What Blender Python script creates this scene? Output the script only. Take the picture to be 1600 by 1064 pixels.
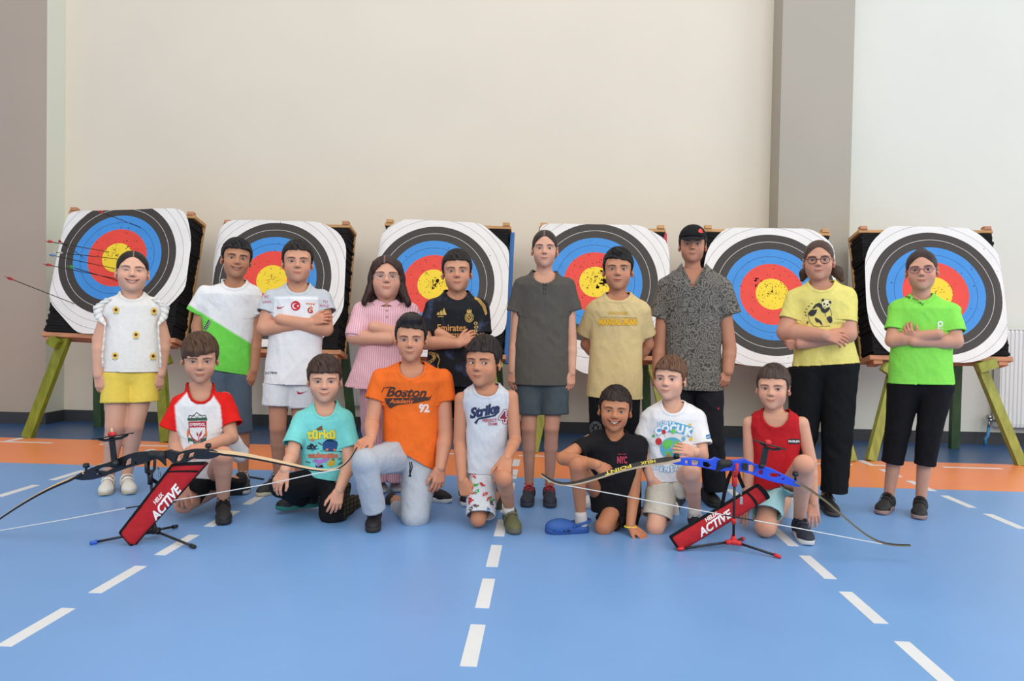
import bpy, bmesh, math, random
import numpy as np
from mathutils import Vector, Matrix
from mathutils.bvhtree import BVHTree
random.seed(7)
for o in list(bpy.data.objects): bpy.data.objects.remove(o)
SC = bpy.context.scene
COL = SC.collection
# ------------------------------------------------------------------ camera
F, H, ROLL = 1067., .95, math.radians(1.05)
def _pix(u, v):
    d = np.array([(u-800)/F, -(v-532)/F, -1.]); return d/np.linalg.norm(d)
_yc = _pix(856, 513)
_up = np.array([math.sin(ROLL), math.cos(ROLL), 0.]); _up = _up-_up.dot(_yc)*_yc; _up /= np.linalg.norm(_up)
RM = np.array([np.cross(_yc, _up), _yc, _up])
CAMO = np.array([0., 0., H])
cam = bpy.data.cameras.new('camera'); camo = bpy.data.objects.new('camera', cam); COL.objects.link(camo)
cam.sensor_width = 36; cam.lens = 36*F/1600; cam.clip_end = 200
M4 = Matrix([list(RM[i])+[0] for i in range(3)]+[[0, 0, 0, 1]])
camo.matrix_world = Matrix.Translation((0, 0, H)) @ M4
SC.camera = camo
SC.view_settings.view_transform = 'Standard'; SC.view_settings.look = 'None'
SC.view_settings.gamma = 1; SC.view_settings.use_curve_mapping = False
SC.view_settings.exposure = 0.0
# ------------------------------------------------------------------ world and lights
wd = bpy.data.worlds.new('hall_light'); SC.world = wd; wd.use_nodes = True
wd.node_tree.nodes['Background'].inputs[0].default_value = (.97, .98, 1.0, 1)
wd.node_tree.nodes['Background'].inputs[1].default_value = .62
def area(name, loc, target, sx, sy, power, col):
    l = bpy.data.lights.new(name, 'AREA'); l.shape = 'RECTANGLE'; l.size = sx; l.size_y = sy; l.energy = power; l.color = col
    o = bpy.data.objects.new(name, l); COL.objects.link(o); o.location = loc
    o.rotation_euler = (Vector(target)-Vector(loc)).to_track_quat('-Z', 'Y').to_euler(); return o
area('window_light_front', (1.0, -4.5, 4.6), (0, 2.6, .5), 11, 4, 430, (1, .985, .95))
area('window_light_right', (9.5, 1.5, 3.6), (0, 5, .8), 6, 4, 230, (.97, .99, 1))
area('hall_lamp_light', (0, 2.5, 7.4), (0, 2.9, 0), 9, 5, 180, (1, .97, .92))

def ray(u, v): return RM @ _pix(u, v)
def floorpt(u, v):
    r = ray(u, v); return CAMO+r*(-H/r[2])
def atY(u, v, Y):
    r = ray(u, v); return CAMO+r*(Y/r[1])
def proj(P):
    c = (P-CAMO) @ RM   # rows dot -> camera coords
    return 800+F*c[:, 0]/-c[:, 2], 532-F*c[:, 1]/-c[:, 2]
def lin(c):
    c = np.asarray(c, float)/255.; return np.where(c <= .04045, c/12.92, ((c+.055)/1.055)**2.4)
def lc(*c): return tuple(lin(c))+(1,)
# ------------------------------------------------------------------ mesh helpers
def mk(name, V, Fc, mat=None, parent=None, col=None, smooth=True, mats=None, midx=None):
    me = bpy.data.meshes.new(name)
    V = np.asarray(V, np.float32)
    if isinstance(Fc, np.ndarray):
        n = len(Fc); k = Fc.shape[1]
        me.vertices.add(len(V)); me.vertices.foreach_set('co', V.ravel())
        me.loops.add(n*k); me.loops.foreach_set('vertex_index', Fc.astype(np.int32).ravel())
        me.polygons.add(n); me.polygons.foreach_set('loop_start', np.arange(0, n*k, k, dtype=np.int32))
        me.update(calc_edges=True)
    else:
        me.from_pydata([tuple(map(float, v)) for v in V], [], Fc)
    if col is not None:
        a = me.color_attributes.new('Col', 'FLOAT_COLOR', 'POINT')
        c = np.ones((len(V), 4), np.float32); c[:, :3] = col; a.data.foreach_set('color', c.ravel())
    if mats:
        for m in mats: me.materials.append(m)
        me.polygons.foreach_set('material_index', np.asarray(midx, np.int32))
    elif mat: me.materials.append(mat)
    if smooth: me.polygons.foreach_set('use_smooth', np.ones(len(me.polygons), bool))
    me.update()
    o = bpy.data.objects.new(name, me); COL.objects.link(o)
    if parent is not None:
        o.parent = parent
        l = parent
        off = Vector((0, 0, 0))
        while l is not None: off += l.location; l = l.parent
        me.transform(Matrix.Translation(-off))
    return o
def empty(name, loc, label, cat, group=None):
    o = bpy.data.objects.new(name, None); COL.objects.link(o); o.location = tuple(map(float, loc)); o.empty_display_size = .1
    tag(o, label, cat, group); return o
def tag(o, label, cat, group=None):
    o['label'] = label; o['category'] = cat
    if group: o['group'] = group
    return o
def struct(o): o['kind'] = 'structure'; return o
class MB:
    def __init__(s): s.v = []; s.f = []
    def add(s, V, Fc):
        n = len(s.v); s.v += [tuple(map(float, p)) for p in V]; s.f += [tuple(i+n for i in f) for f in Fc]; return s
    def box(s, c, d, R=None, bev=0):
        x, y, z = [q/2 for q in d]
        if bev:
            b = bev; pts = []
            for zz, e in ((-z, b), (-z+b, 0), (z-b, 0), (z, b)):
                pts += [(-x+e+b*0, -y+e, zz), (x-e, -y+e, zz), (x-e, y-e, zz), (-x+e, y-e, zz)]
            F_ = [(3, 2, 1, 0), (12, 13, 14, 15)]
            for k in range(3):
                for i in range(4): j = (i+1) % 4; F_.append((4*k+i, 4*k+j, 4*k+4+j, 4*k+4+i))
        else:
            pts = [(-x, -y, -z), (x, -y, -z), (x, y, -z), (-x, y, -z), (-x, -y, z), (x, -y, z), (x, y, z), (-x, y, z)]
            F_ = [(3, 2, 1, 0), (4, 5, 6, 7), (0, 1, 5, 4), (1, 2, 6, 5), (2, 3, 7, 6), (3, 0, 4, 7)]
        P = np.array(pts)
        if R is not None: P = P @ np.array(R).T
        return s.add(P+np.array(c), F_)
    def tube(s, pts, r, n=8, flat=None, caps=True):
        pts = [np.array(p, float) for p in pts]
        if not hasattr(r, '__len__'): r = [r]*len(pts)
        V = []; F_ = []; ref = None
        for i, p in enumerate(pts):
            t = pts[min(i+1, len(pts)-1)]-pts[max(i-1, 0)]; t /= np.linalg.norm(t)+1e-9
            if ref is None:
                ref = np.array([0, 0, 1.]) if abs(t[2]) < .8 else np.array([1., 0, 0])
                if flat is not None: ref = np.array(flat[0], float)
            a = ref-ref.dot(t)*t; a /= np.linalg.norm(a)+1e-9; b = np.cross(t, a); ref = a
            fx = 1 if flat is None else flat[1]
            for k in range(n):
                th = 2*math.pi*k/n; V.append(p+r[i]*(a*math.cos(th)*fx+b*math.sin(th)))
        for i in range(len(pts)-1):
            for k in range(n):
                k2 = (k+1) % n; F_.append((i*n+k, i*n+k2, (i+1)*n+k2, (i+1)*n+k))
        if caps: F_.append(tuple(range(n-1, -1, -1))); F_.append(tuple((len(pts)-1)*n+k for k in range(n)))
        return s.add(V, F_)
    def ball(s, c, r, n=10, m=6, R=None):
        if not hasattr(r, '__len__'): r = (r, r, r)
        V = [(0, 0, 1)]; F_ = []
        for j in range(1, m):
            a = math.pi*j/m
            for k in range(n): t = 2*math.pi*k/n; V.append((math.sin(a)*math.cos(t), math.sin(a)*math.sin(t), math.cos(a)))
        V.append((0, 0, -1)); L = len(V)-1
        for k in range(n): F_.append((0, 1+k, 1+(k+1) % n)); F_.append((L, L-n+(k+1) % n, L-n+k))
        for j in range(m-2):
            for k in range(n): a = 1+j*n+k; b = 1+j*n+(k+1) % n; F_.append((a, a+n, b+n, b))
        P = np.array(V)*np.array(r)
        if R is not None: P = P @ np.array(R).T
        return s.add(P+np.array(c), F_)
    def obj(s, name, mat, parent=None, smooth=False): return mk(name, s.v, s.f, mat, parent, smooth=smooth)
# ------------------------------------------------------------------ materials
def mat(name, col, rough=.6, spec=.5, metal=0, noise=None, bump=None, attr=False, sss=0, alpha=None, coat=0, nvar=.15):
    m = bpy.data.materials.new(name); m.use_nodes = True; nt = m.node_tree; N = nt.nodes; L = nt.links
    b = N['Principled BSDF']; b.inputs['Roughness'].default_value = rough; b.inputs['Metallic'].default_value = metal
    b.inputs['Specular IOR Level'].default_value = spec
    src = None
    if attr:
        a = N.new('ShaderNodeAttribute'); a.attribute_name = 'Col'; src = a.outputs['Color']
    if col is not None: b.inputs['Base Color'].default_value = lc(*col)
    tc = N.new('ShaderNodeTexCoord')
    if noise:
        mp = N.new('ShaderNodeMapping'); L.new(tc.outputs['Object'], mp.inputs[0]); mp.inputs['Scale'].default_value = noise
        nz = N.new('ShaderNodeTexNoise'); L.new(mp.outputs[0], nz.inputs[0]); nz.inputs['Scale'].default_value = 1; nz.inputs['Detail'].default_value = 5
        mr = N.new('ShaderNodeMapRange'); L.new(nz.outputs[0], mr.inputs[0]); mr.inputs[1].default_value = .3; mr.inputs[2].default_value = .7
        mr.inputs[3].default_value = 1-nvar; mr.inputs[4].default_value = 1+nvar
        mx = N.new('ShaderNodeVectorMath'); mx.operation = 'SCALE'
        if src is None: mx.inputs[0].default_value = lc(*col)[:3]
        else: L.new(src, mx.inputs[0])
        L.new(mr.outputs[0], mx.inputs['Scale']); src = mx.outputs[0]
    if src is not None: L.new(src, b.inputs['Base Color'])
    if bump:
        sc, st, di = bump
        mp = N.new('ShaderNodeMapping'); L.new(tc.outputs['Object'], mp.inputs[0])
        mp.inputs['Scale'].default_value = sc if hasattr(sc, '__len__') else (sc,)*3
        nz = N.new('ShaderNodeTexNoise'); L.new(mp.outputs[0], nz.inputs[0]); nz.inputs['Scale'].default_value = 1; nz.inputs['Detail'].default_value = 3
        bp = N.new('ShaderNodeBump'); L.new(nz.outputs[0], bp.inputs['Height']); bp.inputs['Strength'].default_value = st; bp.inputs['Distance'].default_value = di
        L.new(bp.outputs[0], b.inputs['Normal'])
    if sss:
        b.inputs['Subsurface Weight'].default_value = sss; b.inputs['Subsurface Radius'].default_value = (.012, .005, .003); b.inputs['Subsurface Scale'].default_value = 1
    if coat: b.inputs['Coat Weight'].default_value = coat
    if alpha is not None: b.inputs['Transmission Weight'].default_value = alpha; b.inputs['IOR'].default_value = 1.1
    return m
# ------------------------------------------------------------------ implicit surfaces
def _frame(n):
    n = np.asarray(n, float); return n/np.linalg.norm(n)
def cap(a, b, ra, rb, k=.02, op='u', sq=None, m=.0):
    a = np.asarray(a, float); b = np.asarray(b, float); R = max(ra, rb)+m
    lo = np.minimum(a, b)-R; hi = np.maximum(a, b)+R
    ab = b-a; L2 = max(float(ab.dot(ab)), 1e-10)
    def f(X, Y, Z):
        px, py, pz = X-a[0], Y-a[1], Z-a[2]
        t = np.clip((px*ab[0]+py*ab[1]+pz*ab[2])/L2, 0, 1)
        qx, qy, qz = px-t*ab[0], py-t*ab[1], pz-t*ab[2]
        if sq is not None:
            n, s = sq; w = (qx*n[0]+qy*n[1]+qz*n[2])*(1/s-1)
            qx = qx+n[0]*w; qy = qy+n[1]*w; qz = qz+n[2]*w
        return np.sqrt(qx*qx+qy*qy+qz*qz)-(ra+(rb-ra)*t)
    return lo, hi, f, op, k
def ell(c, r, k=.02, op='u', R=None):
    c = np.asarray(c, float); r = np.asarray(r, float); e = np.full(3, r.max()) if R is not None else r
    Rm = None if R is None else np.asarray(R, float)
    def f(X, Y, Z):
        p = [X-c[0], Y-c[1], Z-c[2]]
        if Rm is not None: p = [Rm[0, i]*p[0]+Rm[1, i]*p[1]+Rm[2, i]*p[2] for i in range(3)]
        k0 = np.sqrt((p[0]/r[0])**2+(p[1]/r[1])**2+(p[2]/r[2])**2)
        k1 = np.sqrt((p[0]/r[0]**2)**2+(p[1]/r[1]**2)**2+(p[2]/r[2]**2)**2)
        return k0*(k0-1)/np.maximum(k1, 1e-6)
    return c-e, c+e, f, op, k
def raw(lo, hi, f, k=.005, op='u'): return np.asarray(lo, float), np.asarray(hi, float), f, op, k
def sdf_mesh(prims, h, pad=.012):
    us = [p for p in prims if p[3] == 'u']
    lo = np.min([p[0] for p in us], 0)-pad-2*h; hi = np.max([p[1] for p in us], 0)+pad+2*h
    n = np.ceil((hi-lo)/h).astype(int)+1
    ax = [(lo[i]+h*np.arange(n[i])).astype(np.float32) for i in range(3)]
    V = np.full(n, .06, np.float32)
    for a, b, f, op, k in prims:
        mg = k+2*h+.004
        i0 = np.maximum(np.floor((a-mg-lo)/h).astype(int), 0); i1 = np.minimum(np.ceil((b+mg-lo)/h).astype(int)+1, n)
        if (i1 <= i0).any(): continue
        sl = tuple(slice(i0[q], i1[q]) for q in range(3))
        d = f(ax[0][sl[0]][:, None, None], ax[1][sl[1]][None, :, None], ax[2][sl[2]][None, None, :]).astype(np.float32)
        A = V[sl]
        if op == 'u':
            hh = np.maximum(k-np.abs(A-d), 0)/k; V[sl] = np.minimum(A, d)-hh*hh*(k/4)
        elif op == 's':
            d = -d; hh = np.maximum(k-np.abs(A-d), 0)/k; V[sl] = np.maximum(A, d)+hh*hh*(k/4)
        else:
            V[sl] = np.maximum(A, d)
    V[0] = V[-1] = .05; V[:, 0] = V[:, -1] = .05; V[:, :, 0] = V[:, :, -1] = .05
    S = V < 0
    cnt = np.zeros(np.array(n)-1, np.uint8)
    offs = [(i, j, k_) for i in (0, 1) for j in (0, 1) for k_ in (0, 1)]
    for o in offs: cnt += S[o[0]:n[0]-1+o[0], o[1]:n[1]-1+o[1], o[2]:n[2]-1+o[2]]
    I = np.argwhere((cnt > 0) & (cnt < 8))
    if len(I) == 0: return np.zeros((0, 3)), np.zeros((0, 4), int)
    vals = {o: V[I[:, 0]+o[0], I[:, 1]+o[1], I[:, 2]+o[2]] for o in offs}
    acc = np.zeros((len(I), 3)); c = np.zeros(len(I))
    for o in offs:
        for d in range(3):
            if o[d]: continue
            o2 = list(o); o2[d] = 1; o2 = tuple(o2); va, vb = vals[o], vals[o2]; m = (va < 0) != (vb < 0)
            t = np.where(m, va/np.where(m, va-vb, 1), 0); p = np.tile(np.array(o, float), (len(I), 1)); p[:, d] = t
            acc[m] += p[m]; c[m] += 1
    P = lo+h*(I+acc/c[:, None])
    idx = np.full(np.array(n)-1, -1, np.int32); idx[I[:, 0], I[:, 1], I[:, 2]] = np.arange(len(I))
    Q = []
    for d in range(3):
        e, g = [(1, 2), (2, 0), (0, 1)][d]
        a = [slice(0, n[q]) for q in range(3)]; b = list(a); a[d] = slice(0, n[d]-1); b[d] = slice(1, n[d])
        A = S[tuple(a)]; B = S[tuple(b)]; J = np.argwhere(A != B); fl = A[J[:, 0], J[:, 1], J[:, 2]]
        J = J[(J[:, e] > 0) & (J[:, g] > 0)]; fl = S[J[:, 0], J[:, 1], J[:, 2]]
        E_ = np.zeros(3, int); E_[e] = 1; G = np.zeros(3, int); G[g] = 1
        def at(K): return idx[K[:, 0], K[:, 1], K[:, 2]]
        q = np.stack([at(J-E_-G), at(J-G), at(J), at(J-E_)], 1)
        q[~fl] = q[~fl][:, ::-1]; Q.append(q)
    Q = np.concatenate(Q); Q = Q[(Q >= 0).all(1)]
    return P, Q
def vnormals(P, Q):
    a = P[Q[:, 2]]-P[Q[:, 0]]; b = P[Q[:, 3 if Q.shape[1] == 4 else 1]]-P[Q[:, 1 if Q.shape[1] == 4 else 0]]
    fn = np.cross(a, b); N = np.zeros_like(P)
    for k in range(Q.shape[1]):
        for d in range(3): N[:, d] += np.bincount(Q[:, k], fn[:, d], len(P))
    return N/(np.linalg.norm(N, axis=1, keepdims=True)+1e-12)
def smooth_mesh(P, Q, it=1, w=.5):
    E_ = np.concatenate([Q[:, [i, (i+1) % 4]] for i in range(4)]); E_ = np.concatenate([E_, E_[:, ::-1]])
    cn = np.bincount(E_[:, 0], minlength=len(P)).astype(float)
    for _ in range(it):
        A = np.stack([np.bincount(E_[:, 0], P[E_[:, 1], d], len(P)) for d in range(3)], 1)/np.maximum(cn, 1)[:, None]
        P = P+(A-P)*w
    return P
def _hash(i, j, k, s):
    h = (i*73856093) ^ (j*19349663) ^ (k*83492791) ^ (s*2654435); h = (h ^ (h >> 13))*1274126177; h = h ^ (h >> 16)
    return (h & 0xffff)/65535.
def vnoise(P, seed=0):
    P = np.asarray(P, float)+100.; I = np.floor(P).astype(np.int64); f = P-I; f = f*f*(3-2*f); r = 0
    for a in (0, 1):
        for b in (0, 1):
            for c in (0, 1):
                w = (f[:, 0] if a else 1-f[:, 0])*(f[:, 1] if b else 1-f[:, 1])*(f[:, 2] if c else 1-f[:, 2])
                r = r+w*_hash(I[:, 0]+a, I[:, 1]+b, I[:, 2]+c, seed)
    return r
def compact(P, Q, extra=None):
    u = np.unique(Q); m = np.full(len(P), -1, np.int64); m[u] = np.arange(len(u))
    return (P[u], m[Q]) if extra is None else (P[u], m[Q], extra[u])
# ------------------------------------------------------------------ flat print: drawn in picture units, laid on the cloth
class Canvas:
    def __init__(s, u0, v0, u1, v1, res=.4):
        s.b = (u0, v0, u1, v1); s.res = res; s.w = int(math.ceil((u1-u0)/res)); s.h = int(math.ceil((v1-v0)/res))
        s.U = u0+(np.arange(s.w)+.5)*res; s.V = v0+(np.arange(s.h)+.5)*res
        s.c = np.zeros((s.h, s.w, 3)); s.a = np.zeros((s.h, s.w), bool)
    def put(s, m, col): s.c[m] = lin(col); s.a |= m
    def poly(s, pts, col):
        m = np.zeros((s.h, s.w), bool); U, V = np.meshgrid(s.U, s.V); n = len(pts)
        for i in range(n):
            x1, y1 = pts[i]; x2, y2 = pts[(i+1) % n]
            if y1 == y2: continue
            m ^= ((V > min(y1, y2)) & (V <= max(y1, y2)) & (U < x1+(V-y1)*(x2-x1)/(y2-y1)))
        s.put(m, col); return s
    def oval(s, u, v, a, b=None, col=(0, 0, 0), hole=0, rot=0):
        b = b or a; U, V = np.meshgrid(s.U-u, s.V-v); c, t = math.cos(rot), math.sin(rot); X = U*c+V*t; Y = -U*t+V*c
        q = (X/a)**2+(Y/b)**2; s.put((q < 1) & (q >= hole*hole), col); return s
    def line(s, pts, w, col):
        U, V = np.meshgrid(s.U, s.V); m = np.zeros((s.h, s.w), bool)
        for (a, b), (c, d) in zip(pts[:-1], pts[1:]):
            L2 = (c-a)**2+(d-b)**2+1e-9; t = np.clip(((U-a)*(c-a)+(V-b)*(d-b))/L2, 0, 1)
            m |= (U-a-t*(c-a))**2+(V-b-t*(d-b))**2 < w*w/4
        s.put(m, col); return s
    def text(s, txt, u, v, size, col, rot=0, shear=0, bold=0, arc=0, sx=1, align='CENTER', out=None, ow=.8):
        cu = bpy.data.curves.new('t', 'FONT'); cu.body = txt; cu.size = 1; cu.shear = shear; cu.align_x = align; cu.align_y = 'CENTER'; cu.offset = bold; cu.resolution_u = 3
        ob = bpy.data.objects.new('t', cu); COL.objects.link(ob)
        me = bpy.data.meshes.new_from_object(ob.evaluated_get(bpy.context.evaluated_depsgraph_get())) if False else None
        bpy.context.view_layer.update(); me = ob.to_mesh(); me.calc_loop_triangles()
        vs = np.array([q.co[:2] for q in me.vertices]) if len(me.vertices) else np.zeros((0, 2)); tr = [tuple(t.vertices) for t in me.loop_triangles]
        ob.to_mesh_clear(); bpy.data.objects.remove(ob); bpy.data.curves.remove(cu)
        if not len(vs): return s
        x = vs[:, 0]*size*sx; y = vs[:, 1]*size
        if arc: y = y-arc*x*x
        c, t = math.cos(rot), math.sin(rot); px = u+x*c-y*t; py = v-(x*t+y*c)
        m = np.zeros((s.h, s.w), bool); r = s.res
        for a, b, d in tr:
            X = px[[a, b, d]]; Y = py[[a, b, d]]
            i0 = max(int((X.min()-s.b[0])/r), 0); i1 = min(int((X.max()-s.b[0])/r)+2, s.w); j0 = max(int((Y.min()-s.b[1])/r), 0); j1 = min(int((Y.max()-s.b[1])/r)+2, s.h)
            if i1 <= i0 or j1 <= j0: continue
            U = s.U[i0:i1][None, :]; W = s.V[j0:j1][:, None]
            den = (Y[1]-Y[2])*(X[0]-X[2])+(X[2]-X[1])*(Y[0]-Y[2])
            if abs(den) < 1e-9: continue
            l1 = ((Y[1]-Y[2])*(U-X[2])+(X[2]-X[1])*(W-Y[2]))/den; l2 = ((Y[2]-Y[0])*(U-X[2])+(X[0]-X[2])*(W-Y[2]))/den
            m[j0:j1, i0:i1] |= (l1 >= -.01) & (l2 >= -.01) & (l1+l2 <= 1.01)
        if out is not None:
            k = max(1, int(round(ow/r))); d = np.zeros_like(m)
            for di in range(-k, k+1):
                for dj in range(-k, k+1):
                    if di*di+dj*dj <= k*k+.5: d |= np.roll(np.roll(m, di, 0), dj, 1)
            s.put(d, out)
        s.put(m, col); return s
    def lay(s, objs, name, parent, mat_, off=.0025, thr=None):
        """conform the coloured cells to the surface in front: real geometry lying on the cloth"""
        bv = []
        for o in objs:
            mw = world_off(o); me = o.data
            bv.append(BVHTree.FromPolygons([Vector(v.co)+mw for v in me.vertices], [tuple(p.vertices) for p in me.polygons]))
        need = np.zeros((s.h+1, s.w+1), bool); need[:-1, :-1] |= s.a; need[1:, :-1] |= s.a; need[:-1, 1:] |= s.a; need[1:, 1:] |= s.a
        idx = np.full(need.shape, -1); P = []; o0 = Vector(CAMO)
        for j, i in np.argwhere(need):
            d = Vector(ray(s.b[0]+i*s.res, s.b[1]+j*s.res)); best = None
            for b in bv:
                h = b.ray_cast(o0, d)
                if h[0] is not None and (best is None or h[3] < best[3]): best = h
            if best is None: continue
            nn = best[1] if best[1].dot(d) < 0 else -best[1]
            idx[j, i] = len(P); P.append(best[0]+nn*off)
        Q = []; C = np.zeros((len(P), 3)); fc = []
        for j, i in np.argwhere(s.a):
            q = (idx[j, i], idx[j+1, i], idx[j+1, i+1], idx[j, i+1])
            if min(q) < 0: continue
            Q.append(q); fc.append(s.c[j, i])
        if not Q: return None
        P = np.array(P); Q = np.array(Q)
        e = np.linalg.norm(P[Q[:, 0]]-P[Q[:, 2]], axis=1); ok = e < np.median(e)*5; Q = Q[ok]; fc = np.array(fc)[ok]
        # group the cells by colour: one material slot each
        key = np.round(fc*255).astype(int); un, inv = np.unique(key, axis=0, return_inverse=True)
        ms = [ink(tuple(un[k]/255.)) for k in range(len(un))]
        Pc, Qc = compact(P, Q)
        return mk(name, Pc, Qc, parent=parent, mats=ms, midx=inv.ravel())
def world_off(o):
    off = Vector((0, 0, 0)); l = o
    while l is not None: off += l.location; l = l.parent
    return off
_ink = {}
def ink(c):
    if c not in _ink:
        m = bpy.data.materials.new('print_ink'); m.use_nodes = True; b = m.node_tree.nodes['Principled BSDF']
        b.inputs['Base Color'].default_value = tuple(map(float, c))+(1,); b.inputs['Roughness'].default_value = .7
        _ink[c] = m
    return _ink[c]
# ------------------------------------------------------------------ setting
WALLY, PILY = 6.2, 5.96
def nodes_floor():
    m = bpy.data.materials.new('sports_floor'); m.use_nodes = True; nt = m.node_tree; N = nt.nodes; L = nt.links; b = N['Principled BSDF']
    tc = N.new('ShaderNodeTexCoord'); sp = N.new('ShaderNodeSeparateXYZ'); L.new(tc.outputs['Object'], sp.inputs[0])
    def step(v):
        q = N.new('ShaderNodeMath'); q.operation = 'GREATER_THAN'; L.new(sp.outputs['Y'], q.inputs[0]); q.inputs[1].default_value = v; return q.outputs[0]
    def mix(f, a, c):
        q = N.new('ShaderNodeMix'); q.data_type = 'RGBA'; L.new(f, q.inputs['Factor'])
        for k, x in ((6, a), (7, c)):
            if isinstance(x, tuple): q.inputs[k].default_value = x
            else: L.new(x, q.inputs[k])
        return q.outputs[2]
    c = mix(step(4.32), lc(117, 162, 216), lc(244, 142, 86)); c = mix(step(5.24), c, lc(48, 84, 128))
    nz = N.new('ShaderNodeTexNoise'); nz.inputs['Scale'].default_value = 1.3; nz.inputs['Detail'].default_value = 6; L.new(tc.outputs['Object'], nz.inputs[0])
    mr = N.new('ShaderNodeMapRange'); L.new(nz.outputs[0], mr.inputs[0]); mr.inputs[1].default_value = .3; mr.inputs[2].default_value = .7; mr.inputs[3].default_value = .955; mr.inputs[4].default_value = 1.045
    vm = N.new('ShaderNodeVectorMath'); vm.operation = 'SCALE'; L.new(c, vm.inputs[0]); L.new(mr.outputs[0], vm.inputs['Scale']); L.new(vm.outputs[0], b.inputs['Base Color'])
    r2 = N.new('ShaderNodeMapRange'); L.new(nz.outputs[0], r2.inputs[0]); r2.inputs[3].default_value = .26; r2.inputs[4].default_value = .42; L.new(r2.outputs[0], b.inputs['Roughness'])
    n2 = N.new('ShaderNodeTexNoise'); n2.inputs['Scale'].default_value = 260; L.new(tc.outputs['Object'], n2.inputs[0])
    bp = N.new('ShaderNodeBump'); bp.inputs['Strength'].default_value = .12; bp.inputs['Distance'].default_value = .001; L.new(n2.outputs[0], bp.inputs['Height']); L.new(bp.outputs[0], b.inputs['Normal'])
    return m
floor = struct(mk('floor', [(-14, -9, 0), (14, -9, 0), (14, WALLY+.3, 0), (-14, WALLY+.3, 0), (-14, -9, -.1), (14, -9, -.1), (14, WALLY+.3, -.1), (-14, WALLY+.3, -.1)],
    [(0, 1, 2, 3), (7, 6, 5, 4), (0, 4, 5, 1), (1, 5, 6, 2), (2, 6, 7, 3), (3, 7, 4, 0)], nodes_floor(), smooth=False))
M_line = mat('white_line_paint', (222, 224, 226), .45, noise=(3, 3, 3), nvar=.05)
def strip(x0, x1, y0, y1, slant=0):
    h = .0012; P = [(x0, y0, 0), (x1, y0, 0), (x1, y1, 0), (x0, y1, 0)]
    mk('white_dash', [(a, b, h) for a, b, c in P]+[(a, b, 0) for a, b, c in P], [(0, 1, 2, 3), (0, 4, 5, 1), (1, 5, 6, 2), (2, 6, 7, 3), (3, 7, 4, 0)], M_line, floor, smooth=False)
ph = 1.885
for X, k0, k1 in ((-2.915, 4, 6), (-1.56, 0, 6), (-.205, 0, 6), (1.11, 0, 6), (2.36, 3, 6)):
    for k in range(k0, k1): strip(X-.024, X+.024, ph+.4*k, ph+.4*k+.27)
    for y0, y1 in ((4.27, 4.55), (4.67, 4.91)): strip(X-.024, X+.024, y0, y1)
for X in (-4.18, 2.36, .98): strip(X-.024, X+.024, 5.075, 5.24)
x = -4.24
for a, b in ((-4.24, -3.80), (-3.42, -2.45), (-2.0, -1.52), (-1.1, -.62), (-.2, .28), (.72, 1.15), (1.5, 2.22), (2.34, 2.56), (2.86, 3.27), (3.7, 4.2)): strip(a, b, 5.045, 5.075)
def quad_scratch(pts, w):
    V = [];
    for i, (x_, y_) in enumerate(pts): V += [(x_-w, y_, .0008), (x_+w, y_, .0008)]
    return V, [(2*i, 2*i+1, 2*i+3, 2*i+2) for i in range(len(pts)-1)]

M_wall = mat('painted_wall', (226, 216, 199), .85, .25, noise=(1.2, 1.2, 1.2), bump=(90, .12, .002), nvar=.02)
M_wall2 = mat('painted_wall_window_lit', (222, 222, 212), .85, .25, noise=(1.2, 1.2, 1.2), bump=(90, .12, .002), nvar=.02)  # same paint as the back wall; cool window light put into the colour
M_pil = mat('grey_pillar_paint', (176, 169, 156), .85, .25, noise=(1.2, 1.2, .6), bump=(90, .12, .002), nvar=.03)
M_pill = mat('brown_grey_pillar_paint', (180, 166, 152), .85, .25, noise=(1, 1, .6), bump=(90, .12, .002), nvar=.04)
M_base = mat('baseboard_rubber', (58, 60, 64), .5, .4, noise=(4, 4, 4), nvar=.06)
M_soft = mat('pillar_side_lit', (214, 218, 204), .85, .25, bump=(90, .12, .002))  # brighter side of the left pillar: light from the right painted in
HT = 8.0
XL = atY(72, 400, PILY)[0]; XR0 = atY(1214, 400, PILY)[0]; XR1 = atY(1326, 400, PILY)[0]
def box(name, x0, x1, y0, y1, z0, z1, m, m2=None):
    b = MB().box(((x0+x1)/2, (y0+y1)/2, (z0+z1)/2), (x1-x0, y1-y0, z1-z0)); o = b.obj(name, m)
    if m2:
        o.data.materials.append(m2)
        for p in o.data.polygons:
            if abs(p.normal.x) > .5: p.material_index = 1
    return struct(o)
box('wall_back', XL-.3, XR0+.2, WALLY, WALLY+.2, 0, HT, M_wall)
box('wall_right', XR1-.2, 9.5, WALLY, WALLY+.2, 0, HT, M_wall2)
box('wall_pillar_left', -9.5, XL, PILY, WALLY+.2, 0, HT, M_pill, M_soft)
box('wall_pillar_right', XR0, XR1, PILY, WALLY+.2, 0, HT, M_pil)
bh, bt = .105, .014
box('baseboard_left', -9.5, XL+bt, PILY-bt, PILY, 0, bh, M_base)
box('baseboard_left', XL, XL+bt, PILY, WALLY, 0, bh, M_base)
box('baseboard_back', XL+bt, XR0-bt, WALLY-bt, WALLY, 0, bh, M_base)
box('baseboard_pillar', XR0-bt, XR1+bt, PILY-bt, PILY, 0, bh, M_base)
box('baseboard_pillar', XR0-bt, XR0, PILY, WALLY, 0, bh, M_base)
box('baseboard_right', XR1, 9.5, WALLY-bt, WALLY, 0, bh, M_base)
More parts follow.
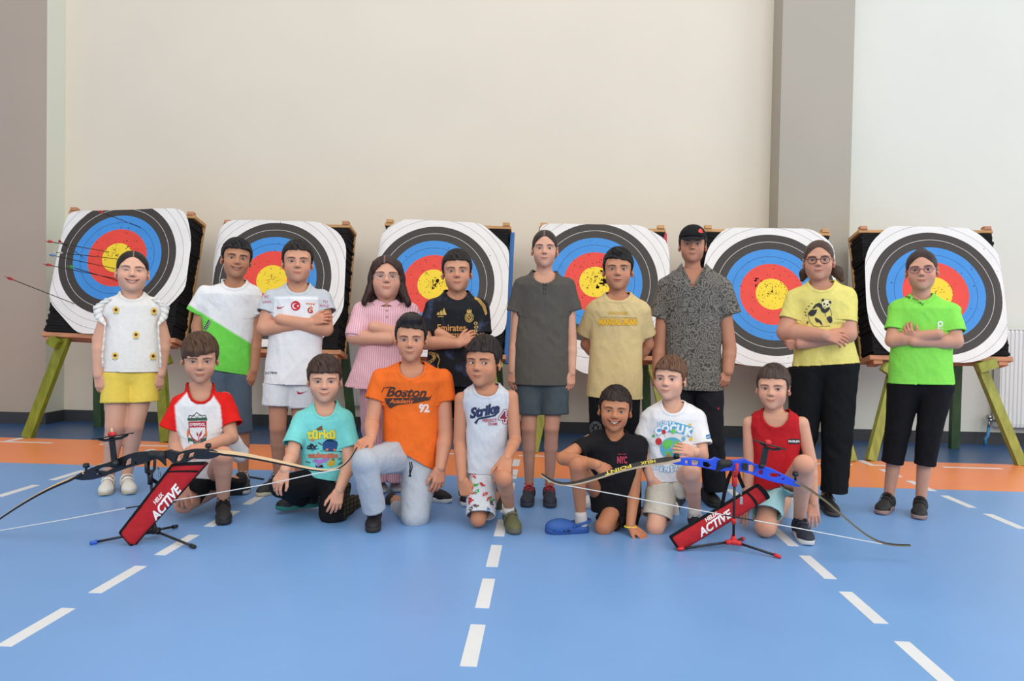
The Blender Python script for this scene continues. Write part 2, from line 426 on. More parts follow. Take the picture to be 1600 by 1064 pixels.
# ------------------------------------------------------------------ radiators
M_rad = mat('white_enamel', (226, 228, 226), .35, .5)
M_pipe = mat('blue_pipe', (60, 130, 180), .4); M_chr = mat('chrome', (170, 170, 172), .25, metal=1)
def radiator(x0, x1, z0, z1, label, valve):
    y = WALLY-.05; r = empty('radiator', ((x0+x1)/2, y, 0), label, 'radiator')
    b = MB(); n = int((x1-x0)/.034); st = (x1-x0)/n; V = []; yf = y-.075
    pro = []
    for i in range(n):
        a = x0+i*st
        pro += [(a, yf+.008), (a+st*.2, yf+.008), (a+st*.32, yf), (a+st*.85, yf), (a+st*.97, yf+.008)]
    pro.append((x1, yf+.008)); m = len(pro)
    for z, e in ((z0, .006), (z0+.03, 0), (z1-.03, 0), (z1, .006)):
        V += [(a, c+e, z) for a, c in pro]
    Fc = [(k*m+i, k*m+i+1, (k+1)*m+i+1, (k+1)*m+i) for k in range(3) for i in range(m-1)]
    mk('front_panel', V, Fc, M_rad, r, smooth=False)
    MB().box(((x0+x1)/2, y-.008, (z0+z1)/2), (x1-x0, .014, z1-z0-.02), bev=.004).obj('rear_panel', M_rad, r)
    for xx in (x0-.003, x1+.003): MB().box((xx, y-.035, (z0+z1)/2), (.006, .085, z1-z0), bev=.002).obj('side_cover', M_rad, r)
    g = MB()
    for i in range(int((x1-x0)/.03)): g.box((x0+.015+i*.03, y-.036, z1+.002), (.018, .07, .004))
    g.box(((x0+x1)/2, y-.074, z1), (x1-x0, .008, .01)); g.obj('top_grille', M_rad, r)
    for xx in (x0+.15, x1-.15): MB().box((xx, y+.022, (z0+z1)/2), (.03, .044, z1-z0-.1)).obj('bracket', M_rad, r)
    if valve:
        v = MB().tube([(x0, y-.03, z0+.05), (x0-.05, y-.03, z0+.05), (x0-.06, y-.03, z0+.03), (x0-.06, y-.03, z0-.02)], .011, 10).ball((x0-.05, y-.03, z0+.055), .02)
        v.box((x0-.055, y-.03, z0+.08), (.035, .035, .04), bev=.006).obj('valve', M_chr, r, True)
        MB().tube([(x0-.06, y-.03, z0-.01), (x0-.065, y-.03, z0-.08), (x0-.085, y-.03, .06), (x0-.085, y-.03, 0)], .013, 10).obj('pipe', M_pipe, r, True)
a = atY(1563, 514, 6.1); b = atY(1563, 667, 6.1)
radiator(a[0], a[0]+1.3, b[2], a[2], 'white ribbed radiator on the wall at the far right, behind the green easel leg', True)
a = atY(542, 490, 6.1); b = atY(542, 633, 6.1)
radiator(a[0], a[0]+.78, b[2], a[2], 'white ribbed radiator mostly hidden behind the girl in pink', False)
# ------------------------------------------------------------------ targets
def tmat():
    m = bpy.data.materials.new('target_paper'); m.use_nodes = True; nt = m.node_tree; N = nt.nodes; L = nt.links; b = N['Principled BSDF']; b.inputs['Roughness'].default_value = .6
    uv = N.new('ShaderNodeUVMap'); uv.uv_map = 'UVMap'; ln = N.new('ShaderNodeVectorMath'); ln.operation = 'LENGTH'; L.new(uv.outputs[0], ln.inputs[0])
    cr = N.new('ShaderNodeValToRGB'); cr.color_ramp.interpolation = 'CONSTANT'; L.new(ln.outputs['Value'], cr.inputs[0]); E = cr.color_ramp.elements
    Y, R, B_, K, W = (243, 210, 46), (230, 68, 54), (58, 140, 214), (57, 51, 47), (232, 229, 226); r = .061; t = .0022
    st = [(0, Y), (r-t, (120, 100, 30)), (r, Y), (2*r, R), (3*r-t, (130, 40, 35)), (3*r, R), (4*r, B_), (5*r-t, (35, 80, 130)), (5*r, B_), (6*r, K), (7*r-t, (200, 200, 200)), (7*r, K), (8*r, W), (9*r-t, (165, 165, 165)), (9*r, W), (10*r-t, (150, 150, 150)), (10*r, W)]
    while len(E) < len(st): E.new(.5)
    for i, (p, c) in enumerate(st): E[i].position = p; E[i].color = lc(*c)
    nz = N.new('ShaderNodeTexNoise'); nz.inputs['Scale'].default_value = 9; nz.inputs['Detail'].default_value = 6; L.new(uv.outputs[0], nz.inputs[0])
    mr = N.new('ShaderNodeMapRange'); L.new(nz.outputs[0], mr.inputs[0]); mr.inputs[3].default_value = .9; mr.inputs[4].default_value = 1.08
    vm = N.new('ShaderNodeVectorMath'); vm.operation = 'SCALE'; L.new(cr.outputs[0], vm.inputs[0]); L.new(mr.outputs[0], vm.inputs['Scale']); L.new(vm.outputs[0], b.inputs['Base Color'])
    bp = N.new('ShaderNodeBump'); bp.inputs['Strength'].default_value = .25; bp.inputs['Distance'].default_value = .01; L.new(nz.outputs[0], bp.inputs['Height']); L.new(bp.outputs[0], b.inputs['Normal'])
    return m
M_paper = tmat(); M_foam = mat('black_foam', (32, 31, 32), .9, .1, noise=(20, 20, 80), nvar=.3)
M_wood = mat('pine_wood', (196, 150, 100), .6, .3, noise=(6, 40, 60), nvar=.22); M_wood2 = mat('reddish_wood', (190, 134, 100), .6, .3, noise=(6, 40, 60), nvar=.2)
M_hole = mat('arrow_hole_dark', (26, 22, 22), .9, .1); M_blueb = mat('blue_board', (58, 118, 190), .6); M_redb = mat('pink_board', (206, 70, 92), .6)
def rotf(ax): # columns matrix from axes
    return np.stack(ax, 1)
def beam(name, a, b, w, t, m, parent, side=(1, 0, 0)):
    a = np.array(a, float); b = np.array(b, float); z = b-a; L_ = np.linalg.norm(z); z /= L_; s = np.array(side, float); s -= s.dot(z)*z; s /= np.linalg.norm(s); y = np.cross(z, s)
    return MB().box((a+b)/2, (w, t, L_), R=rotf((s, y, z)), bev=.004).obj(name, m, parent)
def target(k, tl, tr, bl, br, ctr, outline, legs, legmat, label, rnd, wood2, tear=None, extra=None, rear=True):
    YB, YT = 5.30, 5.56
    TL, TR, BL, BR = atY(*tl, YT), atY(*tr, YT), atY(*bl, YB), atY(*br, YB)
    C0 = (TL+TR+BL+BR)/4; R = (TR-TL)/np.linalg.norm(TR-TL)+(BR-BL)/np.linalg.norm(BR-BL); R /= np.linalg.norm(R)
    U = (TL-BL)+(TR-BR); U -= U.dot(R)*R; U /= np.linalg.norm(U); Nn = np.cross(R, U)  # points to the camera
    w = (np.linalg.norm(TR-TL)+np.linalg.norm(BR-BL))/2; h = (np.linalg.norm(TL-BL)+np.linalg.norm(TR-BR))/2
    def B(x_, y_, z_): return C0+R*x_+U*y_+Nn*z_
    root = empty('archery_target', (C0[0], C0[1], 0), label, 'archery target', 'archery targets on easels along the wall')
    Rr = rotf((R, U, Nn)); rg = random.Random(k)
    n = 42; fb = MB(); T = .2
    for i in range(n):
        jx = rg.uniform(-.006, .006); jz = rg.uniform(-.004, .002)
        fb.box(B(jx, -h/2+.035+(i+.5)*(h-.07)/n, -T/2+jz), (w-.02+rg.uniform(-.012, .006), (h-.07)/n*.93, T), R=Rr)
    o = fb.obj('foam_layers', M_foam, root); o['kind'] = 'stuff'
    mw = M_wood2 if wood2 else M_wood
    MB().box(B(0, h/2-.016, -T/2-.006), (w+.01, .026, T+.0), R=Rr, bev=.003).obj('top_rail', M_wood, root)
    MB().box(B(0, -h/2+.012, -T/2-.006), (w+.03, .036, T+.0), R=Rr, bev=.003).obj('bottom_rail', M_wood2, root)
    for sx in (-1, 1):
        MB().box(B(sx*(w/2-.035), h/2+.010, -.02), (.055, .03, .05), R=Rr, bev=.004).obj('corner_block', mw, root)
        MB().box(B(sx*(w/2-.05), -h/2-.018, -.08), (.07, .035, .12), R=Rr, bev=.004).obj('corner_block', M_wood2, root)
        MB().box(B(sx*(w/2-.03), 0, -T-.012), (.05, h, .025), R=Rr, bev=.003).obj('rear_post', M_wood, root)
    if extra: MB().box(B(extra[0]*(w/2+.012), extra[1], -T*.6), (.035, h*extra[2], .05), R=Rr, bev=.004).obj('side_board', extra[3], root)
    # paper
    def onb(u, v, z=0.):
        d = ray(u, v); t = Nn.dot(C0+Nn*z-CAMO)/Nn.dot(d); p = CAMO+d*t-C0; return np.array([p.dot(R), p.dot(U)])
    cc = onb(*ctr); O = np.array([onb(*p) for p in outline])
    # densify and soften the outline
    D = []
    for i in range(len(O)):
        a, b = O[i], O[(i+1) % len(O)]; m = max(2, int(np.linalg.norm(b-a)/.045))
        for q in range(m): D.append(a+(b-a)*q/m)
    D = np.array(D)
    for _ in range(2): D = .5*D+.25*np.roll(D, 1, 0)+.25*np.roll(D, -1, 0)
    nr = 14; V = [cc]; 
    for r_ in range(1, nr+1): V += list(cc+(D-cc)*(r_/nr))
    V = np.array(V); m = len(D)
    ed = np.concatenate([[0], np.repeat(np.arange(1, nr+1)/nr, m)])
    nz = vnoise(np.c_[V*5, np.full(len(V), k*3.)], k)-.5; nz2 = vnoise(np.c_[V*14, np.full(len(V), k*3.)], k+9)-.5
    lift = .008+.022*np.maximum(nz, -.2)*ed**1.5+.006*nz2*ed
    over = np.maximum(np.abs(V[:, 0])-w/2+.01, 0); lift = lift-over*.8
    lift = np.maximum(lift, .009-np.maximum(over-.018, 0))
    W3 = np.array([B(a, b, c) for (a, b), c in zip(V, lift)])
    Fc = [(0, 1+i, 1+(i+1) % m) for i in range(m)]
    for r_ in range(nr-1):
        for i in range(m): a = 1+r_*m+i; b = 1+r_*m+(i+1) % m; Fc.append((a, a+m, b+m, b))
    o = mk('target_face', W3, Fc, M_paper, root)
    uvl = o.data.uv_layers.new(name='UVMap')
    sc_ = .992
    for lp in o.data.loops:
        q = (V[lp.vertex_index]-cc)*sc_; uvl.data[lp.index].uv = (q[0], q[1])
    hb = MB(); bv = BVHTree.FromPolygons([Vector(p) for p in W3], Fc)
    def hole(x_, y_, s):
        p = Vector(B(cc[0]+x_, cc[1]+y_, .3)); hit = bv.ray_cast(p, Vector(-Nn))
        if hit[0] is None or abs(hit[1].dot(Vector(Nn))) < .97: return
        c = np.array(hit[0])+Nn*.0012; na = rg.randint(4, 6); a0 = rg.random()*6; el = rg.uniform(.5, 1.6); L0 = len(hb.v)
        ring = [c+R*math.cos(a0+6.283*j/na)*s*rg.uniform(.6, 1.2)*el+U*math.sin(a0+6.283*j/na)*s*rg.uniform(.6, 1.2)/el for j in range(na)]
        hb.add(ring, [tuple(range(na))])
    for i in range(rnd):
        r_ = abs(rg.gauss(0, .22)); a = rg.random()*6.283; hole(r_*math.cos(a), r_*math.sin(a)*.9+rg.uniform(0, .05), rg.uniform(.002, .0048))
    for (x_, y_, s, nn_) in (tear or []):
        for i in range(nn_): hole(x_+rg.gauss(0, s*.8), y_+rg.gauss(0, s*.8), rg.uniform(.5, 1.2)*s)
    o = hb.obj('arrow_holes', M_hole, root); o['kind'] = 'stuff'
    # stand
    for (a, b) in legs:
        P1 = atY(a[0], a[1], 5.36); P2 = floorpt(*b); P2[2] = 0
        beam('front_leg', P1+(P1-P2)*.04, P2+(P2-P1)*0.0, .05, .078 if k == 1 else .066, legmat, root, side=(0, 1, 0))
    if rear:
        for sx, (a, b) in zip((-1, 1), legs):
            P1 = B(sx*(w/2-.15), .2, -T-.05); P2 = np.array([P1[0]+sx*.10, 5.98, 0]); P2[1] = min(P2[1], 5.9)
            beam('rear_leg', P1, P2, .045, .07, M_greend, root, side=(0, 1, 0))
        a, b = B(-w/2+.05, -.35, -T-.045), B(w/2-.05, -.35, -T-.045); beam('cross_brace', a, b, .04, .06, legmat, root, side=(0, 1, 0))
    for sx, (a, b) in zip((-1, 1), legs):
        P1 = atY(a[0], a[1]+9, 5.33); beam('leg_block', P1+np.array([-sx*.0-.03*1, -.03, .0]), P1+np.array([sx*.10, -.03, .045]), .07, .07, legmat, root)
    return B, onb, Nn
M_green1 = mat('mossy_green_wood', (124, 132, 42), .55, .3, noise=(30, 30, 5), nvar=.3)
M_green2 = mat('pale_green_wood', (152, 158, 76), .55, .3, noise=(30, 30, 5), nvar=.22)
M_greend = mat('dark_green_wood', (58, 84, 56), .55, .3, noise=(30, 30, 5), nvar=.2)
T1 = target(1, (105, 331), (296, 332), (69, 520), (277, 537), (184, 403),
    [(109, 331), (282, 326), (293, 335), (300, 372), (288, 455), (262, 482), (238, 522), (122, 522), (77, 471), (80, 440), (97, 360)],
    [((102, 530), (43, 684)), ((250, 560), (260, 691))], M_green1, 'leftmost archery target, tilted, arrows stuck in it, on a mossy green easel', 150, True, tear=[(.07, .1, .006, 3)])
T2 = target(2, (341, 348), (541, 350), (330, 548), (534, 552), (425, 438),
    [(356, 344), (500, 347), (529, 362), (542, 383), (537, 487), (517, 516), (495, 540), (345, 545), (333, 530), (330, 400), (338, 365)],
    [((372, 560), (356, 697)), ((505, 560), (525, 700))], M_green2, 'archery target behind the boys in the white and green shirt and the white football shirt', 110, True, extra=None)
T3 = target(3, (597, 347), (795, 352), (588, 552), (790, 560), (677, 445),
    [(638, 343), (753, 349), (794, 387), (796, 397), (793, 477), (791, 516), (778, 528), (755, 528), (720, 560), (620, 556), (590, 520), (586, 420), (591, 386), (597, 362), (625, 344)],
    [((625, 565), (592, 702)), ((765, 565), (790, 707))], M_green2, 'archery target with blue side board, behind the boy in the black and gold shirt', 150, False, tear=[(.035, .03, .011, 9), (.02, .0, .008, 6), (.0, -.03, .006, 8)], extra=(1, -.02, 1., M_blueb))
T4 = target(4, (843, 352), (1041, 357), (836, 556), (1040, 562), (930, 441),
    [(849, 350), (1001, 352), (1042, 375), (1047, 395), (1047, 434), (1040, 480), (1007, 546), (985, 566), (918, 588), (872, 560), (842, 530), (838, 400), (843, 356)],
    [((862, 575), (834, 707)), ((1020, 575), (1054, 716))], M_green2, 'worn archery target with many torn black marks, behind the boy in the sand coloured shirt', 190, False,
    tear=[(.07, .0, .015, 14), (.02, -.045, .009, 10), (.05, .09, .007, 10), (-.06, -.05, .004, 8)], extra=(1, .0, 1., M_redb))
T5 = target(5, (1104, 357), (1303, 362), (1098, 558), (1302, 568), (1206, 460),
    [(1133, 356), (1270, 358), (1303, 384), (1307, 400), (1306, 470), (1290, 540), (1262, 566), (1235, 576), (1160, 571), (1120, 560), (1100, 530), (1098, 450), (1100, 406), (1109, 381)],
    [((1125, 575), (1096, 716)), ((1288, 575), (1331, 721))], M_green2, 'archery target behind the boy in the cap and the girl in the yellow panda shirt', 170, False, tear=[(-.13, .12, .009, 5), (-.12, .06, .007, 4), (.0, .02, .006, 6)])
T6 = target(6, (1349, 358), (1556, 358), (1357, 560), (1576, 563), (1461, 458),
    [(1388, 353), (1518, 357), (1561, 398), (1569, 443), (1574, 535), (1552, 555), (1518, 568), (1492, 567), (1400, 556), (1386, 552), (1360, 518), (1353, 480), (1350, 405), (1360, 379)],
    [((1398, 572), (1360, 720)), ((1529, 566), (1596, 727))], M_green2, 'archery target at the far right behind the girl in the lime green shirt', 80, True)
# ------------------------------------------------------------------ arrows stuck in the left target
M_carb = mat('carbon_shaft', (26, 24, 26), .35, .5)
def vane_mat(c): return mat('vane_plastic', c, .5)
M_vr, M_vb, M_vg, M_vw = vane_mat((214, 60, 56)), vane_mat((120, 170, 220)), vane_mat((60, 190, 70)), vane_mat((230, 228, 224))
def arrow(tail, head, vm, lab, L_=.68):
    B, onb, Nn = T1; q = onb(*head); hd = B(q[0], q[1], .006); d = ray(*tail)
    ts = np.linspace(3.6, 6.2, 400); P = CAMO+d[None]*ts[:, None]; D = np.abs(np.linalg.norm(P-hd, axis=1)-L_)+np.where((P-hd)@Nn < 0, 9, 0); tp = P[D.argmin()]
    ax = tp-hd; ax /= np.linalg.norm(ax); r = empty('arrow', hd, lab, 'arrow', 'arrows stuck in the left target')
    MB().tube([hd-ax*.05, tp], .0031, 7).obj('shaft', M_carb, r, True)
    MB().tube([tp, tp+ax*.014], [.0034, .0026], 7).obj('nock', vm, r, True)
    s = np.cross(ax, (0, 0, 1.)); s /= np.linalg.norm(s); u = np.cross(s, ax)
    for k in range(3):
        a = 1.57+k*2.094; n_ = s*math.cos(a)+u*math.sin(a); t_ = np.cross(ax, n_)*.0008; V = []
        for (x_, y_) in ((-.075, .002), (-.045, .011), (-.022, .013), (-.014, .002)):
            for sg in (-1, 1): V.append(tp+ax*x_+n_*y_+t_*sg)
            for sg in (-1, 1): V.append(tp+ax*x_+n_*.002+t_*sg)
        Fc = []
        for i in range(3): a0 = 4*i; Fc += [(a0, a0+1, a0+5, a0+4), (a0, a0+4, a0+6, a0+2), (a0+1, a0+3, a0+7, a0+5)]
        mk('vane', V, Fc, vm, r, smooth=False)
arrow((73, 377), (171, 394), M_vr, 'red fletched arrow in the yellow centre of the left target, above the white fletched one')
arrow((92, 376), (129, 401), M_vr, 'short looking red fletched arrow ending in the blue ring of the left target')
arrow((87, 394), (184, 405), M_vw, 'white fletched arrow in the yellow centre of the left target')
arrow((77, 398), (180, 420), M_vb, 'pale blue fletched arrow just under the white fletched one in the left target')
arrow((70, 413), (183, 436), M_vr, 'lowest red fletched arrow of the group, ending beside the smiling girl\'s hair')
arrow((107, 416), (185, 439), M_vg, 'green fletched arrow in the red ring of the left target')
arrow((155, 330), (220, 356), M_vr, 'red fletched arrow stuck high in the blue ring at the top of the left target')
arrow((10, 433), (117, 475), M_vr, 'red fletched arrow furthest left, stuck low in the white edge of the left target')
# ------------------------------------------------------------------ people: body builder
M_skin = mat('skin', (224, 172, 146), .52, .35, attr=True, sss=.12, bump=(420, .12, .001))
M_cloth = mat('cotton_cloth', (200, 200, 200), .88, .15, attr=True, noise=(60, 60, 60), nvar=.035, bump=((38, 38, 16), .55, .006))
M_shiny = mat('polyester_cloth', (200, 200, 200), .6, .3, attr=True, noise=(60, 60, 60), nvar=.03, bump=((34, 34, 14), .5, .006))
M_dark = mat('dark_cloth', (30, 30, 32), .85, .2, attr=True, noise=(40, 40, 40), nvar=.12, bump=((30, 30, 14), .6, .008))
M_sclera = mat('eye_white', (206, 200, 196), .25, .5)
M_pupil = mat('pupil', (12, 10, 10), .12, .6)
M_teeth = mat('teeth', (236, 232, 222), .3, .5)
def iris(c): return mat('iris', c, .2, .6)
M_iris = [iris((52, 32, 22)), iris((72, 54, 36)), iris((86, 84, 66))]
def hair_mat(name, c):
    m = mat(name, c, .5, .28, attr=True, bump=((55, 55, 14), .7, .004)); return m
M_hair = hair_mat('hair', (40, 30, 26))
UPZ = np.array([0, 0, 1.])
class Fr:
    def __init__(s, u, Y, rel=0):
        v = 760.
        for _ in range(12):
            p = floorpt(u, v); v = 513+(v-513)*p[1]/Y
        s.B = floorpt(u, v); n = -s.B.copy(); n[2] = 0; n /= np.linalg.norm(n); s.n = n; s.r = np.array([-n[1], n[0], 0])
    def P(s, u, v, d=0.):
        r_ = ray(u, v); return CAMO+r_*((s.n.dot(s.B-CAMO)+d)/s.n.dot(r_))
    def m(s, p): return -float((RM.T @ (np.asarray(p)-CAMO))[2])/F  # metres per pixel at p
def unit(v): v = np.asarray(v, float); return v/(np.linalg.norm(v)+1e-12)
# ---- head template: x image-right, -y face front, z up; chin -.105 crown .112
def head_prims(q):
    f = q.get('fat', 1.); ch = q.get('cheek', 1.); sm = q.get('smile', .3); op = q.get('open', 0.); nw = q.get('nose', 1.); sq = q.get('squint', 1.)
    P = [ell((0, .014, .032), (.073, .090, .080), .02), ell((0, -.028, .022), (.0655, .052, .062), .03), ell((0, -.024, -.036), (.0575*f, .060, .056), .035),
         ell((0, -.038, -.067), (.034*f, .038, .032), .03), ell((0, -.060, -.088), (.016, .016, .014), .022),
         cap((0, .016, -.045), (0, .030, -.165), .041*f, .043*f, .03)]
    for s in (-1, 1):
        P += [ell((s*.039, -.050, -.036+sm*.004), (.021*ch, .022*ch, .020*ch), .026), ell((s*.030, -.0735, .021), (.024, .0125, .009), .016),
              ell((s*.035*f, .0, -.055), (.021, .034, .027), .03)]
    P += [cap((0, -.0775, .010), (0, -.0905, -.020), .0068, .0088*nw, .016), ell((0, -.0935, -.0245), (.0092*nw, .0092, .0084), .010)]
    for s in (-1, 1): P += [ell((s*.0110*nw, -.0865, -.0275), (.0070*nw, .0085, .0070), .008)]
    for s in (-1, 1): P += [ell((s*.0315, -.0900, -.001), (.0175, .0115, .0112), .014, 's')]
    for s in (-1, 1): P += [ell((s*.0315, -.0655, -.001), (.0150, .0150, .0142), .0035)]
    for s in (-1, 1):
        def lid(X, Y, Z, s=s):
            x = (X-s*.0315)/.0136; zt = .0052*sq*(1-x*x)+.0004*s*x; zb = -.0042*sq*(1-x*x); z = Z+.001
            return np.maximum(np.maximum(z-zt, zb-z), Y+.058)
        P.append(raw((s*.0315-.0148, -.1, -.008), (s*.0315+.0148, -.058, .008), lid, .0015, 's'))
    # nostrils
    for s in (-1, 1): P.append(cap((s*.0052, -.0945, -.0335), (s*.0050, -.088, -.026), .0019, .0018, .002, 's'))
    # mouth
    mz = -.0575; w = .0222+.005*sm+.004*(op > .004); cz = .0018+.0085*sm
    def lip(t): return mz+cz*(abs(t)**1.7)
    up = [(t*w, -.0845+.0105*t*t, lip(t)+.0024-.001*abs(t)+op*.35) for t in (-1, -.5, -.12, .12, .5, 1)]
    lo = [(t*w*.92, -.0835+.010*t*t, lip(t)-.0035-op*.65*(1-t*t)) for t in (-1, -.5, 0, .5, 1)]
    for a, b in zip(up[:-1], up[1:]): P.append(cap(a, b, .0040 if abs(a[0]) < w*.9 else .0026, .0040 if abs(b[0]) < w*.9 else .0026, .0045))
    for a, b in zip(lo[:-1], lo[1:]): P.append(cap(a, b, .0046 if abs(a[0]) < w*.8 else .0028, .0046 if abs(b[0]) < w*.8 else .0028, .0045))
    def slit(X, Y, Z):
        t = X/w; c = mz+cz*np.abs(t)**1.7; hh = (.0006+op*.55)*np.maximum(1-t*t, 0)
        return np.maximum(np.maximum(np.abs(Z-c+op*.15)-hh, np.abs(X)-w*.97), Y+.068)
    P.append(raw((-w, -.105, mz-.014), (w, -.068, mz+.016), slit, .0015, 's'))
    # ears
    es = q.get('ear', 1.)
    for s in (-1, 1):
        a = s*math.radians(28*es); R = np.array([[math.cos(a), -math.sin(a), 0], [math.sin(a), math.cos(a), 0], [0, 0, 1]])
        P.append(ell((s*(.0745+.003*es), .010, -.010), (.0065, .0165, .0285), .009, 'u', R))
        P.append(ell((s*(.0825+.003*es), .004, -.006), (.005, .0095, .0165), .004, 's', R))
        P.append(ell((s*.0755, -.003, -.012), (.004, .004, .006), .005))
    return P, (w, mz, cz, op)
_eye = None
def eye_mesh(parent, c, gaze, r, im):
    g = unit(gaze); a = unit(np.cross(g, (0, 0, 1.))); b = np.cross(a, g); V = [c+g*r]; Fc = []; mi = []
    angs = [.25, .54, .75, 1.1, 1.57, 2.2]; n = 18
    for an in angs:
        for k in range(n):
            t = 2*math.pi*k/n; V.append(c+r*(g*math.cos(an)+math.sin(an)*(a*math.cos(t)+b*math.sin(t))))
    V.append(c-g*r); L_ = len(V)-1
    for k in range(n): Fc.append((0, 1+k, 1+(k+1) % n)); mi.append(1)
    for j in range(len(angs)-1):
        for k in range(n): A = 1+j*n+k; B_ = 1+j*n+(k+1) % n; Fc.append((A, A+n, B_+n, B_)); mi.append(2 if j == 0 else 0)
    for k in range(n): Fc.append((L_, L_-n+(k+1) % n, L_-n+k)); mi.append(0)
    return mk('eye', V, Fc, parent=parent, mats=[M_sclera, M_pupil, M_iris[im]], midx=mi)
def zc_boy(y, q):
    """hairline height as a function of depth (front to back)"""
    fr = q.get('fringe', .048)
    return np.interp(y, [-.10, -.062, -.046, -.034, -.022, -.008, .010, .030, .045, .1], [fr, fr-.002, fr-.012 if fr > .03 else fr-.006, .012, q.get('side', -.008), q.get('side', -.008)+.002, .020, .006, -.042, -.066])
def zc_girl(y, q):
    fr = q.get('fringe', .070)+.006
    return np.interp(y, [-.10, -.062, -.05, -.036, -.02, -.004, .010, .028, .045, .1], [fr, fr-.002, fr-.014, .040, .020, -.004, .002, -.012, -.05, -.07])
def hair_build(q, kind):
    """shell in head space; returns verts, quads, colours"""
    t = q.get('ht', 1.); fn = zc_girl if kind in ('back', 'long') else zc_boy
    tt = .0030 if kind == 'back' else .010*t
    rad = np.array([.0755+tt*.75, .0935+tt*.8, .082+tt*1.2]); cen = np.array([0, .013, .032])
    P = [ell(cen, rad, .01), ell((0, -.026, .030), (.0685+tt*.7, .056+tt*.8, .060+tt), .02)]
    if kind == 'quiff': P.append(cap((-.038, -.064, .092), (.040, -.060, .098), .016*t, .020*t, .022)); P.append(ell((0, -.05, .098), (.052, .036, .020*t), .02))
    if kind == 'fringe': P.append(cap((-.042, -.074, .052), (.042, -.074, .052), .013, .013, .02))
    sd = q.get('seed', 1)
    def cut(X, Y, Z):
        Yb = np.broadcast_to(Y, np.broadcast(X, Y, Z).shape); z0 = fn(Yb, q)
        ax = np.abs(X)
        if kind in ('back', 'long'): z0 = z0-np.clip(ax/.064, 0, 1)**1.7*.050*np.clip((-.005-Yb)/.025, 0, 1)
        j = .0012*np.sin(X*260+sd)+.004
        if kind == 'fringe': z0 = z0+(Yb < -.045)*(j*1.4+q.get('slant', 0)*X)
        elif kind != 'back': z0 = z0+(Yb < -.045)*(j+q.get('slant', 0)*X)+(Yb < -.045)*np.clip((ax-.045)/.02, 0, 1)*.0
        return Z-z0
    P.append(raw((-.13, -.15, -.2), (.13, .15, .2), lambda X, Y, Z: -cut(X, Y, Z), .006, 'i'))
    if kind == 'long':
        for s in (-1, 1):
            for a, b, ra, rb in (((s*.060, -.018, .060), (s*.076, -.012, .0), .022, .022), ((s*.076, -.012, .0), (s*.084, -.010, -.062), .022, .024), ((s*.084, -.010, -.062), (s*.112, -.016, -.122), .026, .022),
                                 ((s*.050, .05, .0), (s*.072, .055, -.118), .040, .036)):
                P.append(cap(a, b, ra, rb, .024, sq=((1, 0, 0), .7)))
        P.append(cap((0, .075, .02), (0, .075, -.110), .045, .036, .03))
    if kind == 'back':
        tl = q.get('tail', 'low')
        if tl == 'bun': P += [ell((0, .055, .105), (.034, .034, .028), .012), ell((.0, .05, .09), (.036, .036, .02), .02)]
        elif tl == 'pony': P += [cap((.035, .095, -.01), (.098, .08, -.055), .026, .030, .02), cap((.098, .08, -.055), (.120, .075, -.100), .028, .014, .02), cap((-.03, .09, -.01), (-.075, .075, -.06), .03, .024, .02), cap((-.075, .075, -.06), (-.085, .07, -.095), .024, .012, .02)]
        else: P += [cap((0, .098, -.02), (0, .105, -.14), .026, .018, .02)]
    V, Q = sdf_mesh(P, .0032)
    N = vnormals(V, Q)
    # strands run away from the crown
    crown = np.array([0, .045, .12]) if kind not in ('back',) else np.array([0, .10, .0])
    d = V-crown; ax = unit(crown-cen); al = d @ ax; pr = d-np.outer(al, ax)
    e1 = unit(np.cross(ax, (1, 0, 0))); e2 = np.cross(ax, e1); phi = np.arctan2(pr @ e1, pr @ e2)
    if kind == 'long':
        lo_ = V[:, 2] < .055; phi = np.where(lo_, np.arctan2(V[:, 0], V[:, 1]+.03), phi); al = np.where(lo_, V[:, 2]*.35, al)
    s1 = vnoise(np.c_[np.cos(phi)*14, np.sin(phi)*14, al*9], sd); s2 = vnoise(np.c_[np.cos(phi)*34, np.sin(phi)*34, al*16], sd+5)
    amp = .0012 if kind == 'back' else .0050 if kind == 'long' else .0042*t
    V = V+N*((s1-.5)*amp*1.3+(s2-.5)*amp*.8)[:, None]
    base = lin(q.get('hair', (42, 32, 28))); C = base[None]*(.45+.9*s2[:, None]+.3*(s1[:, None]-.5))
    if q.get('part') is not None:
        m_ = np.exp(-((V[:, 0]-q['part'])/.0017)**2)*(V[:, 1] < .03)*(V[:, 2] > .05); C = C*(1-.75*m_[:, None])+lin((196, 150, 130))*.75*m_[:, None]
    # separate locks lying over the shell
    rg = np.random.RandomState(sd); LV = []; LQ = []; LC = []
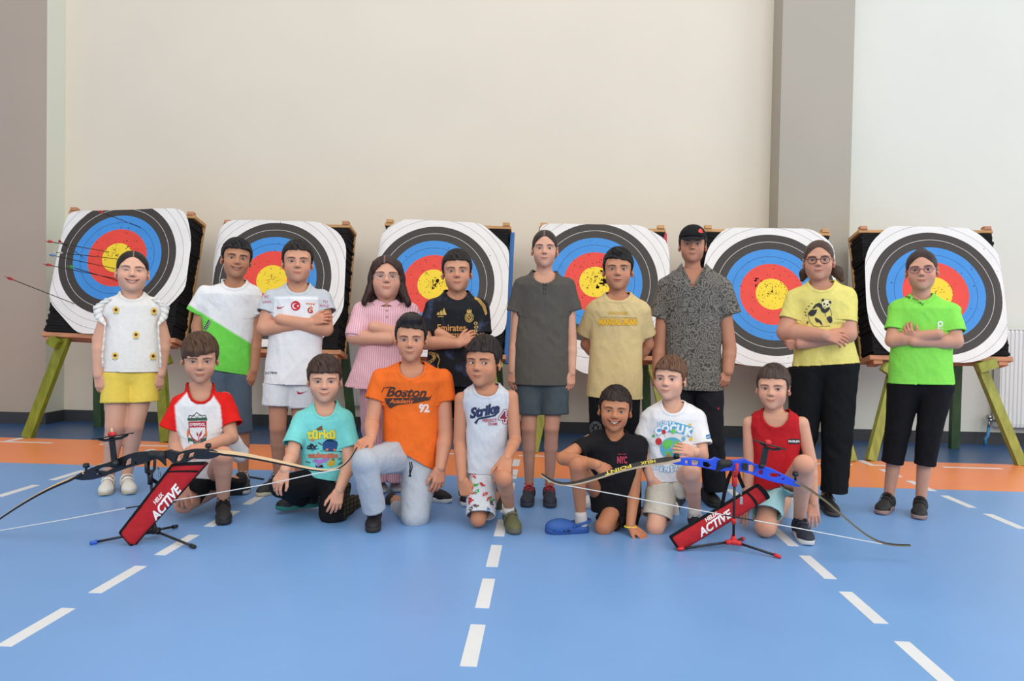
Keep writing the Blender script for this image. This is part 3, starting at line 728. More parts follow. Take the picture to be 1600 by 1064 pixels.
    if kind in ('short', 'fringe', 'quiff', 'crop'):
        nL = {'short': 820, 'fringe': 1000, 'quiff': 860, 'crop': 760}[kind]
        cr = unit(np.array([q.get('cx', .01), .62, .80])); a1 = unit(np.cross(cr, (1, 0, 0))); a2 = np.cross(cr, a1); ro = rad+np.array([.0006]*3)
        for i in range(nL):
            ph = rg.rand()*6.283; th0 = abs(rg.normal(0, .55))+.05 if i < nL*.55 else rg.uniform(.5, 1.6); ln = rg.uniform(.28, .55)*(1.25 if kind == 'fringe' else 1)*(.55 if kind == 'crop' else 1)
            w = rg.uniform(.0012, .0034); tw = q.get('sweep', .25)*rg.uniform(.4, 1.4); pts = []; lift0 = rg.uniform(-.0015, .0028)*t
            over = rg.uniform(-.002, .010) if kind == 'fringe' else rg.uniform(-.003, .006)*(.6 if kind == 'crop' else 1)
            for j in range(6):
                th = th0+ln*j/5; p_ = ph+tw*(j/5); dr = cr*math.cos(th)+math.sin(th)*(a1*math.cos(p_)+a2*math.sin(p_))
                k = 1/math.sqrt(((dr/ro)**2).sum()); p = cen+dr*k
                if p[1] < -.05 and kind in ('quiff', 'fringe', 'short'): p = p+np.array([0, -.005, .002])*min(1, (-.05-p[1])/.03)*(2.2 if kind == 'fringe' else 1.4)
                zz = float(fn(np.array([p[1]]), q)[0])+(q.get('slant', 0)*p[0] if p[1] < -.045 else 0)
                if p[2] < zz-over: break
                pts.append((p, dr))
            if len(pts) < 3: continue
            n = len(pts); b0 = len(LV); c = base*rg.uniform(.45, 1.5)
            for j, (p, dr) in enumerate(pts):
                tn = unit(pts[min(j+1, n-1)][0]-pts[max(j-1, 0)][0]); sd_ = unit(np.cross(tn, dr)); f = math.sin(math.pi*(.22+.76*j/(n-1))); ww = w*f
                lf = lift0*math.sin(math.pi*min(1, j/(n-1)*.9+.05))
                LV += [p-sd_*ww+dr*(lf-.0012), p+dr*(lf+.0016*f), p+sd_*ww+dr*(lf-.0012)]; LC += [c*.8, c*1.1, c*.8]
            for j in range(n-1):
                for s_ in (0, 1): a = b0+3*j+s_; LQ.append((a, a+3, a+4, a+1))
    if kind in ('back', 'long'):
        cr = unit(np.array([0, .93, .10])) if kind == 'back' else unit(np.array([0, .35, .93])); a1 = unit(np.cross(cr, (1, 0, 0))); a2 = np.cross(cr, a1); ro = rad+.0004
        nb_ = 900
        for i in range(nb_):
            ph = rg.rand()*6.283; thm = rg.uniform(.75, 2.3); ln = rg.uniform(.4, .9); w = rg.uniform(.0008, .0022); pts = []; rg_o = rg.uniform(-.002, .0035)
            for j in range(7):
                th = thm-ln*j/6 if kind == 'back' else .1+thm*.5+ln*j/6; dr = cr*math.cos(th)+math.sin(th)*(a1*math.cos(ph)+a2*math.sin(ph)); k = 1/math.sqrt(((dr/ro)**2).sum()); p = cen+dr*k
                zz = float(fn(np.array([p[1]]), q)[0])-min(abs(p[0])/.064, 1)**1.7*.050*min(max((-.005-p[1])/.025, 0), 1)
                if p[2] < zz-rg_o: continue
                if q.get('part') is not None and abs(p[0]-q['part']) < .004 and p[1] < .03 and p[2] > .05: break
                pts.append((p, dr))
            if len(pts) < 3: continue
            n = len(pts); b0 = len(LV); c = base*rg.uniform(.4, 1.7)
            for j, (p, dr) in enumerate(pts):
                tn = unit(pts[min(j+1, n-1)][0]-pts[max(j-1, 0)][0]); sd_ = unit(np.cross(tn, dr)); f = math.sin(math.pi*(.12+.8*j/(n-1))); ww = w*f
                LV += [p-sd_*ww-dr*.0008, p+dr*.0010*f, p+sd_*ww-dr*.0008]; LC += [c*.8, c*1.1, c*.8]
            for j in range(n-1):
                for s_ in (0, 1): a = b0+3*j+s_; LQ.append((a, a+3, a+4, a+1))
    if LV:
        n0 = len(V); V = np.r_[V, np.array(LV)]; Q = np.r_[Q, np.array(LQ)+n0]; C = np.r_[C, np.array(LC)]
    return V, Q, np.clip(C, 0, 1)
# ---- hands: x to the fingertips, y thumb side, z back of the hand
POSES = {'relax': ((22, 28, 14), 6, 0.), 'flat': ((6, 12, 6), 9, .3), 'drape': ((30, 30, 16), 7, .15), 'curl': ((62, 70, 40), 2, 0.), 'grip': ((40, 50, 25), 4, .1)}
_hc = {}
def hand_template(pose):
    if pose in _hc: return _hc[pose]
    (b1, b2, b3), spread, tout = POSES[pose]; P = [cap((-.010, 0, 0), (.014, 0, 0), .0165, .0190, .012, sq=((0, 0, 1), .78))]
    ys = [.0235, .0082, -.0072, -.0215]; Ls = [(.031, .020, .014), (.034, .022, .015), (.031, .021, .014), (.024, .016, .013)]; xs = [.064, .067, .064, .058]
    for i, (y, L_, x) in enumerate(zip(ys, Ls, xs)):
        P.append(cap((.006, y*.62, 0), (x, y, .001), .0125, .0100, .012, sq=((0, 0, 1), .85)))
    for i, (y, L_, x) in enumerate(zip(ys, Ls, xs)):
        p = np.array([x, y, .001]); yaw = math.radians((1.5-i)*spread); a = 0; rr = [.0080, .0074, .0068, .0055]
        rr = [q*(.9 if i == 3 else 1) for q in rr]
        for j, (L1, b) in enumerate(zip(L_, (b1, b2, b3))):
            a += math.radians(b*(1+.12*(i-1.5)*.6)); d = np.array([math.cos(a)*math.cos(yaw), math.cos(a)*math.sin(yaw), -math.sin(a)]); q_ = p+d*L1
            P.append(cap(p, q_, rr[j], rr[j+1], .0022 if j else .004)); p = q_
    t0 = np.array([.014, .017, -.004]); t1 = np.array([.040, .034+.012*tout, -.011]); t2 = t1+np.array([.024, .010+.016*tout, -.006]); t3 = t2+np.array([.018, .002+.008*tout, -.006])
    P += [cap(t0, t1, .0125, .0105, .012), cap(t1, t2, .0092, .0083, .004), cap(t2, t3, .0080, .0060, .003)]
    V, Q = sdf_mesh(P, .0023); _hc[pose] = (V, Q); return V, Q
# ---- shoes: heel at origin, toe along -y, sole on z=0, length .21
_sc = {}
def shoe_template(kind):
    if kind in _sc: return _sc[kind]
    hi = kind == 'high'
    def outline(s): # sole outline, s = expansion
        pts = [(0, .006), (.022, .0), (.031, -.03), (.030, -.075), (.034, -.12), (.037, -.155), (.031, -.19), (.012, -.211), (-.010, -.211), (-.028, -.195), (-.036, -.165), (-.036, -.13), (-.031, -.09), (-.030, -.04), (-.024, -.004)]
        D = []; n = len(pts)
        for i in range(n):
            a, b = np.array(pts[i]), np.array(pts[(i+1) % n])
            D += [a, (a+b)/2]
        D = np.array(D)
        for _ in range(2): D = .5*D+.25*np.roll(D, 1, 0)+.25*np.roll(D, -1, 0)
        c = np.array([0, -.1]); return c+(D-c)*(1+np.array([s*10, s*3.3]))
    lev = [(0, -.004), (.004, .003), (.016, .004), (.024, .001)]; V = []; Fc = []
    for z, e in lev:
        for x, y in outline(e): V.append((x, y, z+(.006 if y < -.19 and z < .01 else 0)*min(1, (-.19-y)/.02)))
    m = len(V)//len(lev)
    for k in range(len(lev)-1):
        for i in range(m): j = (i+1) % m; Fc.append((k*m+j, k*m+i, (k+1)*m+i, (k+1)*m+j))
    Fc.append(tuple(range(m))); Fc.append(tuple((len(lev)-1)*m+i for i in range(m-1, -1, -1)))
    sole = (np.array(V), Fc)
    P = [ell((0, -.028, .032), (.030, .032, .034), .02), ell((.0, -.160, .026), (.035, .048, .026), .02), cap((0, -.05, .040), (0, -.14, .030), .031, .030, .025),
         cap((0, -.030, .05), (0, -.034, .100 if hi else .072), .029, .029, .018), cap((0, -.06, .065), (0, -.125, .044), .020, .017, .02)]
    if kind == 'croc': P = [ell((0, -.150, .030), (.040, .060, .036), .02), cap((0, -.05, .022), (0, -.13, .026), .031, .034, .025), ell((0, -.03, .02), (.030, .03, .02), .02)]
    P.append(raw((-.1, -.3, -.05), (.1, .1, .014), lambda X, Y, Z: Z+0*X+0*Y-.012, .004, 's'))
    top = .105 if hi else .074
    if kind == 'croc': P.append(ell((0, -.035, .062), (.026, .052, .038), .008, 's'))
    else: P.append(cap((0, -.030, top-.02), (0, -.030, top+.06), .024, .026, .004, 's')); P.append(raw((-.1, -.3, top+.01), (.1, .1, .2), lambda X, Y, Z: -(Z+0*X+0*Y-top-(-Y-.03)*.25), .004, 's'))
    Vu, Qu = sdf_mesh(P, .0042); Vu = smooth_mesh(Vu, Qu, 1)
    lc_ = MB()
    if kind in ('lace', 'high'):
        n = 6 if hi else 5
        for i in range(n):
            t = i/(n-1); y = -.066-.066*t+(.012 if hi else 0); z = .088-.034*t+(.012*(1-t) if hi else 0)
            lc_.tube([(-.020, y+.002, z-.010), (-.010, y, z), (.010, y-.004, z), (.020, y-.006, z-.010)], .0027, 5)
            lc_.tube([(-.018, y-.006, z-.009), (.0, y-.002, z+.002), (.018, y+.003, z-.008)], .0024, 5)
        for s in (-1, 1): lc_.tube([(0, -.062, .092), (s*.014, -.060, .104), (s*.028, -.066, .096), (s*.014, -.070, .089), (0, -.064, .091)], .0024, 5); lc_.tube([(0, -.064, .092), (s*.018, -.082, .086), (s*.030, -.092, .060)], .0022, 5)
    elif kind == 'velcro':
        for y, z in ((-.072, .080), (-.098, .066)):
            pts = [(-.031, y+.003, z-.030), (-.027, y, z-.010), (-.015, y-.001, z+.003), (0, y-.002, z+.007), (.015, y-.001, z+.003), (.027, y, z-.010), (.031, y+.003, z-.030)]
            V2 = []; F2 = []
            for (a, b, c) in pts: V2 += [(a, b+.009, c+.004), (a, b-.009, c-.003)]
            F2 = [(2*i, 2*i+1, 2*i+3, 2*i+2) for i in range(len(pts)-1)]; lc_.add(np.array(V2)*(1.10, 1, 1.07), F2)
    elif kind == 'croc':
        pts = [(-.033, -.075, .038), (-.034, -.03, .052), (-.024, .0, .056), (0, .010, .057), (.024, .0, .056), (.034, -.03, .052), (.033, -.075, .038)]
        lc_.tube(pts, .0065, 8, flat=((0, 0, 1), 1.2))
        for s in (-1, 1): lc_.ball((s*.038, -.077, .038), .007, 8, 5)
        vents = MB()
        for s in (-1, 1):
            for k in range(4): vents.ball((s*(.0415-.003*k), -.105-.022*k, .020), (.004, .0075, .0055), 8, 5)
        for r_ in range(3):
            for k in range(-1-r_ % 2, 2+r_ % 2, 1): vents.ball((k*.014+(.0 if r_ % 2 else .0), -.125-.02*r_, .0625-.0035*r_-abs(k)*.003), (.0042, .0042, .003), 8, 5)
        shoe_template.vents = vents
    _sc[kind] = (sole, (Vu, Qu), lc_); return _sc[kind]
_sm = {}
def smat(c, r=.6):
    k = (tuple(c), r)
    if k not in _sm: _sm[k] = mat('shoe_material', c, r, .4, bump=(60, .3, .002))
    return _sm[k]
# ------------------------------------------------------------------ people: one child from a pose description
def xf(V, R, T, s=1.):
    return (np.asarray(V)*s) @ np.asarray(R).T+T
def loft(fr, st, q=.62, e=2.3, k=.02, ext=(0, 0), shrink=1.):
    """stations (v,uL,uR[,d[,q]]) from top to bottom -> elliptical section prim"""
    Z = []; CX = []; CY = []; W = []; D = []
    for s_ in st:
        v, a, b = s_[:3]; d = s_[3] if len(s_) > 3 else 0; qq = s_[4] if len(s_) > 4 else q
        A, B_ = fr.P(a, v, d), fr.P(b, v, d); c = (A+B_)/2; Z.append(c[2]); CX.append((c-fr.B).dot(fr.r)); CY.append(d); w = (B_-A).dot(fr.r)/2*shrink; W.append(w); D.append(w*qq)
    o = np.argsort(Z); Z, CX, CY, W, D = [np.array(x)[o] for x in (Z, CX, CY, W, D)]
    D = np.minimum(D, .62*np.median(W)+.25*W)
    z0, z1 = Z[0]-ext[1], Z[-1]+ext[0]; mw = W.max()+.03; r, n = fr.r, fr.n; B0 = fr.B
    cs = [B0+r*x+n*y for x, y in zip(CX, CY)]; lo = np.min(cs, 0)-mw; hi = np.max(cs, 0)+mw; lo[2] = z0; hi[2] = z1
    def f(X, Y, Z_):
        X_ = (X-B0[0])*r[0]+(Y-B0[1])*r[1]; Y_ = (X-B0[0])*n[0]+(Y-B0[1])*n[1]
        z = Z_.ravel(); cx, cy, w, d = [np.interp(z, Z, a)[None, None, :] for a in (CX, CY, W, D)]
        qx = np.abs((X_-cx)/w); qy = np.abs((Y_-cy)/d); g = ((qx**e+qy**e)**(1/e)-1)*np.minimum(w, d)
        return np.maximum(np.maximum(g, Z_-z1), z0-Z_)
    loft.last = (Z, CX, CY, W, D)
    return lo, hi, f, 'u', k
def capcut(a, b, ra, rb, k=.03):
    a = np.asarray(a, float); b = np.asarray(b, float); dv = unit(b-a); lo, hi, f, op, k = cap(a, b+dv*.03, ra, rb, k)
    return lo, hi, (lambda X, Y, Z: np.maximum(f(X, Y, Z), (X-b[0])*dv[0]+(Y-b[1])*dv[1]+(Z-b[2])*dv[2])), op, k
def garment(fr, prims, cuts, h=.0055, col=(200, 200, 200), colfn=None, wr=.004, seed=1, name='shirt', parent=None, material=None, rim=True, fold=(14, 4.5), neck=None, inside=None):
    V, Q = sdf_mesh(prims, h); N = vnormals(V, Q)
    capsel = []
    for c in cuts:
        if c[2] != 'cap': continue
        p, nn, _, R = c; nn = unit(nn); d = (V-p) @ nn; rad_ = np.linalg.norm(V-p-d[:, None]*nn, axis=1)
        m = (d > -.62*h) & (d < 1.2*h) & (rad_ < R*1.25+h); capsel.append((m, p, nn))
        Q = Q[~m[Q].all(1)]
    rel = V-fr.B; a, b, c = rel @ fr.r, rel @ fr.n, rel[:, 2]
    wp = vnoise(np.c_[a*5, b*5, c*5]+seed*7, seed)
    n1 = vnoise(np.c_[a*fold[0]+wp*2.2+c*3, b*fold[0]+wp*2, c*fold[1]+wp]+seed*3, seed+1); n2 = vnoise(np.c_[a*30+c*14+wp*3, b*30, c*13-a*9]+seed, seed+2)
    n3 = vnoise(np.c_[a*12-c*11, b*12, c*12+a*13]+seed, seed+3)
    rid = lambda x: 1-np.abs(2*x-1)
    V = V+N*(((rid(n1)-.55)*1.1+(rid(n2)-.5)*.45+(rid(n3)-.5)*.55)*wr)[:, None]
    hem = np.full(len(V), 9.)
    for m, p, nn in capsel:
        d = (V-p) @ nn; V[m] -= nn*d[m][:, None]; near = np.linalg.norm(V-p, axis=1) < .11; hem = np.where(near & (d < .03), np.minimum(hem, np.abs(d)), hem)
    for cc_ in cuts:
        if cc_[2] == 'cap': continue
        p, nn, R = cc_
        nn = unit(nn); d = (V-p) @ nn; near = np.linalg.norm(V-p, axis=1) < R
        dd = np.where(near, d, -9.)
        kf = (dd[Q] < 0).any(1); Q = Q[kf]
        mv = (dd > 0); used = np.zeros(len(V), bool); used[Q.ravel()] = True; mv &= used
        V[mv] -= nn*dd[mv][:, None]
        hem = np.where(near, np.minimum(hem, np.abs(np.minimum(d, 0))), hem)
    nd = np.full(len(V), 9.)
    if inside is not None:
        Z_, CX, CY, W, D, hp_, hn_ = inside; rel = V-fr.B; A_ = rel @ fr.r; B_ = rel @ fr.n; z_ = V[:, 2]; cx, cy, w_, d_ = [np.interp(z_, Z_, q_) for q_ in (CX, CY, W, D)]
        g = (np.abs((A_-cx)/w_)**2.3+np.abs((B_-cy)/d_)**2.3)**(1/2.3); up_ = (V-hp_) @ -hn_; tgt = .88+np.clip(-up_/.03, 0, 1)*2; f_ = np.where((up_ > -.03) & (g > tgt), tgt/np.maximum(g, 1e-3), 1.)
        V = V+fr.r*((cx+(A_-cx)*f_-A_))[:, None]+fr.n*((cy+(B_-cy)*f_-B_))[:, None]
    if neck:
        rel = V-neck['c']; ar = rel @ fr.r; an_ = rel @ fr.n; zr = rel[:, 2]+(an_-.03)*neck['sl']; near = (np.abs(ar) < .12) & (np.abs(an_) < .16) & (rel[:, 2] > -.12)
        A_, B_ = neck['A'], neck['B']; lowz = np.minimum(zr, 0)
        ex = 1.3 if neck['V'] else 2.0
        g = ((np.abs(ar)/A_)**ex+(np.abs(lowz)/B_)**ex)**(1/ex); dd = (g-1)*min(A_, B_)*1.05; dd = np.where(near, dd, 9.)
        kf = (dd[Q] > 0).any(1); Q = Q[kf]; used = np.zeros(len(V), bool); used[Q.ravel()] = True; mv = used & (dd < 0) & near
        k_ = 1/np.maximum(g[mv], .3); V[mv] += fr.r*(ar[mv]*(k_-1))[:, None]+UPZ*(lowz[mv]*(k_-1))[:, None]; nd = np.maximum(dd, 0)
    comp = np.stack([hem, nd], 1); V, Q, comp = compact(V, Q, comp); hem, nd = comp.T
    c_ = lin(col)[None].repeat(len(V), 0)
    if colfn is not None: c_ = colfn(V, c_)
    seam = np.exp(-((hem-.017)/.0035)**2); c_ = c_*(1-.10*seam[:, None])
    if neck and neck['rib']:
        rb = nd < neck['rib']
        if neck['col'] is not None: c_[rb] = lin(neck['col'])
        c_ = c_*(1-.14*np.exp(-((nd-neck['rib'])/.002)**2))[:, None]; V = V+vnormals(V, Q)*(.0018*rb)[:, None]
    V = V+vnormals(V, Q)*(.0012*(hem < .016))[:, None]
    if rim:  # the cloth turns in at its open edges
        E_ = np.concatenate([Q[:, [i, (i+1) % 4]] for i in range(4)]); key = np.sort(E_, 1); un, inv, cnt = np.unique(key, axis=0, return_inverse=True, return_counts=True)
        bd = E_[cnt[inv.ravel()] == 1]
        if len(bd):
            N = vnormals(V, Q); ub = np.unique(bd); mp = {v: len(V)+i for i, v in enumerate(ub)}
            V = np.r_[V, V[ub]-N[ub]*.005]; c_ = np.r_[c_, c_[ub]*.8]
            Q = np.r_[Q, np.array([[b_, a_, mp[a_], mp[b_]] for a_, b_ in bd])]
    return mk(name, V, Q, material or M_cloth, parent, col=np.clip(c_, 0, 1))
def boundary_ring(o, p, nn, tol=.004, R=.2):
    off = np.array(world_off(o)); me = o.data; V = np.empty(len(me.vertices)*3); me.vertices.foreach_get('co', V); V = V.reshape(-1, 3)+off
    d = np.abs((V-p) @ unit(nn)); m = (d < tol) & (np.linalg.norm(V-p, axis=1) < R); return V[m]
def tube_ring(pts, c, nn, r, name, m, parent, n=40, col=None, flat=1.):
    nn = unit(nn); a = unit(np.cross(nn, (0, 1, .3))); b = np.cross(nn, a); q = pts-c; th = np.arctan2(q @ b, q @ a); rr = np.linalg.norm(np.c_[q @ a, q @ b], axis=1)
    out = []
    for k in range(n):
        t = -math.pi+2*math.pi*k/n; w = np.exp(-((np.angle(np.exp(1j*(th-t))))/.12)**2)
        if w.sum() < 1e-3: continue
        out.append(c+(a*math.cos(t)+b*math.sin(t))*((rr*w).sum()/w.sum()))
    if len(out) < 5: return
    out = np.array(out); out = .5*out+.25*np.roll(out, 1, 0)+.25*np.roll(out, -1, 0); V = []; n = len(out); K = 6
    for i in range(n):
        t = unit(out[(i+1) % n]-out[i-1]); o_ = unit(np.cross(t, nn))
        for k in range(K): an = 2*math.pi*k/K; V.append(out[i]+o_*math.cos(an)*r*.7+nn*math.sin(an)*r*flat)
    Q = np.array([(i*K+k, i*K+(k+1) % K, ((i+1) % n)*K+(k+1) % K, ((i+1) % n)*K+k) for i in range(n) for k in range(K)])
    mk(name, V, Q, m, parent, col=None if col is None else lin(col)[None].repeat(len(V), 0))
def stripe_mat(name, c1, c2, freq):
    m = mat(name, c1, .85, .2, bump=((38, 38, 16), .5, .006)); nt = m.node_tree; N = nt.nodes; L = nt.links; b = N['Principled BSDF']
    tc = N.new('ShaderNodeTexCoord'); w = N.new('ShaderNodeTexWave'); w.wave_type = 'BANDS'; w.bands_direction = 'X'; w.inputs['Scale'].default_value = freq; w.inputs['Distortion'].default_value = .15; L.new(tc.outputs['Object'], w.inputs[0])
    mx = N.new('ShaderNodeMix'); mx.data_type = 'RGBA'; L.new(w.outputs['Fac'], mx.inputs['Factor']); mx.inputs[6].default_value = lc(*c1); mx.inputs[7].default_value = lc(*c2); L.new(mx.outputs[2], b.inputs['Base Color']); return m
def blotch_mat(name, c1, c2, sc, lo, hi, kind='noise'):
    m = mat(name, c1, .75, .25, bump=((38, 38, 16), .5, .006)); nt = m.node_tree; N = nt.nodes; L = nt.links; b = N['Principled BSDF']
    tc = N.new('ShaderNodeTexCoord')
    if kind == 'noise': t = N.new('ShaderNodeTexNoise'); t.inputs['Scale'].default_value = sc; t.inputs['Detail'].default_value = 6; L.new(tc.outputs['Object'], t.inputs[0]); o = t.outputs[0]
    else:
        # curling bands around scattered centres: paisley
        v = N.new('ShaderNodeTexVoronoi'); v.inputs['Scale'].default_value = sc; L.new(tc.outputs['Object'], v.inputs[0])
        nz = N.new('ShaderNodeTexNoise'); nz.inputs['Scale'].default_value = sc*2.2; nz.inputs['Detail'].default_value = 2; L.new(tc.outputs['Object'], nz.inputs[0])
        a = N.new('ShaderNodeMath'); a.operation = 'MULTIPLY_ADD'; L.new(v.outputs['Distance'], a.inputs[0]); a.inputs[1].default_value = 26; 
        b2 = N.new('ShaderNodeMath'); b2.operation = 'MULTIPLY'; L.new(nz.outputs[0], b2.inputs[0]); b2.inputs[1].default_value = 16; L.new(b2.outputs[0], a.inputs[2])
        s_ = N.new('ShaderNodeMath'); s_.operation = 'SINE'; L.new(a.outputs[0], s_.inputs[0]); o = s_.outputs[0]
    mr = N.new('ShaderNodeMapRange'); L.new(o, mr.inputs[0]); mr.inputs[1].default_value = lo; mr.inputs[2].default_value = hi
    mx = N.new('ShaderNodeMix'); mx.data_type = 'RGBA'; L.new(mr.outputs[0], mx.inputs['Factor']); mx.inputs[6].default_value = lc(*c1); mx.inputs[7].default_value = lc(*c2); L.new(mx.outputs[2], b.inputs['Base Color']); return m
SPECIAL = {'pink': stripe_mat('pink_striped_cotton', (222, 150, 166), (236, 204, 210), 26), 'navy': blotch_mat('mottled_navy_polyester', (26, 27, 32), (58, 68, 96), 16, .54, .72),
           'paisley': blotch_mat('paisley_cotton', (122, 117, 109), (66, 63, 60), 21, -.1, .9, 'p')}
def person(S):
    for g in ('shirt', 'pants'):
        if g in S and isinstance(S[g].get('mat'), str): S[g]['mat'] = SPECIAL[S[g]['mat']]
    fr = Fr(S['u'], S['Y']); P = fr.P
    root = empty('person', (fr.B[0], fr.B[1], 0), S['label'], 'person', S.get('group'))
    sd = S.get('seed', 1); skin = np.clip(np.array(S.get('skin', (222, 172, 146)))*np.array([.985, .965, .93]), 0, 245)
    # ---------------- head
    hd = S['head']; u, vt, vc = hd['at']; d = hd.get('d', .03)
    pc = P(u, vc, d); pt = P(u, vt, d); s = np.linalg.norm(pt-pc)/(.105+.112+hd.get('top', .012)); wd_ = hd.get('w', 1.)
    vdir = unit(CAMO-(pc+pt)/2); yaw = math.atan2(vdir[0], -vdir[1])+math.radians(hd.get('yaw', 0)); pit = math.radians(hd.get('pitch', 0)); rol = math.radians(hd.get('roll', 0))
    Rz = np.array([[math.cos(yaw), -math.sin(yaw), 0], [math.sin(yaw), math.cos(yaw), 0], [0, 0, 1]])
    Rx = np.array([[1, 0, 0], [0, math.cos(pit), -math.sin(pit)], [0, math.sin(pit), math.cos(pit)]])
    Ry = np.array([[math.cos(rol), 0, math.sin(rol)], [0, 1, 0], [-math.sin(rol), 0, math.cos(rol)]])
    HR = Rz @ Ry @ Rx; HT_ = pc+(pt-pc)*(.105/(.217+hd.get('top', .012)))
    HS = np.diag([s*wd_, s, s]); HM = HR @ HS
    hp, (mw, mz, cz, op) = head_prims(hd); V, Q = sdf_mesh(hp, .0023)
    C = np.tile(lin(skin), (len(V), 1)); x, y, z = V.T; front = y < -.045
    # features of the skin, plus shade painted into mouth line and nostrils
    def tint(m, c, a=1.): m = np.clip(m, 0, 1)[:, None]*a; return C*(1-m)+lin(c)*m
    red = skin*np.array([1.0, .80, .78]); lipc = np.array(hd.get('lip', skin*np.array([.88, .62, .62])))
    for sx in (-1, 1): C = tint(np.exp(-(((x-sx*.040)/.020)**2+((z+.034)/.018)**2)*1.2)*front, red, .38)
    C = tint(np.exp(-((x/.012)**2+((z+.027)/.012)**2)*1.2)*front, red, .3)
    t = x/mw; cc = mz+cz*np.abs(t)**1.7; dz = z-cc
    m_ = np.clip(1.35*(1-np.abs(t)**2.2), 0, 1)*np.clip(1.6-np.abs(dz+.0012)/(.0048+op*.75), 0, 1)*(y < -.066)*(np.abs(t) < 1.05)
    C = tint(m_*1.3, lipc, .62)
    C = tint(np.exp(-((dz+op*.15)/(.0011+op*.5))**2)*(np.abs(t) < 1.12)*(y < -.05)*1., (110, 50, 46), .75)
    bc = np.array(hd.get('brow', hd.get('hair', (40, 30, 26)))); bth = hd.get('browth', 1.)
    for sx in (-1, 1):
        X_ = (sx*x-.0315)/.0195; zb = .0158+.0032*(1-X_*X_)+.0012*X_; w_ = .0030*bth*np.clip(1.15-(X_+.1)*.75, .35, 1)
        nb = vnoise(np.c_[x*900+z*500, y*300, z*250], sd)
        C = tint(np.clip(1.7-np.abs(z-zb)/w_, 0, 1)*(np.abs(X_) < 1.02)*(y < -.04)*(.6+.6*nb), bc, .9)
        X2 = (x-sx*.0315)/.0146; sq = hd.get('squint', 1.); zt = -.001+.0066*sq*(1-X2*X2)
        C = tint((np.abs(X2) < 1)*np.exp(-((z-zt-.0006)/.0014)**2)*(y < -.06), (34, 24, 22), .85)
        zb2 = -.001-.0052*sq*(1-X2*X2); C = tint((np.abs(X2) < 1)*np.exp(-((z-zb2)/.0013)**2)*(y < -.06), skin*.62, .45)
        C = tint(np.exp(-((X2/1.1)**2+((z+.0105)/.004)**2))*(y < -.055), skin*np.array([.86, .80, .82]), .35)
    C = tint((np.hypot(np.abs(x)-.0052, (z+.034)) < .0034)*(y < -.08)*1., (84, 44, 38), .8)
    Vh = xf(V, HM, HT_); bodyV = [Vh]; bodyQ = [Q]; bodyC = [C]
    for sx in (-1, 1):
        ec = xf(np.array([[sx*.0315, -.0655, -.001]]), HM, HT_)[0]; gz = hd.get('gaze', (0, 0)); g = unit(CAMO-ec); g = unit(g+fr.r*gz[0]+UPZ*gz[1])
        eye_mesh(root, ec, g, .0131*s, hd.get('eye', 0))
    if op > .0015:
        tm = MB(); nt_ = 8; V_ = []; F_ = []
        for i in range(nt_+1):
            tt = -1+2*i/nt_; xx = tt*mw*.86; yy = -.0785+.0105*tt*tt; zc_ = mz+cz*abs(tt)**1.7-op*.15+op*.42
            V_ += [(xx, yy, zc_+.002), (xx, yy-.0004, zc_-op*.72*(1-.5*tt*tt))]
        F_ = [(2*i, 2*i+1, 2*i+3, 2*i+2) for i in range(nt_)]
        mk('teeth', xf(np.array(V_), HM, HT_), F_, M_teeth, root)
    # ---------------- body
    nk = P(*S['neck'], 0) if len(S['neck']) == 2 else P(*S['neck']); sk = HT_+HR @ np.array([0, .018, -.05])*s
    neckc = np.array(nk)-fr.n*.035
    pr = [cap(sk, neckc-UPZ*.02, .043*s*hd.get('fat', 1), .048*s*hd.get('fat', 1), .02)]
    tor = S['torso'] if 'torso' in S else S['shirt']['st']
    pr.append(loft(fr, tor, q=.56, k=.02, shrink=.82 if S['shirt'].get('sl') else .9, ext=(-.01, -.07)))
    jit = []
    skin_limbs = []
    for A in S['arms']:
        pts = [P(*p[:3]) for p in A['c']]; rad = [p[3]*fr.m(q) for p, q in zip(A['c'], pts)]
        sh, el, wr = pts[:3]; rs, re, rw = rad[:3]
        bare = 1. if not S['shirt'].get('sl') else .82
        pr.append(cap(neckc-UPZ*.03, sh-UPZ*.006, .036*s, rs*.85*bare, .03)); pr.append(cap(sh, el, rs*(.97 if bare == 1. else .86), re, .008))
        mid = el+(wr-el)*.28; pr.append(cap(el, mid, re*.98, re*1.02, .006)); pr.append(cap(mid, wr, re*1.0, rw, .006))
    hip = S.get('hips')
    legs = []
    for L_ in S['legs']:
        pts = [P(*p[:3]) for p in L_['c']]; rad = [p[3]*fr.m(q) for p, q in zip(L_['c'], pts)]
        sc = L_.get('s', 1.)
        if 'toe' in L_:
            T = floorpt(*L_['toe']); a = math.radians(L_.get('yaw', 0)); dirv = fr.n*math.cos(a)+fr.r*math.sin(a); heel = T-dirv*.212*sc
            ank = heel+dirv*.036*sc+UPZ*.072*sc; shoeR = np.stack([np.cross(-dirv, UPZ)*1., -dirv, UPZ], 1); L_['_shoe'] = (heel, shoeR, sc)
            if not L_.get('ankle'): pts.append(ank); rad.append(L_.get('ra', 9)*fr.m(ank))
        if 'heelat' in L_:   # foot given directly: heel point, toe direction and sole normal in (r, n, z)
            hp_, td, sn = L_['heelat']; heel = P(*hp_); td = unit(fr.r*td[0]+fr.n*td[1]+UPZ*td[2]); sn = fr.r*sn[0]+fr.n*sn[1]+UPZ*sn[2]; sn = unit(sn-sn.dot(td)*td)
            L_['_shoe'] = (heel, np.stack([np.cross(-td, sn), -td, sn], 1), sc)
            pts.append(heel+td*.036*sc+sn*.07*sc); rad.append(L_.get('ra', 9)*fr.m(heel))
        legs.append((pts, rad)); hip_, kn, an = pts[0], pts[1], pts[-1]
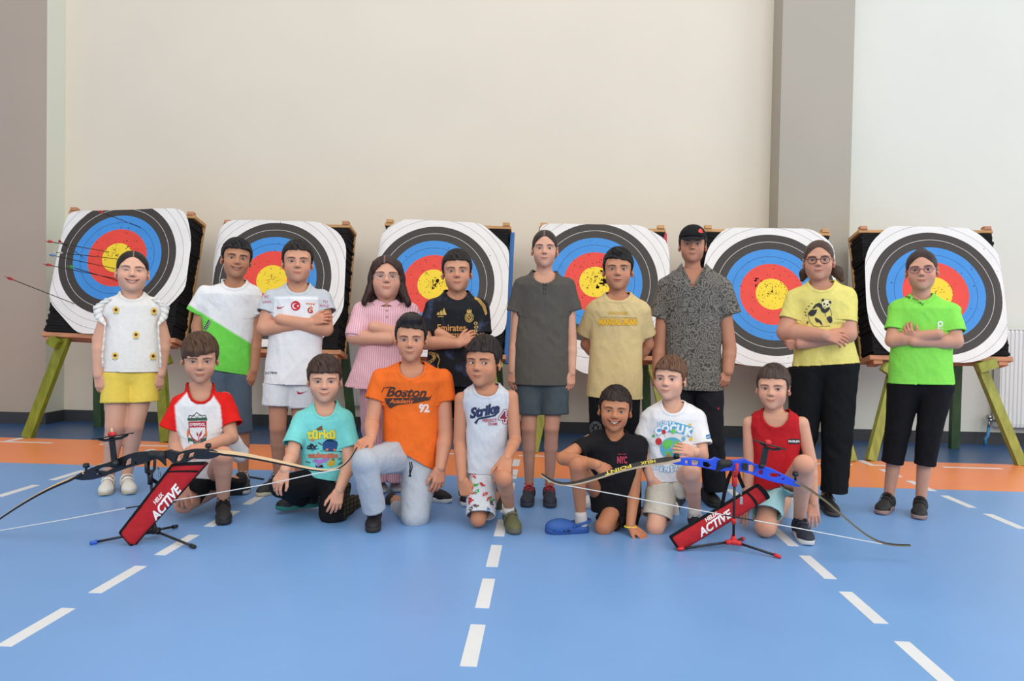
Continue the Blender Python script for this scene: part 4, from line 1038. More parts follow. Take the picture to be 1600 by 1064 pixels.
        pr.append(cap(hip_, kn, rad[0]*.9, rad[1], .008))
        cm = kn+(an-kn)*.32; bk = -fr.n*rad[1]*.18
        pr.append(cap(kn, cm+bk, rad[1]*.96, rad[1]*.93, .008)); pr.append(cap(cm+bk, an, rad[1]*.90, rad[-1]*.9, .008)); pr.append(cap(an, an-UPZ*.03, rad[-1]*.85, rad[-1]*.85, .006))
    V, Q = sdf_mesh(pr, .0058)
    nz = vnoise(V*22, sd); C = np.tile(lin(skin*np.array([.98, .97, .97])), (len(V), 1))*(.95+.1*nz[:, None])
    arm_t = np.array(S.get('armtint', (1, 1, 1.))); 
    for pts, rad in legs:
        m = np.exp(-((np.linalg.norm(V-pts[1]-fr.n*rad[1]*.8, axis=1))/.045)**2)[:, None]*.32; C = C*(1-m)+lin(skin*np.array([.86, .70, .66]))*m
    for A in S['arms']:
        e = P(*A['c'][1][:3]); m = np.exp(-((np.linalg.norm(V-e, axis=1))/.03)**2)[:, None]*.22; C = C*(1-m)+lin(skin*np.array([.9, .76, .72]))*m
    bodyV.append(V); bodyQ.append(Q); bodyC.append(C)
    for A in S['arms']:
        if 'h' not in A: continue
        hh = A['h']; wr = P(*A['c'][-1][:3]); tip = P(*hh['tip']); X = unit(tip-wr); dn = hh.get('dorsal', (0, 1, 0)); D = fr.r*dn[0]+fr.n*dn[1]+UPZ*dn[2]; Z = unit(D-D.dot(X)*X); Y_ = np.cross(Z, X); th = hh.get('thumb', 1)
        V, Q = hand_template(hh.get('pose', 'relax')); V = V*np.array([1, th, 1]); Q = Q if th > 0 else Q[:, ::-1]
        hs = hh.get('s', 1.)*s*.93; hw = A['c'][-1][3]*fr.m(wr)/.0195; Vw = xf(V*np.array([1, 1, 1]), np.stack([X, Y_, Z], 1), wr, hs)
        bodyV.append(Vw); bodyQ.append(Q); nz = vnoise(Vw*60, sd); C = np.tile(lin(skin*np.array([.97, .93, .92])), (len(V), 1))*(.94+.12*nz[:, None])
        kn_ = np.clip((V[:, 0]-.055)/.06, 0, 1)[:, None]*.18; C = C*(1-kn_)+lin(skin*np.array([.92, .74, .70]))*kn_; bodyC.append(C)
    n0 = 0; QQ = []
    for v_, q_ in zip(bodyV, bodyQ): QQ.append(q_+n0); n0 += len(v_)
    body = mk('body', np.concatenate(bodyV), np.concatenate(QQ), M_skin, root, col=np.clip(np.concatenate(bodyC), 0, 1))
    # ---------------- hair
    if hd.get('kind'):
        V, Q, C = hair_build(hd, hd['kind']); mk('hair', xf(V, HM, HT_), Q, M_hair, root, col=C)
    # ---------------- clothes
    out = {'fr': fr, 'root': root, 'HM': HM, 'HT': HT_, 's': s, 'body': body}
    if 'shirt' in S:
        G = S['shirt']; pg = [loft(fr, G['st'], q=G.get('q', .64), k=G.get('k', .022), ext=(.0, .05))]; cuts = []; ins = loft.last
        for sl in G.get('sl', []):
            A_ = min(S['arms'], key=lambda q: abs(q['c'][0][0]-sl[0][0]))['c']; p0, p1 = np.array(A_[0][:2], float), np.array(A_[1][:2], float); e_ = np.array(sl[1][:2], float)
            t_ = np.clip((e_-p0).dot(p1-p0)/((p1-p0).dot(p1-p0)), 0, 1); dd_ = A_[0][2]+t_*(A_[1][2]-A_[0][2])
            a, b = P(*sl[0][:3]), P(sl[1][0], sl[1][1], dd_); ra, rb = sl[0][3]*fr.m(a), sl[1][3]*fr.m(b); dv = unit(b-a)
            if len(sl) > 2 and sl[2] == 'puff': pg += [cap(a, b-dv*.035, ra, rb, .03), capcut(b-dv*.035, b, rb*.85, rb*.8, .02)]; rb *= .82
            else: pg.append(capcut(a, b, ra, rb, .03))
            cuts.append((b, dv, 'cap', rb))
        for c in G.get('extra', []):
            a, b = P(*c[0][:3]), P(*c[1][:3]); pg.append(cap(a, b, c[0][3]*fr.m(a), c[1][3]*fr.m(b), .03))
        hL, hR = P(*G['hem'][0], 0), P(*G['hem'][1], 0); hv = unit(hR-hL); hn = -(UPZ-UPZ.dot(hv)*hv); cuts.append(((hL+hR)/2, hn, .33)); out['ins'] = ins+((hL+hR)/2, unit(hn))
        nkp = G['nk']; cL, cR, cB = P(nkp[0], nkp[2], .03), P(nkp[1], nkp[2], .03), P((nkp[0]+nkp[1])/2, nkp[3], .055)
        nko = dict(c=(cL+cR)/2, A=(cR-cL).dot(fr.r)/2, B=((cL+cR)/2-cB)[2], sl=G.get('slope', .45), rib=G.get('rib', .011), col=G.get('ribcol'), V=G.get('vneck', 0))
        for c in G.get('arm', []): cuts.append((P(*c[0]), unit(fr.r*c[1][0]+fr.n*c[1][1]+UPZ*c[1][2]), c[2]))
        sh = garment(fr, pg, cuts, col=G['col'], colfn=(lambda V, c, f=G.get('fn'): f(V, c, fr) if f else c), wr=G.get('wr', .0058), seed=sd, name=G.get('name', 't_shirt'), parent=root, material=G.get('mat'), neck=nko, h=G.get('h', .0052))
        out['shirt'] = sh
    for G in ([S['pants']] if 'pants' in S else []):
        pg = []; cuts = []
        for c in G['c']:
            pts = [P(*p[:3]) for p in c]; rad = [p[3]*fr.m(q) for p, q in zip(c, pts)]
            oe = isinstance(c[-1][-1], str)
            for i in range(len(pts)-1):
                last = i == len(pts)-2 and oe
                pg.append((capcut if last else cap)(pts[i], pts[i+1], rad[i], rad[i+1], G.get('k', .009)))
            if oe: cuts.append((pts[-1], unit(pts[-1]-pts[-2]), 'cap', rad[-1]))
        if G.get('pelvis', True):
            a, b = P(*G['c'][0][0][:3]), P(*G['c'][1 if len(G['c']) < 4 else 2][0][:3]); ra = G['c'][0][0][3]*fr.m(a)
            up_ = UPZ*.035; pg += [cap(a+up_, b+up_, ra*.95, ra*.95, .02), cap(a+up_*.3, b+up_*.3, ra*.93, ra*.93, .014)]
        for c in G.get('cuts', []):
            cuts.append((P(*c[0]), unit(fr.r*c[1][0]+fr.n*c[1][1]+UPZ*c[1][2]), c[2]))
        out['pants'] = garment(fr, pg, cuts, col=G['col'], colfn=(lambda V, c, f=G.get('fn'): f(V, c, fr) if f else c), wr=G.get('wr', .0058), seed=sd+50, name=G.get('name', 'trousers'), parent=root, material=G.get('mat'), inside=out.get('ins'), fold=G.get('fold', (13, 5)))
    # ---------------- shoes
    for L_ in S['legs']:
        if '_shoe' not in L_: continue
        kd, cu, cs_, cl = L_.get('shoe', S.get('shoe')); heel, R_, sc = L_['_shoe']; sole, (Vu, Qu), lcs = shoe_template(kd)
        so = mk('shoe', xf(Vu, R_, heel, sc), Qu, smat(cu), root); mk('sole', xf(sole[0], R_, heel, sc), sole[1], smat(cs_, .7), so)
        if lcs.v: mk({'velcro': 'strap', 'croc': 'heel_strap'}.get(kd, 'laces'), xf(np.array(lcs.v), R_, heel, sc), lcs.f, smat(cl), so)
        if kd == 'croc': vv = shoe_template.vents; o_ = mk('vent_holes', xf(np.array(vv.v), R_, heel, sc), vv.f, smat((22, 40, 78)), so); o_['kind'] = 'stuff'
        if L_.get('sock') is not None:
            a = heel+R_ @ np.array([0, -.034, .045])*sc; kn = legs[S['legs'].index(L_)][0][1]; b = a+unit(kn-a)*L_.get('sockh', .07); r_ = L_.get('ra', 9)*fr.m(a)
            Vs, Qs = sdf_mesh([cap(a, b, r_*1.22, r_*1.08, .01)], .005); ns = vnormals(Vs, Qs)
            mk('sock', Vs, Qs, smat(L_['sock'], .9), root)
    return out
# ------------------------------------------------------------------ the children, left to right
def regions(*rules):
    """cloth made of panels: rules (test(u,v,a,b,z)->mask, colour)"""
    def f(V, c, fr):
        u, v = proj(V); c = c.copy(); rel = V-fr.B
        for t, col in rules:
            m = 0
            for du, dv in ((0, 0), (1.3, 0), (-1.3, 0), (0, 1.3), (0, -1.3), (.9, .9), (-.9, -.9), (.9, -.9), (-.9, .9)): m = m+t(u+du, v+dv, rel @ fr.r, rel @ fr.n, rel[:, 2]).astype(float)
            m = (m/9)[:, None]; c = c*(1-m)+lin(col)*m
        return c
    return f
BLK = (22, 22, 25)
KIDS = {}
def kid(key, **S): S['seed'] = len(KIDS)*7+3; KIDS[key] = person(S); return KIDS[key]
def arm(c, tip=None, thumb=1, dorsal=(0, 1, 0), pose='relax', s=1.):
    d = dict(c=c)
    if tip: d['h'] = dict(tip=tip, thumb=thumb, dorsal=dorsal, pose=pose, s=s)
    return d
DK = (42, 32, 29)
kid('sunflower', u=185, Y=3.62, label='smiling girl in a white blouse embroidered with sunflowers and yellow shorts', skin=(228, 180, 158),
    head=dict(at=(207, 389, 457), kind='back', part=.001, hair=(34, 26, 26), fat=1.05, cheek=1.1, w=.97, smile=1.2, open=.0065, squint=.5, fringe=.068, roll=2, pitch=-5, brow=(60, 44, 38)),
    neck=(206, 464), arms=[arm([(171, 480, 0, 11), (156, 530, 0, 10.5), (154, 586, .03, 7.5)], (163, 628, .05), 1, (-.5, 1, 0)),
                           arm([(243, 480, 0, 11), (255, 530, 0, 10.5), (251, 584, .03, 7.5)], (243, 620, .05), -1, (.5, 1, 0))],
    legs=[dict(c=[(184, 600, 0, 20), (180, 665, .02, 14)], toe=(163, 776), ra=8.5, yaw=-6), dict(c=[(222, 600, 0, 20), (210, 665, .02, 13)], toe=(204, 774), ra=8.5, yaw=6)],
    shoe=('velcro', (222, 219, 210), (186, 180, 160), (236, 235, 230)),
    shirt=dict(nk=(186, 226, 457, 467), st=[(456, 187, 225), (461, 183, 231), (467, 174, 240), (478, 168, 247), (520, 165, 249), (582, 159, 252)], sl=[[(174, 476, 0, 10), (157, 489, 0, 12)], [(240, 476, 0, 10), (257, 489, 0, 12)]],
        hem=((160, 580), (251, 580)), neck=(206, 464), col=(234, 231, 225), name='blouse', wr=.003),
    pants=dict(c=[[(184, 590, 0, 22), (183, 629, .01, 22.5, 'o')], [(222, 590, 0, 22), (223, 628, .01, 22, 'o')]], col=(240, 210, 92), name='shorts', wr=.004))
kid('green_white', u=363, Y=3.84, label='boy in a white and green t-shirt and grey-blue shorts, standing behind the kneeling red-sleeved boy', skin=(196, 142, 112),
    head=dict(at=(369.5, 371, 434), kind='fringe', hair=(24, 22, 24), fringe=.050, w=.98, smile=1.0, open=.0048, yaw=4, roll=4, ear=1.2, brow=(26, 20, 20), browth=1.3, slant=.0),
    neck=(367, 447), arms=[arm([(321, 458, 0, 9.5), (309, 510, -.02, 9.5), (312, 560, .0, 7)], (314, 596, .02), 1, (-.8, .6, 0)),
                           arm([(395, 456, 0, 11), (399, 530, 0, 9.5), (396, 578, .03, 7)], (387, 612, .06), -1, (.5, 1, 0))],
    legs=[dict(c=[(345, 590, 0, 19), (346, 670, 0, 12)], toe=(342, 775), ra=8), dict(c=[(374, 590, 0, 19), (377, 670, 0, 12)], toe=(381, 774), ra=8)],
    shoe=('lace', (40, 40, 44), (200, 200, 196), (230, 230, 230)),
    shirt=dict(h=.004, nk=(345, 386, 438, 448), st=[(437, 346, 385), (443, 345, 392), (450, 328, 400), (460, 318, 404), (500, 317, 398), (540, 317, 394), (588, 314, 391)], sl=[[(321, 458, 0, 12), (304, 488, 0, 11.5)], [(394, 459, 0, 12), (399, 492, 0, 13)]],
        hem=((314, 573), (390, 586)), neck=(367, 447), col=(236, 235, 234), ribcol=(236, 235, 234), fn=regions((lambda u, v, a, b, z: (v > 487+(u-312)*.62), (116, 216, 82)))),
    pants=dict(c=[[(345, 585, 0, 20), (341, 672, 0, 17, 'o')], [(370, 585, 0, 21), (376, 675, 0, 16, 'o')]], col=(92, 106, 120), name='shorts'))
kid('football', u=450, Y=3.72, label='boy with crossed arms in a white and grey football shirt and white shorts', skin=(214, 160, 134),
    head=dict(at=(465, 374, 441), kind='short', hair=(36, 30, 30), fringe=.058, w=.97, smile=.05, brow=(40, 30, 28), ear=1.1, fat=1.03),
    neck=(465, 452), arms=[arm([(424, 464, 0, 12), (413, 513, .05, 11.5), (486, 504, .10, 7.5)], (512, 494, .13), 1, (.1, 1, .5), 'drape'),
                           arm([(505, 464, 0, 12), (509, 514, .07, 11.5), (438, 499, .10, 8.5)], (420, 488, -.02), -1, (0, 1, .3), 'drape', .8)],
    legs=[dict(c=[(436, 615, 0, 18), (434, 667, .0, 12.5)], toe=(402, 777), ra=8, yaw=-38), dict(c=[(470, 615, 0, 18), (470, 667, 0, 12)], toe=(474, 776), ra=8, yaw=5)],
    shoe=('lace', (52, 50, 50), (206, 196, 170), (90, 50, 40)),
    shirt=dict(h=.004, nk=(447, 484, 443, 455), st=[(442, 448, 483), (450, 438, 493), (457, 427, 503), (468, 419, 509), (500, 421, 505), (540, 418, 502), (602, 412, 504)], sl=[[(425, 466, 0, 13), (415, 489, .02, 14)], [(504, 466, 0, 13), (511, 488, .02, 13.5)]],
        hem=((412, 598), (503, 600)), neck=(465, 452), col=(234, 234, 236), ribcol=(198, 204, 208), mat=M_shiny, name='football_shirt',
        fn=regions((lambda u, v, a, b, z: (v < 463+.004*(u-465)**2*.2) | (u < 429-(v-463)*.05) & (v < 500) | (u > 497+(v-463)*.02) & (v < 500), (194, 200, 205)))),
    pants=dict(c=[[(436, 595, 0, 23), (433, 634, .01, 21, 'o')], [(470, 595, 0, 23), (470, 637, .01, 20, 'o')]], col=(228, 230, 235), name='shorts', mat=M_shiny))
kid('pink', u=602, Y=3.82, label='girl with glasses, long dark hair and crossed arms in a pink striped tunic', skin=(220, 168, 146),
    head=dict(at=(604, 399, 468), kind='long', part=-.012, hair=(58, 40, 36), fringe=.062, fat=1.08, cheek=1.12, w=.98, smile=.4, brow=(60, 44, 38), top=.01, pitch=-7),
    neck=(603, 475), arms=[arm([(570, 486, 0, 12), (553, 526, .05, 12), (608, 530, .12, 9)], (630, 520, .13), 1, (0, 1, .4), 'drape'),
                           arm([(636, 486, 0, 12), (650, 528, .05, 12), (584, 511, .10, 9)], (566, 503, -.02), -1, (0, 1, .3), 'drape', .8)],
    legs=[dict(c=[(582, 610, 0, 18), (580, 670, .0, 13)], toe=(598, 772), ra=9, yaw=14), dict(c=[(620, 610, 0, 18), (618, 670, 0, 13)], toe=(622, 770), ra=9, yaw=5)],
    shoe=('velcro', (186, 170, 170), (226, 224, 220), (200, 70, 80)),
    shirt=dict(nk=(586, 621, 470, 477), st=[(469, 587, 620), (475, 578, 630), (482, 566, 642), (492, 562, 646), (530, 564, 644), (560, 556, 648), (606, 539, 660)], sl=[[(566, 486, 0, 14), (556, 527, .03, 17), 'puff'], [(640, 486, 0, 14), (650, 527, .03, 17), 'puff']],
        hem=((538, 602), (660, 612)), neck=(603, 475), col=(228, 178, 188), name='tunic', wr=.005, mat='pink'),
    pants=dict(c=[[(582, 600, 0, 19), (580, 670, 0, 16), (592, 752, 0, 14, 'o')], [(620, 600, 0, 19), (620, 670, 0, 16), (617, 752, 0, 13, 'o')]], col=(226, 160, 176), mat='pink'))
kid('black_gold', u=700, Y=3.74, label='boy with crossed arms in a black football shirt with gold trim', skin=(212, 156, 128),
    head=dict(at=(714, 389, 456), kind='short', hair=(38, 32, 32), fringe=.054, w=.97, smile=.1, roll=-2, brow=(44, 34, 32), ear=1.25),
    neck=(714, 467), arms=[arm([(677, 478, 0, 11.5), (663, 536, .05, 10.5), (716, 537, .15, 7.5)], (738, 524, .15), 1, (.1, 1, .4), 'drape'),
                           arm([(751, 478, 0, 11.5), (745, 542, .05, 10.5), (686, 520, .08, 7.5)], (668, 510, -.02), -1, (0, 1, .3), 'drape', .8)],
    legs=[dict(c=[(686, 610, 0, 18), (688, 670, 0, 12)], toe=(706, 786), ra=8, yaw=58, sock=(24, 24, 26)), dict(c=[(722, 610, 0, 18), (727, 670, 0, 12)], toe=(731, 793), ra=8, yaw=4)],
    shoe=('lace', (26, 26, 28), (226, 226, 224), (30, 30, 32)),
    shirt=dict(nk=(695, 733, 455, 467), st=[(454, 696, 732), (465, 686, 741), (473, 674, 752), (485, 669, 757), (530, 670, 752), (605, 667, 743)], sl=[[(678, 480, 0, 13), (666, 518, .02, 14)], [(750, 480, 0, 13), (754, 522, .02, 14)]],
        hem=((668, 601), (742, 603)), neck=(714, 467), col=(34, 36, 44), ribcol=(20, 20, 22), name='football_shirt', mat='navy'),
    pants=dict(c=[[(686, 600, 0, 19), (687, 652, .0, 18, 'o')], [(722, 600, 0, 19), (724, 652, .0, 18, 'o')]], col=BLK, name='shorts', mat=M_dark))
kid('charcoal', u=842, Y=3.68, label='tall girl in a charcoal henley t-shirt and grey denim shorts', skin=(220, 170, 148),
    head=dict(at=(851, 357, 418), kind='back', part=-.004, hair=(52, 40, 36), fringe=.066, w=.95, smile=.35, brow=(60, 46, 40), ear=1.2, d=.03),
    neck=(851, 438), arms=[arm([(813, 442, 0, 10), (806, 532, 0, 8.3), (801, 580, .03, 6.2)], (797, 618, .05), 1, (-.7, 1, 0)),
                           arm([(888, 442, 0, 10), (893, 535, 0, 8.3), (893, 583, .03, 6.2)], (891, 619, .05), -1, (.7, 1, 0))],
    legs=[dict(c=[(828, 615, 0, 18), (826, 668, .02, 11.5)], toe=(822, 794), ra=7, yaw=-4), dict(c=[(866, 615, 0, 18), (862, 668, .02, 11.5)], toe=(860, 795), ra=7, yaw=2)],
    shoe=('lace', (44, 48, 62), (60, 64, 76), (214, 60, 66)),
    shirt=dict(nk=(831, 871, 424, 439), st=[(423, 832, 870), (431, 825, 877), (437, 813, 888), (446, 808, 892), (490, 811, 889), (540, 805, 888), (604, 799, 890)], sl=[[(814, 446, 0, 11), (804, 487, 0, 12)], [(886, 446, 0, 11), (897, 486, 0, 12.5)]],
        hem=((801, 599), (890, 601)), neck=(851, 437), col=(88, 84, 78), name='henley_shirt'),
    pants=dict(c=[[(828, 600, 0, 22), (826, 647, .01, 21, 'o')], [(866, 600, 0, 22), (867, 647, .01, 21, 'o')]], col=(76, 86, 92), name='denim_shorts'))
kid('sand', u=958, Y=3.74, label='boy with hands behind his back in a sand coloured t-shirt with yellow lettering', skin=(204, 146, 116),
    head=dict(at=(965.5, 386, 453), kind='short', hair=(24, 22, 24), fringe=.050, w=.97, smile=.15, open=.001, brow=(28, 22, 22), ear=1.25, slant=-.15, sweep=.6),
    neck=(965, 467), arms=[dict(c=[(930, 486, 0, 11), (916, 538, -.08, 9), (945, 570, -.14, 7)]), dict(c=[(1001, 486, 0, 11), (1013, 538, -.08, 9), (990, 570, -.14, 7)])],
    legs=[dict(c=[(940, 630, 0, 18), (938, 690, .0, 12)], toe=(908, 795), ra=8, yaw=-40), dict(c=[(978, 630, 0, 18), (984, 690, 0, 12)], toe=(990, 792), ra=8, yaw=10)],
    shoe=('lace', (226, 228, 230), (206, 208, 210), (236, 236, 236)),
    shirt=dict(nk=(945, 986, 458, 467), st=[(457, 946, 985), (464, 937, 994), (472, 926, 1005), (486, 922, 1007), (530, 924, 1003), (625, 917, 1003)], sl=[[(928, 486, 0, 13), (915, 521, 0, 14.5)], [(1003, 486, 0, 13), (1010, 523, 0, 14.5)]],
        hem=((918, 618), (1002, 623)), neck=(965, 467), col=(212, 187, 134)),
    pants=dict(c=[[(941, 615, 0, 21), (940, 690, 0, 17), (934, 760, -.02, 14, 'o')], [(978, 615, 0, 21), (982, 690, 0, 17), (986, 760, 0, 14, 'o')]], col=BLK, mat=M_dark))
kid('cap', u=1085, Y=3.80, label='boy in a black cap and a grey paisley polo shirt', skin=(198, 142, 116),
    head=dict(at=(1082, 352, 410), kind='crop', hair=(40, 32, 30), fringe=.05, w=1.0, smile=.0, brow=(40, 30, 28), ear=1.2, fat=1.04),
    neck=(1083, 434), arms=[arm([(1041, 450, 0, 12.5), (1031, 541, 0, 10.5), (1027, 582, .03, 8)], (1023, 618, .05), 1, (-.6, 1, 0)),
                            arm([(1127, 448, 0, 12.5), (1140, 545, 0, 10.5), (1137, 580, .03, 8.5)], (1128, 616, .06), -1, (.4, 1, 0))],
    legs=[dict(c=[(1062, 620, 0, 20), (1061, 690, 0, 13)], toe=(1052, 793), ra=8.5, yaw=-10), dict(c=[(1106, 620, 0, 20), (1114, 690, 0, 13)], toe=(1121, 795), ra=8.5, yaw=18)],
    shoe=('lace', (34, 34, 36), (40, 40, 42), (30, 30, 32)),
    shirt=dict(vneck=1, rib=0, nk=(1064, 1104, 418, 443), st=[(417, 1065, 1103), (422, 1054, 1114), (432, 1040, 1127), (446, 1034, 1133), (500, 1040, 1128), (560, 1040, 1127), (612, 1037, 1130)], sl=[[(1040, 450, 0, 14), (1027, 496, 0, 14.5)], [(1128, 448, 0, 14), (1142, 492, 0, 15.5)]],
        hem=((1038, 606), (1130, 610)), neck=(1083, 432), tilt=45, col=(112, 108, 102), name='polo_shirt', mat='paisley'),
    pants=dict(c=[[(1062, 600, 0, 23), (1060, 690, 0, 19), (1056, 768, 0, 16, 'o')], [(1106, 600, 0, 23), (1112, 690, 0, 19), (1117, 766, 0, 16, 'o')]], col=(34, 34, 38), mat=M_dark))
kid('panda', u=1280, Y=3.74, label='girl with black glasses and crossed arms in a yellow t-shirt printed with a panda', skin=(212, 158, 136),
    head=dict(at=(1279, 373, 438), kind='back', hair=(78, 58, 48), fringe=.066, tail='pony', fat=1.07, cheek=1.1, w=.98, smile=.35, roll=-1, brow=(70, 52, 46)),
    neck=(1282, 450), arms=[arm([(1244, 464, 0, 14), (1228, 519, .05, 14), (1288, 524, .17, 9.5)], (1322, 532, .18), 1, (0, 1, .5), 'drape', 1.1),
                            arm([(1322, 462, 0, 14), (1324, 522, .05, 14), (1250, 537, .11, 9)], (1226, 540, .10), -1, (0, 1, -.2), 'curl')],
    legs=[dict(c=[(1262, 590, 0, 24), (1252, 680, 0, 14)], toe=(1230, 792), ra=9, yaw=-18), dict(c=[(1312, 590, 0, 24), (1308, 680, 0, 14)], toe=(1305, 809), ra=9, yaw=14)],
    shoe=('lace', (36, 34, 34), (70, 62, 58), (40, 38, 38)),
    shirt=dict(nk=(1263, 1305, 440, 451), st=[(439, 1264, 1304), (446, 1254, 1314), (454, 1243, 1325), (468, 1238, 1331), (520, 1243, 1332), (572, 1238, 1344)], sl=[[(1244, 466, 0, 15), (1233, 500, .02, 15)], [(1322, 464, 0, 15), (1321, 504, .03, 16)]],
        hem=((1237, 572), (1345, 566)), neck=(1282, 450), col=(232, 218, 124), name='t_shirt'),
    pants=dict(c=[[(1263, 575, 0, 28), (1254, 680, 0, 21), (1237, 765, 0, 16, 'o')], [(1310, 575, 0, 28), (1308, 680, 0, 22), (1303, 768, 0, 18, 'o')]], col=(20, 20, 22), mat=M_dark))
kid('lime', u=1418, Y=3.72, label='girl with purple glasses and crossed arms in a lime green t-shirt and black leggings', skin=(216, 164, 142),
    head=dict(at=(1440, 388, 453), kind='back', hair=(56, 42, 38), fringe=.066, tail='bun', w=.97, smile=.5, roll=-3, brow=(56, 42, 38)),
    neck=(1438, 468), arms=[arm([(1403, 482, 0, 12), (1395, 532, .06, 11), (1466, 522, .11, 8)], (1487, 514, -.02), 1, (0, 1, .4), 'drape', .8),
                            arm([(1486, 484, 0, 12), (1493, 534, .05, 11), (1428, 534, .10, 8)], (1411, 506, .11), -1, (-.5, 1, .2), 'drape')],
    legs=[dict(c=[(1413, 620, 0, 16), (1404, 672, .02, 13)], toe=(1374, 805), ra=8, yaw=-12), dict(c=[(1463, 620, 0, 16), (1450, 672, .02, 13)], toe=(1435, 813), ra=8, yaw=-3)],
    shoe=('velcro', (34, 33, 34), (150, 122, 116), (28, 28, 28)),
    shirt=dict(nk=(1421, 1460, 460, 469), st=[(459, 1422, 1459), (463, 1415, 1463), (471, 1403, 1477), (482, 1395, 1489), (520, 1394, 1486), (560, 1390, 1488), (603, 1387, 1491)], sl=[[(1404, 484, 0, 13), (1396, 516, .03, 13)], [(1485, 486, 0, 13), (1492, 519, .03, 14.5)]],
        hem=((1388, 598), (1490, 600)), neck=(1438, 468), col=(140, 228, 90)),
    pants=dict(c=[[(1413, 605, 0, 24), (1403, 672, .01, 17.5), (1394, 723, .01, 14.5, 'o')], [(1463, 605, 0, 24), (1452, 672, .01, 17.5), (1445, 726, .01, 14, 'o')]], col=(22, 20, 22), name='leggings', mat=M_dark, wr=.002))
# ---- kneeling row
kid('raglan', u=318, Y=3.36, label='kneeling boy in a white football t-shirt with red sleeves, behind the black bow', skin=(214, 164, 140),
    head=dict(at=(312.5, 518, 595), kind='fringe', hair=(84, 60, 44), fringe=.026, w=.96, smile=.1, brow=(70, 52, 42), ear=1.25, slant=.25, top=.014, pitch=9),
    neck=(313, 624), arms=[arm([(281, 627, 0, 12), (274, 695, .0, 10), (285, 757, .20, 8)], (277, 801, .22), 1, (-.3, 1, .2), 'drape'),
                           arm([(351, 622, 0, 12), (362, 684, .08, 10), (322, 697, .22, 8)], (296, 703, .26), 1, (0, .6, 1), 'relax')],
    legs=[dict(c=[(306, 750, -.02, 20), (287, 788, .13, 14), (352, 775, -.22, 9)], heelat=((376, 742, -.24), (-.2, -.1, -1), (.2, -1, 0)), ra=9),
          dict(c=[(338, 745, -.03, 19), (349, 712, .26, 14.5)], toe=(350, 822), ra=9.5, shoe=('high', (34, 34, 36), (38, 38, 40), (26, 26, 28)))],
    shoe=('lace', (30, 30, 32), (36, 36, 38), (26, 26, 28)),
    shirt=dict(h=.004, nk=(291, 336, 599, 625), st=[(598, 292, 335), (612, 288, 338), (619, 279, 350), (632, 275, 354), (680, 279, 350), (720, 284, 352), (750, 290, 354)], sl=[[(281, 630, 0, 13), (264, 669, .02, 14)], [(351, 626, 0, 13), (363, 664, .05, 15)]],
        hem=((284, 742), (356, 746)), neck=(313, 623), col=(236, 235, 235), ribcol=(206, 34, 32), extra=[[(358, 690, -.06, 16), (374, 708, -.09, 14)]],
        fn=regions((lambda u, v, a, b, z: ((u < np.interp(v, [600, 612, 634, 680], [300, 293, 273, 277])) | (u > np.interp(v, [600, 613, 634, 680], [325, 330, 344, 349]))) & (v < 677), (226, 36, 32)))),
    pants=dict(c=[[(312, 745, -.02, 24), (296, 778, .09, 17, 'o')], [(338, 742, -.02, 23), (350, 722, .14, 18, 'o')], [(368, 712, -.02, 18), (368, 748, -.02, 17)]], col=BLK, name='shorts', mat=M_dark))
kid('turquoise', u=510, Y=3.34, label='kneeling boy in a turquoise t-shirt with a cartoon print and black trousers', skin=(226, 176, 152),
    head=dict(at=(507, 554, 626), kind='fringe', hair=(66, 48, 40), fringe=.040, w=1.0, smile=.8, brow=(70, 50, 42), ear=1.15, fat=1.05, pitch=4),
    neck=(504, 648), arms=[arm([(470, 655, 0, 12), (456, 713, .10, 10), (445, 735, .22, 8)], (427, 764, .25), 1, (-.2, .7, .8), 'drape'),
                           arm([(538, 653, 0, 12), (546, 726, .06, 10), (530, 766, .20, 7.5)], (520, 812, .25), -1, (.1, 1, .1), 'drape')],
    legs=[dict(c=[(488, 755, -.02, 16), (446, 760, .11, 10), (466, 786, -.08, 7)], heelat=((497, 790, -.12), (-1, .25, 0), (0, 0, 1)), ra=9),
          dict(c=[(525, 755, 0, 16), (522, 800, .09, 10), (550, 785, -.16, 7)], heelat=((560, 780, -.22), (-.1, -.2, -1), (.1, -1, 0)), ra=9)],
    shoe=('lace', (30, 30, 32), (44, 118, 112), (60, 40, 36)),
    shirt=dict(nk=(489, 527, 628, 649), st=[(627, 490, 526), (636, 479, 532), (643, 468, 543), (656, 465, 546), (690, 470, 541), (720, 471, 540), (755, 471, 534)], sl=[[(471, 658, 0, 14), (458, 695, .03, 15)], [(538, 656, 0, 14), (548, 698, .03, 14)]],
        hem=((470, 738), (534, 750)), neck=(504, 648), col=(124, 214, 208)),
    pants=dict(c=[[(490, 752, -.02, 24), (442, 757, .12, 19)], [(442, 757, .12, 19), (470, 778, -.06, 13)], [(524, 752, -.01, 24), (521, 800, .10, 21)], [(521, 803, .10, 18), (550, 788, -.14, 14)]], col=BLK, mat=M_dark,
        fn=regions((lambda u, v, a, b, z: (u > 538) & (v > 745) & (np.sin(u*1.1)+np.sin(v*.9+u*.4) > .2), (92, 84, 62)), (lambda u, v, a, b, z: (u > 538) & (v > 745) & (np.sin(u*.8+3)+np.sin(v*.7-u*.3) > 1.1), (58, 60, 44)))))
